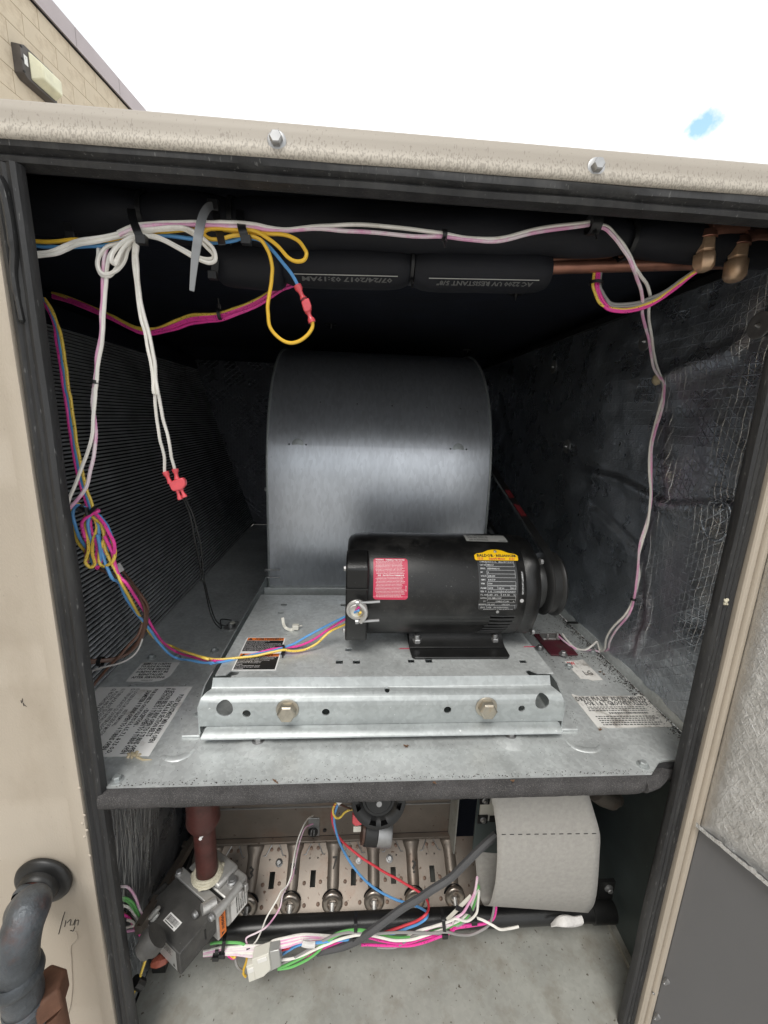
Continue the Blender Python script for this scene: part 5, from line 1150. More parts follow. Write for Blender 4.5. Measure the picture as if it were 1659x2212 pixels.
# red butt connector at the end of drop 2, black sensor leads below
cn1 = thing('red_spade_connector', 'red insulated double spade connector joining white wires to black leads', 'connector', PY(D4(1290, 830), .105))
def spade(parent, p0, p1, y, r=.0045):
    a, b = PY(p0, y), PY(p1, y); d_ = b-a; mb = MB(); L_ = d_.length
    mb.lathe([(0, r), (L_*.25, r*.95), (L_*.45, r*.62), (L_*.7, r*.6), (L_, r*.9)], a, d_, 10); return mesh('crimp_barrel', mb, M['redconn'], parent)
spade(cn1, D4(1188, 715), D4(1232, 815), .105); spade(cn1, D4(1272, 690), D4(1290, 780), .105)
spade(cn1, D4(1318, 955), D4(1290, 870), .105, .0036); spade(cn1, D4(1358, 935), D4(1325, 865), .105, .0036)
c = [D4(1213, 820), D4(1248, 795), D4(1330, 768), D4(1355, 790), D4(1362, 830), D4(1335, 868), D4(1262, 888), D4(1240, 878)]
mb = MB(); mb.prism([PY(p, .101) for p in c], None, (0, .008, 0)); mesh('connector_body', mb, M['redconn'], cn1, bevel=.0015)
bw = thing('black_sensor_leads', 'two thin black sensor leads dropping from the red connector to the deck', 'wiring', (-.3, .3, .1))
wire(bw, [D4(1325, 900), D4(1350, 960), D4(1395, 1060), D4(1420, 1180), D4(1442, 1300), D4(1470, 1420), D4(1490, 1540), D4(1500, 1640), E4(1520, 80), E4(1550, 220), E4(1580, 340), K4(95, 580), K4(150, 632), K4(150, 600), K4(145, 560), K4(170, 550), K4(240, 560)], {0: ('y', .107), 4: ('y', .17), 10: ('y', .31), 12: ('z', .003), 14: ('z', .008), 16: ('z', .012)}, 'black', r=.0013)
wire(bw, [D4(1345, 900), D4(1380, 980), D4(1430, 1090), D4(1455, 1190), D4(1485, 1300), D4(1500, 1420), D4(1512, 1540), D4(1520, 1640), E4(1530, 80), E4(1565, 220), E4(1600, 340), K4(110, 570), K4(160, 600), K4(220, 605), K4(245, 585)], {0: ('y', .107), 4: ('y', .17), 10: ('y', .31), 12: ('z', .003), 14: ('z', .010)}, 'black', r=.0013)
q = PZ(K4(250, 600), .010); mb = MB(); mb.lathe([(0, .016), (.002, .016), (.0022, .006), (.012, .0055)], PZ(K4(235, 620), .0), (0, 0, 1), 18); mb.hexhead(PZ(K4(285, 590), .004), (0, 0, 1), .005, .005, .007); mesh('sensor_bulb', mb, M['zinc'], bw)
q = PZ(K4(248, 582), .012); mb = MB(); ring = [q+Vector((.0045*math.cos(a), .0045*math.sin(a), 0)) for a in [k*math.pi/6 for k in range(13)]]; mb.tube(ring, .0013, 5); mesh('eyelet', mb, M['nylon'], bw)

# yellow and blue control wires of the top left, ending in the red splice
yw = thing('yellow_and_blue_wires', 'yellow and blue control wires with a big yellow loop and a red splice', 'wiring', (-.1, .06, .65))
wire(yw, [A(-30, 410), A(40, 405), A(150, 408), A(280, 402), A(400, 395), A(560, 400), A(760, 380), A(900, 345), A(1050, 325), A(1200, 318), A(1400, 300), A(1500, 292), B(300, 305), B(430, 325), B(560, 330), B(680, 340), B(800, 345), B(900, 362), B(980, 405), B(1035, 470), B(1045, 520), B(1020, 570), B(960, 578), B(890, 540), B(810, 460), B(720, 380), B(620, 320), B(500, 302), B(380, 300), B(230, 300), B(170, 320), B(175, 360), B(230, 385), B(320, 382), B(430, 355), B(540, 352), B(640, 385), B(700, 450), B(735, 540), B(752, 640), B(745, 740), B(730, 850), B(715, 950), B(715, 1040), B(730, 1130), B(770, 1200), B(830, 1255), B(910, 1280), B(990, 1265), B(1060, 1210), B(1100, 1150), B(1100, 1095)],
  {0: ('y', .050), 8: ('y', .055), 14: ('y', .050), 20: ('y', .035), 26: ('y', .044), 31: ('y', .050), 36: ('y', .045), 45: ('y', .060), 51: ('y', .060)}, 'orange', name='yellow_wire')
wire(yw, [A(-30, 425), A(40, 432), A(150, 448), A(300, 455), A(500, 452), A(650, 440), A(780, 415), A(900, 385), A(1060, 352), A(1200, 358), A(1350, 375), A(1500, 390), B(240, 415), B(340, 410), B(430, 390), B(520, 372), B(620, 385), B(700, 430), B(780, 510), B(860, 610), B(920, 690), B(975, 790)], {0: ('y', .055), 10: ('y', .058), 15: ('y', .052), 21: ('y', .060)}, 'blue', name='blue_wire')
sp = [B(972, 785), B(1000, 850), B(1015, 885)]
for (p0, p1), r_ in (((B(968, 785), B(1022, 900)), .0046), ((B(1098, 1105), B(1062, 1015)), .0044)):
    a, b = PY(p0, .06), PY(p1, .06); L_ = (b-a).length; mb = MB(); mb.lathe([(0, r_), (L_*.3, r_), (L_*.5, r_*.6), (L_*.75, r_*.55), (L_, r_*.95)], a, b-a, 10); mesh('crimp_barrel', mb, M['redconn'], yw)
mb = MB(); mb.prism([PY(p, .055) for p in (B(1000, 925), B(1030, 900), B(1065, 888), B(1090, 960), B(1085, 1000), B(1050, 1018), B(1025, 1010))], None, (0, .009, 0)); mesh('splice_body', mb, M['redconn'], yw, bevel=.0015)

# magenta and yellow bundle sagging across the dark ceiling
mg = thing('magenta_and_yellow_bundle', 'sagging bundle of magenta and yellow wires tied under the foam pipe', 'wiring', (-.3, .25, .62))
base_ = [A(215, 865), A(330, 900), A(460, 950), A(600, 1010), A(720, 1060), A(850, 1130), A(950, 1175), A(1050, 1190), A(1150, 1170), A(1280, 1130), A(1400, 1085), A(1520, 1070), B(300, 1060), B(450, 1010), B(600, 950), B(720, 880), B(830, 810), B(930, 770), B(980, 700)]
kk = {0: ('y', .28), 6: ('y', .22), 12: ('y', .19), 18: ('y', .16)}
rd = random.Random(9)
for i, (m, dx_, dy_) in enumerate((('pink', 0, 14), ('pink', 4, -2), ('yellow', -4, -22), ('pink', 6, 6), ('yellow', 2, -36), ('pink', 2, 24), ('pink', -8, -10))):
    P = []
    for j, p in enumerate(base_):
        sc_ = .25*(1 if 1 < j < 17 else .5)
        w_ = math.sin(j*.55+i*1.7)*2.0
        P.append((p[0]+dx_*sc_, p[1]+(dy_*.25)*(1 if j > 8 else (.8 if m == 'pink' else .5))+w_*(.5 if j in (12, 13) else 1)))
    wire(mg, P, kk, m, r=.0021)
tie(mg, PY(B(300, 1035), .188), (1, 0, .1), .0075, .0024, True, hd=(0, -.3, 1))
# smaller bundle at the right, round the copper tubes
mr = thing('magenta_loop_bundle', 'magenta, yellow and grey wire bundle looping below the copper tubes', 'wiring', (.3, .1, .65))
lp_ = [C(570, 600), C(560, 660), C(552, 740), C(550, 800), C(570, 880), C(610, 950), C(680, 990), C(780, 1000), C(900, 985), C(1000, 950), C(1100, 900), C(1200, 830), C(1290, 760), C(1380, 690), C(1440, 650)]
for i, (m, dx_, dy_) in enumerate((('pink', 8, 14), ('pink', 20, -6), ('yellow', -22, -6), ('grayw', 34, -30), ('grayw', 30, -50), ('pink', 2, 2))):
    P = [(p[0]+(dx_/4)*(1 if j < 6 else .2), p[1]+(dy_/4)*(0 if j < 4 else (1 if j < 10 else 1-(j-9)/7))) for j, p in enumerate(lp_)]
    wire(mr, P, {0: ('y', .120), 7: ('y', .115), 14: ('y', .085)}, m, r=.0019)
tie(mr, PY(C(552, 765), .119), (.05, 0, 1), .0085, .002, False)

# the thick three-colour harness along the coil and over to the motor
th = thing('motor_lead_harness', 'blue, magenta and yellow motor leads bundled beside the coil and crossing to the motor', 'wiring', (-.35, .1, .2))
up = [A(135, 900), A(190, 980), A(240, 1100), A(262, 1200), A(285, 1320), A(300, 1440), A(318, 1560), A(335, 1700), D4(345, 60), D4(365, 200), D4(385, 340), D4(405, 480), D4(430, 620), D4(455, 740), D4(485, 860), D4(520, 960), D4(545, 1050)]
for m, d_ in (('pink', -22), ('blue', 0), ('yellow', 20)):
    wire(th, [(p[0]+d_/4*(.25 if j < 3 else 1), p[1]+(8 if m == 'pink' and j < 5 else 0)+rd.uniform(-.4, .4)) for j, p in enumerate(up)], {0: ('y', .12), 7: ('y', .09), 16: ('y', .075)}, m)
# folded coil of spare lead
cl = [
 ('yellow', [D4(545, 1050), D4(500, 1040), D4(440, 1000), D4(380, 1010), D4(355, 1080), D4(385, 1200), D4(430, 1320), D4(490, 1400), D4(530, 1480)]),
 ('blue', [D4(545, 1060), D4(480, 1020), D4(420, 1010), D4(390, 1080), D4(410, 1180), D4(450, 1290), D4(500, 1370), D4(560, 1440)]),
 ('pink', [D4(560, 1050), D4(600, 1045), D4(615, 1060), D4(560, 1080), D4(470, 1150), D4(480, 1250), D4(520, 1350), D4(500, 1450), D4(510, 1500)]),
 ('yellow', [D4(540, 1060), D4(490, 1120), D4(490, 1200), D4(515, 1290), D4(525, 1380), D4(505, 1460), D4(500, 1510), D4(540, 1540), D4(580, 1510), D4(560, 1420), D4(570, 1300), D4(600, 1190), D4(560, 1090)]),
 ('blue', [D4(560, 1060), D4(620, 1100), D4(670, 1160), D4(710, 1230), D4(725, 1290), D4(700, 1350), D4(670, 1430), D4(640, 1510), D4(610, 1450), D4(600, 1330), D4(615, 1220), D4(590, 1110)]),
 ('pink', [D4(540, 1080), D4(540, 1170), D4(560, 1260), D4(610, 1340), D4(650, 1400), D4(640, 1480), D4(600, 1550), D4(590, 1480), D4(600, 1370), D4(560, 1240)]),
 ('yellow', [D4(540, 1095), D4(620, 1155), D4(690, 1220), D4(735, 1310), D4(755, 1400), D4(740, 1480), D4(690, 1520), D4(650, 1530), D4(620, 1500), D4(625, 1400), D4(655, 1300)]),
 ('pink', [D4(580, 1080), D4(650, 1150), D4(700, 1240), D4(745, 1330), D4(740, 1420), D4(700, 1350), D4(665, 1270)]),
 ('blue', [D4(545, 1080), D4(520, 1160), D4(540, 1270), D4(560, 1380), D4(550, 1480), D4(580, 1520), D4(630, 1490), D4(625, 1380), D4(600, 1260)]),
 ('blue', [D4(580, 1070), D4(610, 1180), D4(620, 1300), D4(645, 1420), D4(680, 1530), D4(730, 1640), E4(790, 80), E4(850, 210), E4(930, 330), E4(1000, 410), E4(1060, 490), E4(1120, 580), E4(1200, 670), E4(1290, 725), E4(1400, 745), E4(1500, 765), E4(1600, 768), K4(60, 935), K4(180, 915), K4(300, 885), K4(450, 850), K4(600, 815), K4(690, 795), K4(790, 755), K4(900, 695), K4(1020, 630), K4(1150, 565), K4(1260, 510), K4(1340, 475)]),
 ('yellow', [D4(600, 1090), D4(650, 1230), D4(665, 1360), D4(710, 1470), D4(770, 1590), E4(820, 90), E4(890, 230), E4(960, 350), E4(1020, 450), E4(1080, 540), E4(1150, 590), E4(1240, 625), E4(1340, 665), E4(1450, 700), E4(1560, 735), K4(-20, 875), K4(80, 895), K4(200, 892), K4(330, 880), K4(460, 865), K4(590, 835), K4(690, 815), K4(780, 825), K4(880, 810), K4(970, 765), K4(1040, 705), K4(1110, 645), K4(1230, 590), K4(1320, 530), K4(1352, 490)]),
 ('pink', [D4(590, 1090), D4(680, 1290), D4(725, 1390), D4(750, 1500), D4(790, 1610), E4(860, 90), E4(930, 200), E4(1000, 310), E4(1050, 410), E4(1110, 510), E4(1180, 600), E4(1280, 670), E4(1400, 710), E4(1520, 742), E4(1620, 748), K4(80, 912), K4(200, 905), K4(330, 880), K4(460, 845), K4(590, 810), K4(690, 795), K4(800, 785), K4(900, 750), K4(1000, 695), K4(1080, 635), K4(1180, 575), K4(1280, 510), K4(1345, 445)]),
]
for i, (m, P) in enumerate(cl):
    n_ = len(P)
    if i < 9: keys = {0: ('y', .078-.002*i), n_//2: ('y', .066-.0035*(i % 4)), n_-1: ('y', .074-.002*i)}
    else:
        iz = [j for j, p in enumerate(P) if p[1] > 1235+150]
        a_, b_ = iz[0], iz[-1]
        io = [j for j, p in enumerate(P) if p[0] > 448 and p[1] > 1300][0]
        keys = {0: ('y', .068), 5: ('y', .058), iz[0]+1: ('z', .034), io-3: ('z', .050), io: ('z', PZT+.010), n_-8: ('z', PZT+.0065), n_-4: ('z', PZT+.034), n_-1: ('y', .144)}
    wire(th, P, keys, m, r=.0021)
mb = MB(); q = PY(D4(530, 1050), .066)
for k in range(7): a = R_(40*k); mb.tube([q+Vector((rd.uniform(-.012, .012), rd.uniform(-.006, .004), rd.uniform(-.006, .006))), q+Vector((rd.uniform(-.012, .012), -.006, rd.uniform(-.006, .006)))], .0024, 6)
mesh('cable_tie', mb, M['ties'], th)
tie(th, PZ(K4(688, 808), PZT+.006), (1, .4, 0), .0070, .0020, True, hd=(.1, -1, -.2))
# brown pair behind it, coiled against the coil
bn = thing('brown_thermostat_cable', 'loops of brown cable hanging in front of the coil at the lower left', 'wiring', (-.4, .1, .1))
for i, d_ in enumerate((0, 7, 14, 20, 26)):
    P = [D4(590-d_, 1540), D4(680, 1590-d_*.3), E4(860+d_*.6-10, 60), E4(940+d_*.8, 150), E4(1000+d_*.7, 260-d_), E4(1010+d_*.9, 350), E4(1000+d_*.6, 470), E4(950+d_*.5, 590), E4(850+d_, 690-d_*.4), E4(740, 730+d_*.5), E4(620, 745+d_*.5), E4(510, 740+d_*1.2), E4(420, 700+d_)]
    if i == 4: P[1:4] = [D4(730, 1470), D4(800, 1550)]; P = [D4(650, 1380)]+P[1:]
    wire(bn, P, {0: ('y', .080), 4: ('y', .105+.002*i), 8: ('y', .085), len(P)-1: ('y', .045)}, 'brown', r=.0020)
wire(bn, [E4(990, 430), E4(950, 530), E4(870, 620), E4(780, 720), E4(690, 810), E4(600, 920), E4(550, 980), E4(500, 1050)], {0: ('y', .082), 7: ('y', .045)}, 'brown', r=.0020)
wire(bn, [E4(420, 880), E4(520, 850), E4(640, 810), E4(780, 775), E4(880, 730), E4(950, 660), E4(990, 560)], {0: ('y', .040), 6: ('y', .075)}, 'grayw', r=.0013)
mb = MB(); q0_, q1_ = PY(D4(770, 1510), .075), PY(D4(810, 1575), .076); mb.tube([q0_, q1_], .0042, 8); mesh('foil_label_flag', mb, M['silver'], bn)
tie(bn, PY(E4(630, 755), .066), (1, 0, 0), .0062, .0026, False)

# cut nylon tie lying on the motor base, and the maroon limit board
t = thing('cut_nylon_tie', 'small curved translucent nylon tie lying on the motor base plate', 'cable tie', PZ(K4(760, 640), PZT))
strap(t, [K4(682, 535), K4(690, 590), K4(710, 625), K4(750, 642), K4(790, 628)], {0: ('z', PZT+.020), 2: ('z', PZT+.008), 4: ('z', PZT+.005)}, .0028, .0012, name='tie_strap', m='nylon')
q = PZ(K4(795, 618), PZT+.006); mb = MB(); mb.box(q-Vector((.006, .005, .004)), q+Vector((.006, .005, .005))); mb.tube([q+Vector((.004, .003, 0)), q+Vector((.012, .006, 0))], .0014, 5); mesh('tie_head', mb, M['nylon'], t, bevel=.001)
t = thing('limit_switch_board', 'maroon limit switch plate lying on the deck behind the drive pulley side', 'switch', (.386, .35, 0))
mb = MB(); mb.prism([(.355, .392, .002), (.357, .303, .002), (.4175, .303, .002), (.420, .394, .002)], None, (0, 0, .003)); mesh('mounting_plate', mb, M['maroonb'], t, bevel=.0006)
mb = MB(); mb.box((.366, .362, .005), (.405, .384, .009)); mb.box((.372, .358, .009), (.376, .365, .022)); mb.box((.395, .358, .009), (.399, .365, .024)); mesh('switch_terminals', mb, M['cast'], t, bevel=.001)
mb = MB(); mb.hexhead(PZ(Q4(478, 1772), .005), (0, 0, 1), .006, .006, .009); mesh('hex_screw', mb, M['zinc'], t)
for p in (Q4(343, 1738),): mb = MB(); mb.hexhead(PZ(p, .002), (0, 0, 1), .006, .006, .009); mesh('hex_screw', mb, M['zinc'], t)
mb = MB(); mb.tube([PX(Q4(520, 1590), .468)+Vector((-.008, 0, 0)), PX(Q4(560, 1590), .468)], .0030, 8)
mesh('side_pin', mb, M['blackm'], cab)

# ------------------------------------------------------------------ lower compartment: burner rack
br = thing('burner_rack', 'rust speckled burner rack with a row of venturi tubes behind the black gas manifold', 'burner', (-.05, .2, -.45))
bA, bB = Vector((0, .168, -.481)), Vector((0, .258, -.4215))      # front-bottom and rear-top lines of the sloping plate
bs = (bB-bA); bL = bs.length; bu = bs.normalized(); bn_ = Vector((0, -bu.z, bu.y))
def BQ(x, s_, h=0): return Vector((x, 0, 0))+bA+bu*s_+bn_*h
mb = MB(); mb.prism([BQ(-.40, -.012, -.0015), BQ(.215, -.012, -.0015), BQ(.215, bL, -.0015), BQ(-.40, bL, -.0015)], None, bn_*.0015); tray = mesh('burner_plate', mb, M['burner'], br)
xb = [-.358, -.272, -.187, -.1025, -.0175, .0665, .150]
def BP(p):
    r = Vector(ray(p)); tt = (bA-Vector(CAMP)).dot(bn_)/r.dot(bn_); return Vector(CAMP)+r*tt
mb = MB(); slots = []
for x0_, x1_ in zip(xb[:-1], xb[1:]):
    xc = (x0_+x1_)/2; c = BQ(xc, .046); slots.append(xc)
    mb.hexa([BQ(xc-.0055, .033, -.01), BQ(xc+.0055, .033, -.01), BQ(xc+.0055, .060, -.01), BQ(xc-.0055, .060, -.01), BQ(xc-.0055, .033, .01), BQ(xc+.0055, .033, .01), BQ(xc+.0055, .060, .01), BQ(xc-.0055, .060, .01)])
    mb.hexa([BQ(xc-.005, -.02, -.01), BQ(xc+.005, -.02, -.01), BQ(xc+.005, -.005, -.01), BQ(xc-.005, -.005, -.01), BQ(xc-.005, -.02, .01), BQ(xc+.005, -.02, .01), BQ(xc+.005, -.005, .01), BQ(xc-.005, -.005, .01)])
    for dx_, s_ in ((-.009, .080), (.008, .080)): mb.lathe([(-.01, .0016), (.01, .0016)], BQ(xc+dx_, s_), bn_, 8)
carve(tray, mb)
for i, x in enumerate(xb):
    # venturi: half tube raised from the plate, flared at the bell mouth and swollen at the top
    n1_, n2_ = 26, 14; vs = []; fs = []
    for a in range(n1_+1):
        f_ = a/n1_; s_ = .012+f_*(bL-.012)
        w_ = .0125+.0035*math.exp(-((f_-.0)/.10)**2)+.0065*(1/(1+math.exp(-(f_-.86)*26)))-.0015*math.exp(-((f_-.12)/.08)**2)
        h_ = .010+.006*math.exp(-((f_)/.10)**2)+.004*(1/(1+math.exp(-(f_-.86)*26)))
        if f_ > .95: h_ *= max(.15, 1-((f_-.95)/.05)**2*.8)
        for b in range(n2_+1):
            an = math.pi*b/n2_; vs.append(BQ(x-math.cos(an)*w_, s_, math.sin(an)*h_))
    for a in range(n1_):
        for b in range(n2_): fs.append((a*(n2_+1)+b, a*(n2_+1)+b+1, (a+1)*(n2_+1)+b+1, (a+1)*(n2_+1)+b))
    fs.append(tuple(range(n2_, -1, -1)))
    mb = MB(); mb.add(vs, fs); tb = mesh('burner_tube', mb, M['burner'], br, sharp=70)
    o_ = BQ(x, .012, .006); ba = (bn_*.80-bu*.60).normalized(); mb = MB(); mb.lathe([(-.007, .0150), (-.002, .0205), (.002, .0205), (.0045, .0165), (.005, .0110), (.002, .0075), (-.006, .0065)], o_-bu*.004+bn_*.003, ba, 30, cap=False); mesh('bell_mouth', mb, M['bell'], tb, sharp=70); mb = MB(); mb.lathe([(-.0105, .0215), (-.0095, .0215)], o_-bu*.006, ba, 30); mesh('air_gap_shade', mb, M['gapshade'], tb)  # last piece is a solid black disc, shade painted beneath the bell
    mb = MB(); mb.lathe([(-.034, .0085), (-.020, .0085), (-.019, .0060), (-.004, .0058), (-.003, .004)], o_-bn_*.003, bu, 14); mesh('orifice_spud', mb, M['cast'], tb)
for x0_, x1_ in zip(xb[:-1], xb[1:]):
    xc = (x0_+x1_)/2; mb = MB()
    
    for dx_, s_ in ((-.0175, .040), (.0160, .041), (-.0145, .006), (.0135, .007), (-.0075, .0965), (.0075, .0965)): mb = MB(); mb.lathe([(0, .0037), (.0008, .0036), (.0014, .002)], BQ(xc+dx_, s_, .0002), bn_, 12); mesh('spot_rivet', mb, M['rivet'], br)
    pass
    # pressed stiffening folds
    mb = MB(); mb.tube([BQ(xc-.023, .086, .001), BQ(xc-.018, .086, .0015), BQ(xc-.008, .1045, .0015)], .0011, 5); mb.tube([BQ(xc+.023, .086, .001), BQ(xc+.018, .086, .0015), BQ(xc+.008, .1045, .0015)], .0011, 5); mesh('pressed_fold', mb, M['zinc'], br)
for p in (G4(172, 655), G4(1125, 620), G4(860, 630), F4(1612, 575)):
    mb = MB(); mb.hexhead(BP(p), bn_, .0052, .005, .0075); mesh('hex_screw', mb, M['zinc'], br)
# pencil figures written on the tubes
def BH(x, y_): pass
for (p, txt, w_) in ((F4(1378, 665), '3', 9), (G4(655, 655), '7', 8), (G4(1333, 690), '?', 9), (G4(310, 700), '4', 8)):
    q = BP(p)+bn_*.0112; U = Vector((.0105, 0, 0)); V_ = bu*.022; fm = planemap(q-U/2+V_/2, q+U/2+V_/2, q-U/2-V_/2); mb = MB(); put_text(mb, fm, txt, 0, 1, 0, 1); mesh('pencil_figure', mb, M['scrib'], br, recalc=False)
# vest panel above the burners with its flanges
vp = thing('vestibule_panel', 'stained steel vestibule panel above the burner row', 'panel', (-.1, .26, -.3))
mb = MB(); mb.box((-.40, .2595, -.4075), (.1565, .2615, -.036)); mesh('panel_sheet', mb, M['burner'], vp)
mb = MB(); mb.box((-.425, .2475, -.4130), (.1565, .2595, -.4080)); mesh('bottom_flange', mb, M['burner'], vp, bevel=.001)
mb = MB(); mb.box((-.40, .2570, -.3300), (.1565, .2595, -.3275)); mesh('seam_flange', mb, M['zinc'], vp)
mb = MB(); mb.prism([(.150, .258, -.036), (.156, .225, -.036), (.1585, .225, -.036), (.158, .258, -.036)], None, (0, 0, -.392)); mesh('corner_angle', mb, M['floor'], vp)
q = PY(G4(478, 340), .2595); mb = MB(); mb.box((q.x-.013, .2570, q.z-.024), (q.x+.011, .2593, q.z+.024)); ls_ = mesh('switch_bracket', mb, M['zinc'], vp, bevel=.0008)
mb = MB(); mb.lathe([(0, .0105), (.004, .0105), (.006, .009)], (q.x-.003, .2570, q.z-.010), (0, -1, 0), 20); mb.lathe([(0, .0038), (.003, .0038)], (q.x+.022, .2595, q.z-.010), (0, -1, 0), 10); mesh('limit_switch', mb, M['black'], ls_)
mb = MB(); mb.box((q.x-.007, .243, q.z-.006), (q.x-.005, .251, q.z+.0)); mb.box((q.x-.001, .243, q.z-.006), (q.x+.001, .251, q.z+.0)); mesh('switch_tab', mb, M['zinc'], ls_)
# left side rails inside the burner box
mb = MB()
a0, a1 = PX(F4(470, 420), -.40), PX(F4(215, 840), -.40)
mb.prism([(-.405, .035, -.30), (-.405, .25, -.385), (-.405, .25, -.400), (-.405, .035, -.318)], None, (.012, 0, 0)); mesh('side_rail', mb, M['burner'], br)
mb = MB(); mb.box((-.425, .10, -.515), (-.402, .255, -.42)); mesh('side_shadow_box', mb, M['blackm'], br)  # solid black box standing in for shade left of the burners
# manifold
mf = thing('gas_manifold', 'black gas manifold pipe running across in front of the burners', 'gas pipe', (.1, .125, -.45))
ma, mb_ = PY((340, 2025), .126), PY((1340, 1968), .126)
cz_ = -.4515
mb = MB(); mb.tube([(-.36, .122, cz_-.0), (.0, .122, cz_-.001), (.452, .122, cz_-.0)], .0178, 28); mb.lathe([(-.045, .0178), (-.044, .0205), (0, .0205), (.002, .019)], (.455, .122, cz_), (1, 0, 0), 28); mesh('manifold_pipe', mb, M['blackm'], mf, sharp=40)
mb = MB(); mb.tube([(-.43, .122, cz_), (-.36, .122, cz_)], .022, 20); mesh('manifold_elbow', mb, M['blackm'], mf)
mb = MB(); mb.prism([(.395, .135, -.350), (.395, .215, -.300), (.395, .215, -.420), (.395, .135, -.435)], None, (.022, 0, 0)); mbk = mesh('manifold_bracket', mb, M['burner'], mf, bevel=.001)
q = PY(J4(1425, 805), .125); mb = MB(); mb.box((q.x-.020, .127, q.z-.028), (q.x+.012, .134, q.z+.016)); mesh('bracket_clamp', mb, M['blackm'], mf); mb = MB(); mb.hexhead((q.x, .127, q.z), (0, -1, 0), .0055, .006, .0085); mesh('hex_screw', mb, M['zinc'], mf)
q = PY(J4(1060, 1085), .094); mb = MB(); P = crom([PY(J4(925, 1112), .094), PY(J4(985, 1085), .090), PY(J4(1050, 1080), .088), PY(J4(1120, 1085), .088), PY(J4(1188, 1070), .090)], 3)
mb2 = lumpy(P, [.002, .003, .0045, .0065, .008, .0085, .0085, .008, .007, .0065, .0062, .0062, .006], 40, .0035); tp_ = thing('tape_plug', 'wrinkled white tape wrapped stub lying against the gas manifold', 'tape', q); mesh('tape_wrap', mb2, M['putty'], tp_, sharp=40)

# ------------------------------------------------------------------ gas valve with its drop pipe
gv = thing('gas_valve', 'grey cast gas valve with a black cover set askew under the maroon pipe', 'gas valve', (-.32, .1, -.35))
ZT = -.320
c_TL, c_TR = PZ(F4(715, 690), ZT), PZ(F4(1062, 1000), ZT)
gu = (c_TL-c_TR).normalized(); gw = Vector((gu.y, -gu.x, 0)); 
if gw.y > 0: gw = -gw
def VQ(a, b, c): return c_TR+gu*a+gw*b+Vector((0, 0, c))
def vbox(mb, a0, a1, b0, b1, c0, c1): return mb.hexa([VQ(a0, b0, c0), VQ(a1, b0, c0), VQ(a1, b1, c0), VQ(a0, b1, c0), VQ(a0, b0, c1), VQ(a1, b0, c1), VQ(a1, b1, c1), VQ(a0, b1, c1)])
mb = MB(); vbox(mb, .000, .104, .001, .066, -.044, 0); cov = mesh('control_cover', mb, M['cover'], gv, bevel=.0015)
mb = MB(); vbox(mb, .098, .118, .012, .045, -.040, -.004); mesh('cover_side', mb, M['cover'], gv, bevel=.003)
mb = MB(); vbox(mb, -.0012, -.0002, .020, .022, -.030, -.010); mesh('cover_clip', mb, M['ink'], gv)
fm = planemap(VQ(.104, .0664, -.002), VQ(.008, .0664, -.002), VQ(.104, .0664, -.040))
mb = MB(); label_box(mb, fm, [(0, .1), (.1, 0), (1, 0), (1, 1), (0, 1)]); lb = mesh('data_label', mb, M['silverl'], cov)
mb = MB(); fine(mb, fm, .05, .95, .55, .92, 6, 31, fill=.4); fine(mb, fm, .08, .55, .08, .5, 4, 32, fill=.6); mb.add([fm(.90, .1, .0005), fm(.96, .1, .0005), fm(.93, .3, .0005)], [(0, 1, 2)]); mesh('print', mb, M['ink'], lb, recalc=False)
fm = planemap(VQ(.062, .038, .0003), VQ(.033, .038, .0003), VQ(.062, .052, .0003)); 
mb = MB(); label_box(mb, fm); lb = mesh('barcode_label', mb, M['paper'], cov); mb = MB(); rd2 = random.Random(3); u = .06
while u < .94: w_ = rd2.choice((.012, .02, .03)); rectp(mb, fm, u, u+w_, .3, .85); u += w_+rd2.choice((.014, .022))
rectp(mb, fm, .1, .8, .1, .18); mesh('barcode', mb, M['ink'], lb, recalc=False)
# cast body
mb = MB(); vbox(mb, -.003, .108, -.016, .0005, -.062, .003); mesh('body_flange', mb, M['cast'], gv, bevel=.0012)
mb = MB(); vbox(mb, .004, .100, -.0195, -.0165, -.058, .0022); mesh('flange_gasket', mb, M['black'], gv)
mb = MB(); vbox(mb, -.002, .100, -.068, -.0198, -.062, .001); body = mesh('valve_body', mb, M['cast'], gv, bevel=.004)
mb = MB(); vbox(mb, .020, .078, -.066, -.022, .001, .012); mesh('inlet_boss', mb, M['cast'], gv, bevel=.004)
for a_, b_ in ((.104, -.006), (.002, -.006)):
    mb = MB(); mb.lathe([(0, .0055), (.006, .0055), (.0075, .004)], VQ(a_, b_, .0), (0, 0, 1), 12); mesh('body_screw', mb, M['zinc'], gv)
mb = MB(); mb.tube([VQ(-.004, -.048, .004), VQ(-.006, -.020, .004), VQ(-.004, .006, .004)], [.007, .0065, .0085], 12); mb.tube([VQ(.018, .012, .006), VQ(.010, -.008, .002)], [.0085, .010], 12); mesh('bleed_lever', mb, M['cast'], gv, sharp=50)
for p_, d_ in ((VQ(-.003, .008, .004), gw), (VQ(.021, .020, .007), gw)): mb = MB(); mb.lathe([(0, .0058), (.004, .0056), (.006, .004)], p_, d_, 14); mesh('lever_screw', mb, M['zinc'], gv)
mb = MB(); mb.lathe([(0, .009), (.004, .009), (.006, .007)], VQ(.012, -.045, .002), (0, 0, 1), 16); mb.lathe([(0, .004), (.008, .0038)], VQ(.012, -.045, .002), (0, 0, 1), 8); mesh('adjuster_cap', mb, M['zinc'], gv)
for b_ in (-.058, -.046): mb = MB(); vbox(mb, -.010, -.002, b_-.004, b_+.004, -.020, -.004); mesh('body_rib', mb, M['cast'], gv, bevel=.002)
fm = planemap(VQ(-.0024, -.064, -.006), VQ(-.0024, -.064, -.060), VQ(-.0024, -.022, -.006))
fm = (lambda u, v, h: VQ(-.0024-h, -.062+.034*(1-v), -.058+.050*u))
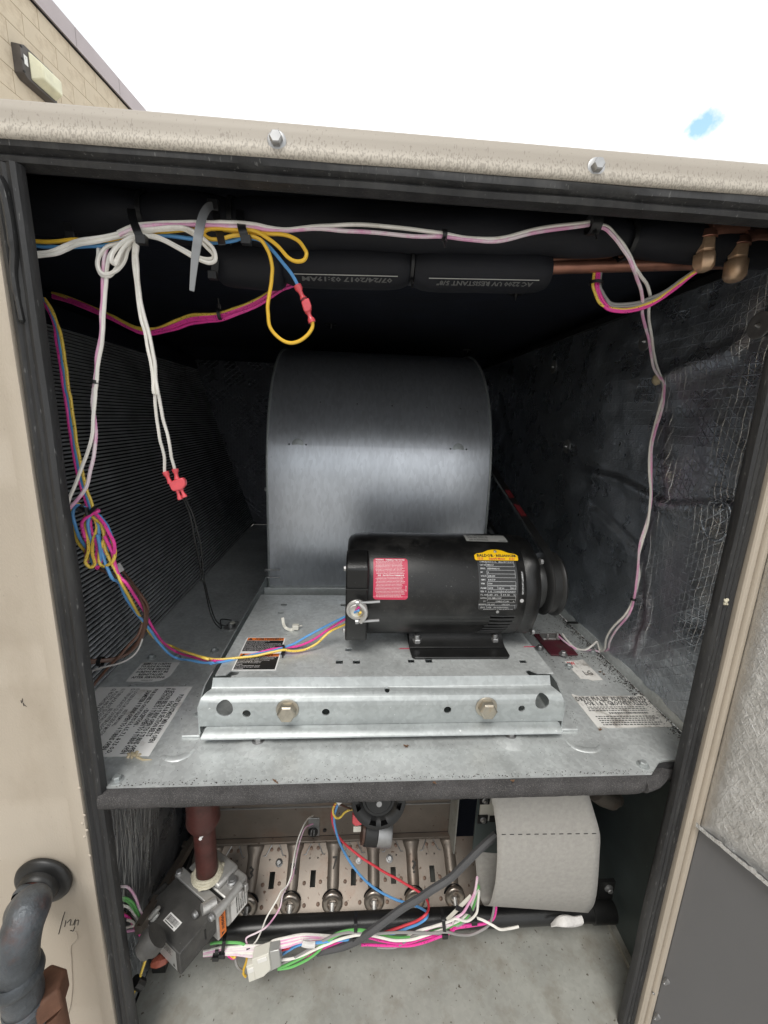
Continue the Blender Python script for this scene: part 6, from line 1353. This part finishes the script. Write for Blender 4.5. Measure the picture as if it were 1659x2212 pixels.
mb = MB(); label_box(mb, fm); lb = mesh('warning_label', mb, M['paperd'], body)
mb = MB(); fine(mb, fm, .10, .92, .30, .95, 5, 41, fill=.5); mesh('print', mb, M['ink'], lb, recalc=False)
fm = (lambda u, v, h: VQ(-.0036-h, -.0155+.012*(1-v), -.060+.052*u))
mb = MB(); label_box(mb, fm); lb = mesh('orange_label', mb, M['orangel'], gv); mb = MB(); put_text(mb, fm, 'WARNING', .25, .90, .3, .75, True); mb.add([fm(.05, .25, .0005), fm(.18, .25, .0005), fm(.115, .75, .0005)], [(0, 1, 2)]); mesh('lettering', mb, M['ink'], lb, recalc=False)
# pipe
gp = thing('gas_drop_pipe', 'maroon painted gas pipe dropping into the gas valve, flecked with white paint', 'pipe', (-.320, .115, -.15))
mb = MB(); mb.lathe([(-.275, .0182), (.2, .0182)], (-.3205, .115, -.035), (0, 0, 1), 28); mb.lathe([(-.30, .0182), (-.02, .0182)], (-.3205, .115, -.02), (0, 0, 1), 28); pp = mesh('pipe', mb, M['maroon'], gp)
bpy.data.objects.remove(pp); mb = MB(); mb.lathe([(-.30, .0178), (-.034, .0178)], (-.3205, .115, 0), (0, 0, 1), 28); pp = mesh('pipe', mb, M['maroon'], gp)
mb = MB(); mb.lathe([(-.034, .026), (-.170, .026), (-.184, .0275), (-.190, .0275), (-.198, .024), (-.1985, .018)], (-.3205, .115, 0), (0, 0, 1), 28, cap=False); mesh('coupling', mb, M['maroon'], gp, sharp=50)
mb = MB(); rd = random.Random(8)
for k in range(26):
    a = rd.uniform(0, 6.28); r_ = rd.uniform(.0185, .026); mb.lathe([(0, rd.uniform(.003, .006)), (rd.uniform(.002, .005), .002)], (-.3205+r_*math.cos(a), .115+r_*math.sin(a), -.3085), (rd.uniform(-.5, .5), rd.uniform(-.5, .5), 1), 7)
for k in range(3): ring = [(-.3205+(.0200+.002*k)*math.cos(a), .115+(.0200+.002*k)*math.sin(a), -.302-.003*k+.001*math.sin(3*a+k)) for a in [j*2*math.pi/24 for j in range(25)]]; mb.tube(ring, .0028, 6)
mesh('thread_sealant', mb, M['sealant'], gp, sharp=30)
mb = MB()
for p, rr in ((F4(932, 300), .0050), (F4(945, 335), .0036), (F4(930, 372), .0030), (F4(1015, 290), .0034), (F4(880, 155), .0016), (F4(905, 180), .0014), (F4(938, 350), .0034)):
    q = PY(p, .0975); dx_ = q.x+.3205; yy = .115-math.sqrt(max(1e-6, .0181**2-dx_**2)) if abs(dx_) < .0178 else .112; q = PY(p, yy); nn = Vector((q.x+.3205, q.y-.115, 0)).normalized(); mb.lathe([(-.0004, rr), (.0004, rr*.8)], q, nn, 7)
mesh('white_paint_fleck', mb, M['paper'], gp)
# horizontal maroon stub seen under the deck at the far left
mb = MB(); mb.tube([(-.425, .055, -.052), (-.36, .06, -.048)], .020, 16); mesh('maroon_stub', mb, M['maroon'], gp)
# vent cap at the valve's left
M_CAP = M['cover']
vc = thing('round_vent_cap', 'round black plastic cap beside the askew gas valve', 'cap', PY(F4(480, 1290), .02))
a = PY(F4(560, 1200), .012); b = PY(F4(425, 1345), .002)
mb = MB(); L_ = (b-a).length; mb.lathe([(0, .018), (L_*.50, .0195), (L_*.60, .0185), (L_*.66, .0150), (L_*.80, .0145), (L_, .013), (L_, .008), (L_*.94, .006)], a, b-a, 28); mesh('cap_shell', mb, M['cover'], vc, sharp=40)
mb = MB(); q = PY(F4(600, 1430), .02); mb2 = lumpy(crom([PY(F4(510, 1450), .03), PY(F4(570, 1430), .03), PY(F4(620, 1415), .03), PY(F4(670, 1395), .04)], 3), [.002, .004, .0055, .007, .0075, .007, .006, .005, .004, .003], 3, .004); mesh('red_rag_boot', mb2, M['hexred'], vc)
lw = thing('yellow_jumper', 'short yellow wire clipped at the bottom left corner of the jamb', 'wire', PY(F4(400, 1560), .01))
wire(lw, [F4(460, 1400), F4(435, 1480), F4(408, 1570), F4(375, 1650), F4(345, 1720)], {0: ('y', .03), 4: ('y', .024)}, 'yellow')
mb = MB(); a, b = PY(F4(365, 1600), .022), PY(F4(425, 1630), .026); mb.tube([a, b], .0085, 10); mesh('grommet_clip', mb, M['black'], lw)

# ------------------------------------------------------------------ inducer motor, capacitor, card, board
im = thing('draft_inducer_fan', 'black slotted fan cup of the draft inducer half hidden by the deck edge', 'fan', (-.022, .10, -.15))
FC = PY(G4(1033, 120), .095); FCv = Vector((0, -1, .35)).normalized()
mb = MB(); mb.lathe([(-.055, .046), (-.010, .0475), (-.004, .0470), (.0, .0455), (.0015, .040), (.0, .0335), (-.006, .0275), (-.0065, .010)], FC, FCv, 64); cup = mesh('fan_cup', mb, M['black'], im, sharp=50)
mb = MB(); a_ = FCv.orthogonal().normalized(); b_ = FCv.cross(a_)
ex = Vector((1, 0, 0))-FCv*FCv.x; ex.normalize(); ez = FCv.cross(ex); ez = ez if ez.z > 0 else -ez
for k in range(12):
    a0 = R_(15+30*k)
    P0 = []
    for (r_, da) in ((.0325, -8), (.0395, -9), (.0395, 9), (.0325, 8)):
        an = a0+R_(da); P0.append(FC+ex*math.cos(an)*r_+ez*math.sin(an)*r_-FCv*.012)
    if k % 3 != 1: mb.prism(P0, None, FCv*.02)
carve(cup, mb)
mb = MB(); mb.lathe([(-.0065, .024), (-.004, .022), (-.004, .005)], FC, FCv, 40); mesh('hub_disc', mb, M['black'], im, sharp=50)
mb = MB(); mb.lathe([(-.006, .0048), (.010, .0046)], FC, FCv, 16); mesh('shaft', mb, M['zinc'], im)
cp = thing('run_capacitor', 'small round capacitor, black ended with a bright metal can, under the fan', 'capacitor', (-.02, .16, -.25))
a, b = PY(G4(905, 375), .150), PY(G4(1135, 395), .150); ax_ = (b-a); L_ = ax_.length
mb = MB(); mb.lathe([(0, .0240), (.003, .0245), (L_*.48, .0240)], a, ax_, 36); mesh('black_end', mb, M['black'], cp, bevel=.0015)
mb = MB(); mb.lathe([(L_*.481, .0244), (L_-.003, .0244), (L_, .0225)], a, ax_, 36); mesh('metal_can', mb, M['zinc'], cp)
mb = MB(); mb.lathe([(-.004, .022), (0, .0225)], a, ax_, 30); mesh('brown_cap', mb, M['brown'], cp)
mb = MB(); q = PY(G4(860, 362), .146); mb.box(q-Vector((.010, .001, .006)), q+Vector((.004, .001, .006))); mesh('spade_tab', mb, M['nylon'], cp)
mb = MB(); q = PY(G4(845, 300), .140); mb.prism([PY(p, .136) for p in (G4(805, 250), G4(880, 262), G4(890, 330), G4(830, 345), G4(803, 320))], None, (0, .014, 0)); mesh('red_boot', mb, M['redconn'], cp, bevel=.002)
iw = thing('inducer_wires', 'long red and blue wires hanging from a taped bunch down to the manifold', 'wiring', (0, .13, -.3))
wire(iw, [G4(655, 150), G4(630, 230), G4(640, 330), G4(680, 420), G4(760, 510), G4(860, 590), G4(960, 660), G4(1080, 735), G4(1200, 800), G4(1310, 865), G4(1400, 920), G4(1450, 980), G4(1465, 1050), G4(1430, 1110), G4(1340, 1165), G4(1250, 1200), G4(1150, 1235), G4(1050, 1270)], {0: ('y', .12), 4: ('y', .16), 10: ('y', .13), 13: ('y', .088), 17: ('y', .088)}, 'red', r=.0022)
wire(iw, [G4(675, 150), G4(650, 240), G4(655, 340), G4(690, 470), G4(750, 590), G4(840, 720), G4(940, 830), G4(1050, 910), G4(1180, 970), G4(1300, 1010), G4(1400, 1045), G4(1455, 1090), G4(1440, 1140), G4(1370, 1185), G4(1280, 1220), G4(1200, 1250), G4(1120, 1275)], {0: ('y', .12), 4: ('y', .16), 9: ('y', .13), 12: ('y', .086), 16: ('y', .088)}, 'blue', r=.0022)
wire(iw, [G4(665, 140), G4(640, 180), G4(640, 230), G4(665, 265), G4(700, 262), G4(740, 220), G4(790, 195), G4(840, 200)], {0: ('y', .12), 7: ('y', .13)}, 'yellow', r=.0018)
wire(iw, [G4(690, 150), G4(760, 180), G4(810, 205), G4(835, 255)], {0: ('y', .12), 3: ('y', .135)}, 'brown', r=.0018)
mb = MB(); mb.prism([PY(p, .112) for p in (G4(655, 130), G4(685, 172), G4(765, 100), G4(760, 60), G4(700, 60))], None, (0, .010, 0)); mesh('tape_wrap', mb, M['putty'], iw, bevel=.002)
cdn = thing('insulator_card', 'curled grey fibre card with a perforated fold hanging under the deck', 'card', (.25, .06, -.2))
# the card is one bent sheet: swept along its width by matching left and right edges
rows = [(J4(395, -60), J4(1240, -60), .060), (J4(400, 0), J4(1252, 0), .058), (J4(428, 130), J4(1290, 130), .055), (J4(452, 325), J4(1341, 322), .050), (J4(455, 500), J4(1338, 500), .047), (J4(448, 640), J4(1330, 650), .047), (J4(435, 760), J4(1320, 780), .050), (J4(415, 850), J4(1305, 880), .055), (J4(395, 915), J4(1285, 945), .064), (J4(372, 940), J4(1255, 985), .076), (J4(345, 938), J4(1235, 1003), .088), (J4(322, 905), None, .100), (J4(305, 850), None, .106), (J4(285, 740), None, .108), (J4(272, 600), None, .106), (J4(262, 480), None, .104)]
L3 = []; R3 = []; Wd = None
for l_, r_, y in rows:
    a = PY(l_, y)
    if r_ is not None: b = PY(r_, y); Wd = b-a
    else: b = a+Wd
    L3.append(a); R3.append(b)
Lc, Rc = crom(L3, 5), crom(R3, 5); nW = 14; vs = []; fs = []
for a, b in zip(Lc, Rc):
    for k in range(nW+1): vs.append(a+(b-a)*k/nW)
for i in range(len(Lc)-1):
    for k in range(nW): fs.append((i*(nW+1)+k, i*(nW+1)+k+1, (i+1)*(nW+1)+k+1, (i+1)*(nW+1)+k))
mb = MB(); mb.add(vs, fs); o = mesh('card_sheet', mb, M['card'], cdn, sharp=180, recalc=False); md = o.modifiers.new('thick', 'SOLIDIFY'); md.thickness = .0008
mb = MB()
for k in range(12): a = PY(J4(495+71*k, 331-.7*k), .0488); b = PY(J4(530+71*k, 330-.7*k), .0488); mb.tube([a, b], .0007, 4)
mesh('perforation', mb, M['ink'], cdn)
bd = thing('control_board', 'white board edge with black mounted screws half hidden behind the grey card', 'circuit board', PY(J4(360, 100), .15))
mb = MB(); mb.box(PY(J4(300, 215), .16)+Vector((0, 0, 0)), PY(J4(460, -40), .16)+Vector((0, .004, 0))); mesh('board', mb, M['nylon'], bd)
for p in (J4(350, 30), J4(332, 195)):
    q = PY(p, .158); mb = MB(); mb.box(q-Vector((.010, .002, .009)), q+Vector((.009, .0015, .008))); mesh('screw_block', mb, M['black'], bd); mb = MB(); mb.hexhead(q-Vector((0, .002, 0)), (0, -1, 0), .0042, .004, .006); mesh('hex_screw', mb, M['zinc'], bd)
mb = MB(); q = PY(J4(412, 195), .158); mb.box(q-Vector((.005, .0015, .006)), q+Vector((.008, .0015, .006))); mesh('board_chip', mb, M['ink'], bd)
mb = MB(); mb.box((.176, .168, -.36), (.300, .172, -.205)); mesh('bracket_plate', mb, M['teal'], bd)
mb = MB(); mb.prism([(.160, .10, -.036), (.176, .168, -.036), (.178, .168, -.036), (.162, .10, -.036)], None, (0, .0, -.20)); 
t = thing('metal_chute', 'curved galvanised duct piece tucked up right of the grey card', 'duct', PY(J4(1400, 40), .14))
P = crom([PY(J4(1290, -60), .12), PY(J4(1370, 0), .13), PY(J4(1440, 30), .14), PY(J4(1485, 20), .15)], 4)
mb = MB(); mb.tube(P, [.018]*5+[.017]*4+[.014]*4, 14); mesh('duct_bend', mb, M['burner'], t)
# thick grey cable across the lower compartment
cv = thing('grey_cable', 'thick grey sheathed cable slanting across from the card to the wire bundle', 'cable', PY(G4(1200, 1070), .05))
P = [J4(450, 330), J4(330, 430), J4(200, 560), J4(60, 700), G4(1500, 880), G4(1380, 960), G4(1250, 1040), G4(1100, 1150), G4(980, 1235), G4(860, 1315), G4(740, 1370), G4(620, 1400), G4(500, 1425)]
wire(cv, P, {0: ('y', .085), 4: ('y', .070), 8: ('y', .066), 12: ('y', .082)}, 'conduit', r=.0064, name='sheath')

# ------------------------------------------------------------------ lower wire bundle along the manifold
lb_ = thing('lower_wire_bundle', 'mixed white, pink, green and grey wires lying along the manifold with a white plug', 'wiring', (-.1, .09, -.47))
def bw_(m, P, keys=None, r=.0022): wire(lb_, P, keys or {0: ('y', .082), len(P)-1: ('y', .082)}, m, r=r)
for i, dy_ in enumerate((0, 12, 24, 36, 48, 60, 70)):
    m = ('white', 'pinkw', 'white', 'pinkw', 'white', 'white', 'pinkw')[i]
    bw_(m, [F4(960, 1340+dy_*.55), F4(1100, 1310+dy_*.8), F4(1250, 1300+dy_), F4(1370, 1290+dy_*1.3), F4(1500, 1290+dy_*1.2), G4(120, 1330+dy_*1.0), G4(240, 1300+dy_*1.1), G4(370, 1275+dy_*.9), G4(500, 1280+dy_*.6), G4(640, 1285+dy_*.5)], {0: ('y', .080), 3: ('y', .074-.002*i), 6: ('y', .074-.001*i), 9: ('y', .088)})
for i, (m, P) in enumerate((
  ('green', [G4(160, 1565), G4(260, 1530), G4(380, 1465), G4(500, 1390), G4(600, 1310), G4(700, 1255), G4(820, 1232), G4(940, 1240), G4(1050, 1280), G4(1160, 1300), G4(1300, 1295), G4(1420, 1270), G4(1550, 1235), G4(1659, 1205), J4(60, 1120), J4(150, 1060), J4(215, 980), J4(255, 880), J4(290, 770)]),
  ('green', [G4(160, 1575), G4(280, 1555), G4(400, 1500), G4(500, 1430), G4(580, 1345), G4(660, 1290), G4(800, 1245), G4(930, 1250), G4(1040, 1292), G4(1180, 1310), G4(1340, 1290), G4(1480, 1260), G4(1600, 1235), J4(40, 1128), J4(160, 1075), J4(235, 985), J4(275, 880), J4(300, 780)]),
  ('grayw', [G4(170, 1535), G4(280, 1490), G4(400, 1420), G4(520, 1350), G4(640, 1290), G4(760, 1260), G4(900, 1265), G4(1050, 1262), G4(1200, 1255), G4(1340, 1258), G4(1480, 1262), G4(1600, 1268), G4(1659, 1250), J4(60, 1150), J4(180, 1080), J4(240, 1000), J4(270, 920), J4(300, 800)]),
  ('white', [G4(190, 1495), G4(300, 1480), G4(420, 1430), G4(560, 1370), G4(680, 1320), G4(820, 1285), G4(940, 1280), G4(1060, 1305), G4(1180, 1325), G4(1300, 1320), G4(1420, 1290), G4(1560, 1240), J4(20, 1130), J4(120, 1080), J4(200, 1010), J4(235, 930), J4(265, 850), J4(295, 790)]),
  ('pink', [G4(370, 1475), G4(460, 1440), G4(560, 1390), G4(680, 1340), G4(800, 1305), G4(910, 1295), G4(1040, 1325), G4(1160, 1345), G4(1280, 1345), G4(1400, 1315), G4(1530, 1285), G4(1659, 1250), J4(60, 1140), J4(200, 1112), J4(340, 1100), J4(410, 1070), J4(440, 1010), J4(448, 940)]),
  ('pink', [G4(880, 1365), G4(1000, 1368), G4(1150, 1372), G4(1300, 1370), G4(1420, 1345), G4(1560, 1295), G4(1659, 1255), J4(100, 1140), J4(220, 1120), J4(345, 1105), J4(405, 1075)]),
  ('grayw', [G4(1020, 1385), G4(1120, 1390), G4(1200, 1375), G4(1280, 1320), G4(1360, 1275), G4(1500, 1262), J4(20, 1175), J4(120, 1195), J4(220, 1200), J4(310, 1165), J4(390, 1100), J4(420, 1000), J4(430, 940)]),
  ('blue', [G4(180, 1465), G4(250, 1415), G4(330, 1370), G4(420, 1350), G4(520, 1345), G4(640, 1330), G4(740, 1322), G4(830, 1305)]),
  ('red', [G4(175, 1415), G4(260, 1390), G4(350, 1360), G4(450, 1345), G4(560, 1350), G4(660, 1335)]),
  ('pinkw', [G4(1300, 1275), G4(1420, 1240), G4(1540, 1200), G4(1659, 1190), J4(80, 1060), J4(160, 1010), J4(210, 930), J4(260, 830), J4(285, 700)]),
  ('white', [G4(1200, 1330), G4(1360, 1250), G4(1500, 1205), G4(1640, 1160), J4(100, 1060), J4(200, 1080), J4(270, 1020), J4(290, 930), J4(300, 820)]),
  ('white', [J4(260, 1045), J4(340, 1075), J4(410, 1110), J4(480, 1150), J4(560, 1145), J4(640, 1128)]),
  ('orange', [F4(1240, 1360), F4(1290, 1330), F4(1325, 1345), F4(1335, 1410), F4(1310, 1480), F4(1305, 1530), F4(1325, 1560)]),
  ('grayw', [F4(1240, 1370), F4(1235, 1420), F4(1260, 1480), F4(1300, 1510)]),
  ('pink', [F4(1150, 1350), F4(1180, 1385), F4(1220, 1398), F4(1245, 1375)]),
  ('yellow', [F4(1165, 1340), F4(1195, 1375), F4(1225, 1390), F4(1240, 1350), F4(1290, 1320)]),
  ('green', [F4(1020, 1275), F4(1100, 1262), F4(1200, 1262), F4(1300, 1275), F4(1380, 1340), F4(1430, 1375)]))):
    bw_(m, P, {0: ('y', .070 if i < 4 else .080), len(P)//2: ('y', .076-.0022*(i % 4)), len(P)-1: ('y', .095 if len(P) > 9 else .078)})
# grey flat strap at the right
strap(lb_, [J4(20, 1070), J4(90, 1000), J4(160, 930), J4(230, 860)], {0: ('y', .082), 3: ('y', .088)}, .0030, .001, name='grey_strap', m='nylon')
for a, b in ((G4(835, 1075), G4(832, 1310)), (G4(1580, 1040), G4(1605, 1280)), (F4(1150, 1150), F4(1120, 1370)), (F4(1080, 1290), F4(1065, 1390)), (F4(1345, 1280), F4(1345, 1350))):
    P = [a, ((a[0]+b[0])/2, (a[1]+b[1])/2), b]; strap(lb_, P, {0: ('y', .094), 1: ('y', .070), 2: ('y', .072)}, .0030, .0012, head=b)
strap(lb_, [J4(100, 960), J4(160, 985), J4(220, 1000), J4(262, 1030)], {0: ('y', .078), 3: ('y', .078)}, .0036, .0012)
strap(lb_, [J4(215, 955), J4(240, 1020), J4(258, 1080)], {0: ('y', .078), 2: ('y', .074)}, .0028, .0012, head=J4(258, 1082))
# white multi-way plug
pg = thing('white_plug', 'cream multi-pin plug lying on the floor below the wire bundle', 'connector', PY(F4(1470, 1480), .06))
def poly(mbx, pts, y, d_): mbx.prism([PY(p, y) for p in pts], None, (0, d_, 0)); return mbx
mb = MB(); poly(mb, (F4(1325, 1475), F4(1440, 1430), F4(1480, 1560), F4(1350, 1612)), .056, .016); mesh('plug_half', mb, M['nylon'], pg, bevel=.0012)
mb = MB(); poly(mb, (F4(1375, 1415), F4(1520, 1360), F4(1540, 1500), F4(1480, 1560), F4(1405, 1590)), .053, .018); mesh('plug_half', mb, M['nylon'], pg, bevel=.0012)
mb = MB(); poly(mb, (F4(1520, 1350), F4(1610, 1330), F4(1630, 1470), F4(1500, 1535)), .057, .015); mesh('plug_shroud', mb, M['silverl'], pg, bevel=.0012)
mb = MB(); poly(mb, (F4(1340, 1500), F4(1420, 1470), F4(1435, 1500), F4(1350, 1535)), .0548, .002); poly(mb, (F4(1420, 1420), F4(1500, 1390), F4(1510, 1420), F4(1430, 1450)), .0518, .002); mesh('plug_latch', mb, M['paperd'], pg, bevel=.0005)
mb = MB(); q = PY(G4(410, 1355), .066); mb2 = lumpy(crom([PY(G4(372, 1350), .067), PY(G4(420, 1362), .066), PY(G4(480, 1362), .067)], 3), .0045, 60, .001); mesh('white_tape_flag', mb2, M['putty'], lb_)
# thin white pair rising from the bundle to the switch
sw = thing('sensor_wire_pair', 'thin white and pink pair rising from the bundle to the limit switch', 'wiring', (-.2, .15, -.35))
wire(sw, [F4(1345, 1290), F4(1325, 1240), F4(1350, 1210), F4(1440, 1170), F4(1500, 1130), F4(1560, 1060), F4(1620, 960), G4(200, 940), G4(235, 870), G4(290, 770), G4(310, 660), G4(330, 550), G4(360, 440), G4(400, 350), G4(465, 318)], {0: ('y', .078), 4: ('y', .085), 9: ('y', .150), 14: ('y', .245)}, 'pinkw', r=.0014)
wire(sw, [F4(1380, 1290), F4(1420, 1240), F4(1450, 1180), F4(1490, 1080), F4(1530, 1000), F4(1590, 900), G4(190, 900), G4(240, 850), G4(275, 760), G4(290, 660), G4(310, 550), G4(335, 450), G4(380, 340), G4(420, 275), G4(465, 248)], {0: ('y', .078), 4: ('y', .100), 9: ('y', .155), 14: ('y', .250)}, 'white', r=.0014)
tie(sw, PY(G4(288, 680), .165), (.1, 0, 1), .0036, .002, False)
# wires behind the left jamb
jw = thing('jamb_wires', 'small tangle of white, green and magenta wires plugged into the valve by the left jamb', 'wiring', PY(F4(350, 1050), .04))
for m, P in (('pinkw', [F4(180, 820), F4(235, 785), F4(290, 780), F4(340, 820), F4(380, 900), F4(410, 980), F4(450, 1060)]), ('green', [F4(180, 900), F4(240, 880), F4(300, 885), F4(350, 925), F4(390, 1000), F4(430, 1080)]), ('green', [F4(180, 905), F4(250, 895), F4(310, 915), F4(355, 980), F4(400, 1080)]),
             ('white', [F4(190, 950), F4(250, 945), F4(310, 965), F4(360, 1020), F4(410, 1085)]), ('pink', [F4(200, 1010), F4(255, 1020), F4(310, 1050), F4(350, 1110), F4(390, 1170), F4(420, 1210)]), ('white', [F4(230, 1160), F4(300, 1135), F4(380, 1115), F4(450, 1085), F4(500, 1040)]),
             ('pinkw', [F4(230, 1170), F4(320, 1165), F4(420, 1145), F4(490, 1110), F4(520, 1060)]), ('brown', [F4(190, 990), F4(260, 1000), F4(320, 1040), F4(360, 1090)]), ('white', [F4(300, 1070), F4(350, 1090), F4(400, 1130), F4(450, 1150)])):
    wire(jw, P, {0: ('y', .045), len(P)-1: ('y', .060)}, m, r=.0019)
for p0, p1 in ((F4(490, 1055), F4(575, 960)), (F4(510, 1080), F4(570, 1010))):
    mb = MB(); a, b = PY(p0, .055), PY(p1, .060); mb.tube([a, (a+b)/2, b], [.0032, .0040, .0030], 6); mesh('flag_terminal', mb, M['silverl'], jw)

# ------------------------------------------------------------------ gas supply pipe entering the beige panel at the left
gs = thing('gas_supply_elbow', 'weathered black iron elbow entering the beige panel through a rubber grommet', 'gas pipe', PY((95, 1905), -.01))
gc = PY((97, 1898), -.004)
mb = MB(); mb.lathe([(0, .0360), (.003, .0370), (.006, .0355), (.009, .0305), (.010, .0255), (.014, .0250), (.018, .0240), (.020, .0215), (.018, .0195), (.004, .0190)], gc, (0, -1, 0), 56, cap=False); mesh('rubber_grommet', mb, M['black'], gs, sharp=60)
mb = MB(); th_ = [(k*.0016, .0172+(.0007 if k % 2 else 0)) for k in range(22)]; mb.lathe(th_, gc+Vector((0, 0, -.001)), (-.05, -1, -.02), 28); mesh('threaded_nipple', mb, M['hexred'], gs, sharp=20)
P = crom([gc+Vector((-.001, -.022, -.002)), gc+Vector((-.003, -.034, -.006)), PY((66, 1958), -.062), PY((46, 2012), -.080), PY((38, 2070), -.086), PY((42, 2110), -.086)], 5)
mb = MB(); mb.tube(P, [.0205]*3+[.0195]*3+[.0215]*16+[.0215]*4, 24); e = mesh('elbow', mb, M['ironpipe'], gs, sharp=60)
mb = MB(); mb.lathe([(0, .0215), (.001, .0235), (.007, .0240), (.010, .0225)], gc+Vector((0, -.019, -.001)), (-.08, -1, -.10), 28, cap=False); mesh('elbow_collar', mb, M['ironpipe'], gs, sharp=60)
q = PY((40, 2105), -.086); mb = MB(); mb.lathe([(.010, .0225), (.006, .0250), (-.002, .0258), (-.009, .0240), (-.010, .021)], q, (0, 0, 1), 32, cap=False); mesh('elbow_band', mb, M['ironpipe'], gs, sharp=60)
mb = MB(); mb.lathe([(0, .0212), (-.038, .0212), (-.040, .0206), (-.10, .0206)], q, (0, 0, 1), 28); mesh('down_pipe', mb, M['ironpipe'], gs, sharp=50)
mb = MB(); mb.lathe([(-.044-.0016*k, .0209+(.0012 if k % 2 else 0)) for k in range(6)], q, (0, 0, 1), 28, cap=False); mesh('pipe_threads', mb, M['ironpipe'], gs, sharp=15)
hx = q+Vector((.013, .014, -.044)); mb = MB(); mb.lathe([(0, .021), (.005, .0245), (.030, .0245), (.034, .021)], hx, (0, 0, -1), 6); mesh('hex_union', mb, M['rust'], gs, bevel=.002)
mb = MB(); mb.lathe([(0, .018), (.3, .018)], hx+Vector((0, 0, -.04)), (0, 0, -1), 20); mesh('riser_pipe', mb, M['rust'], gs)
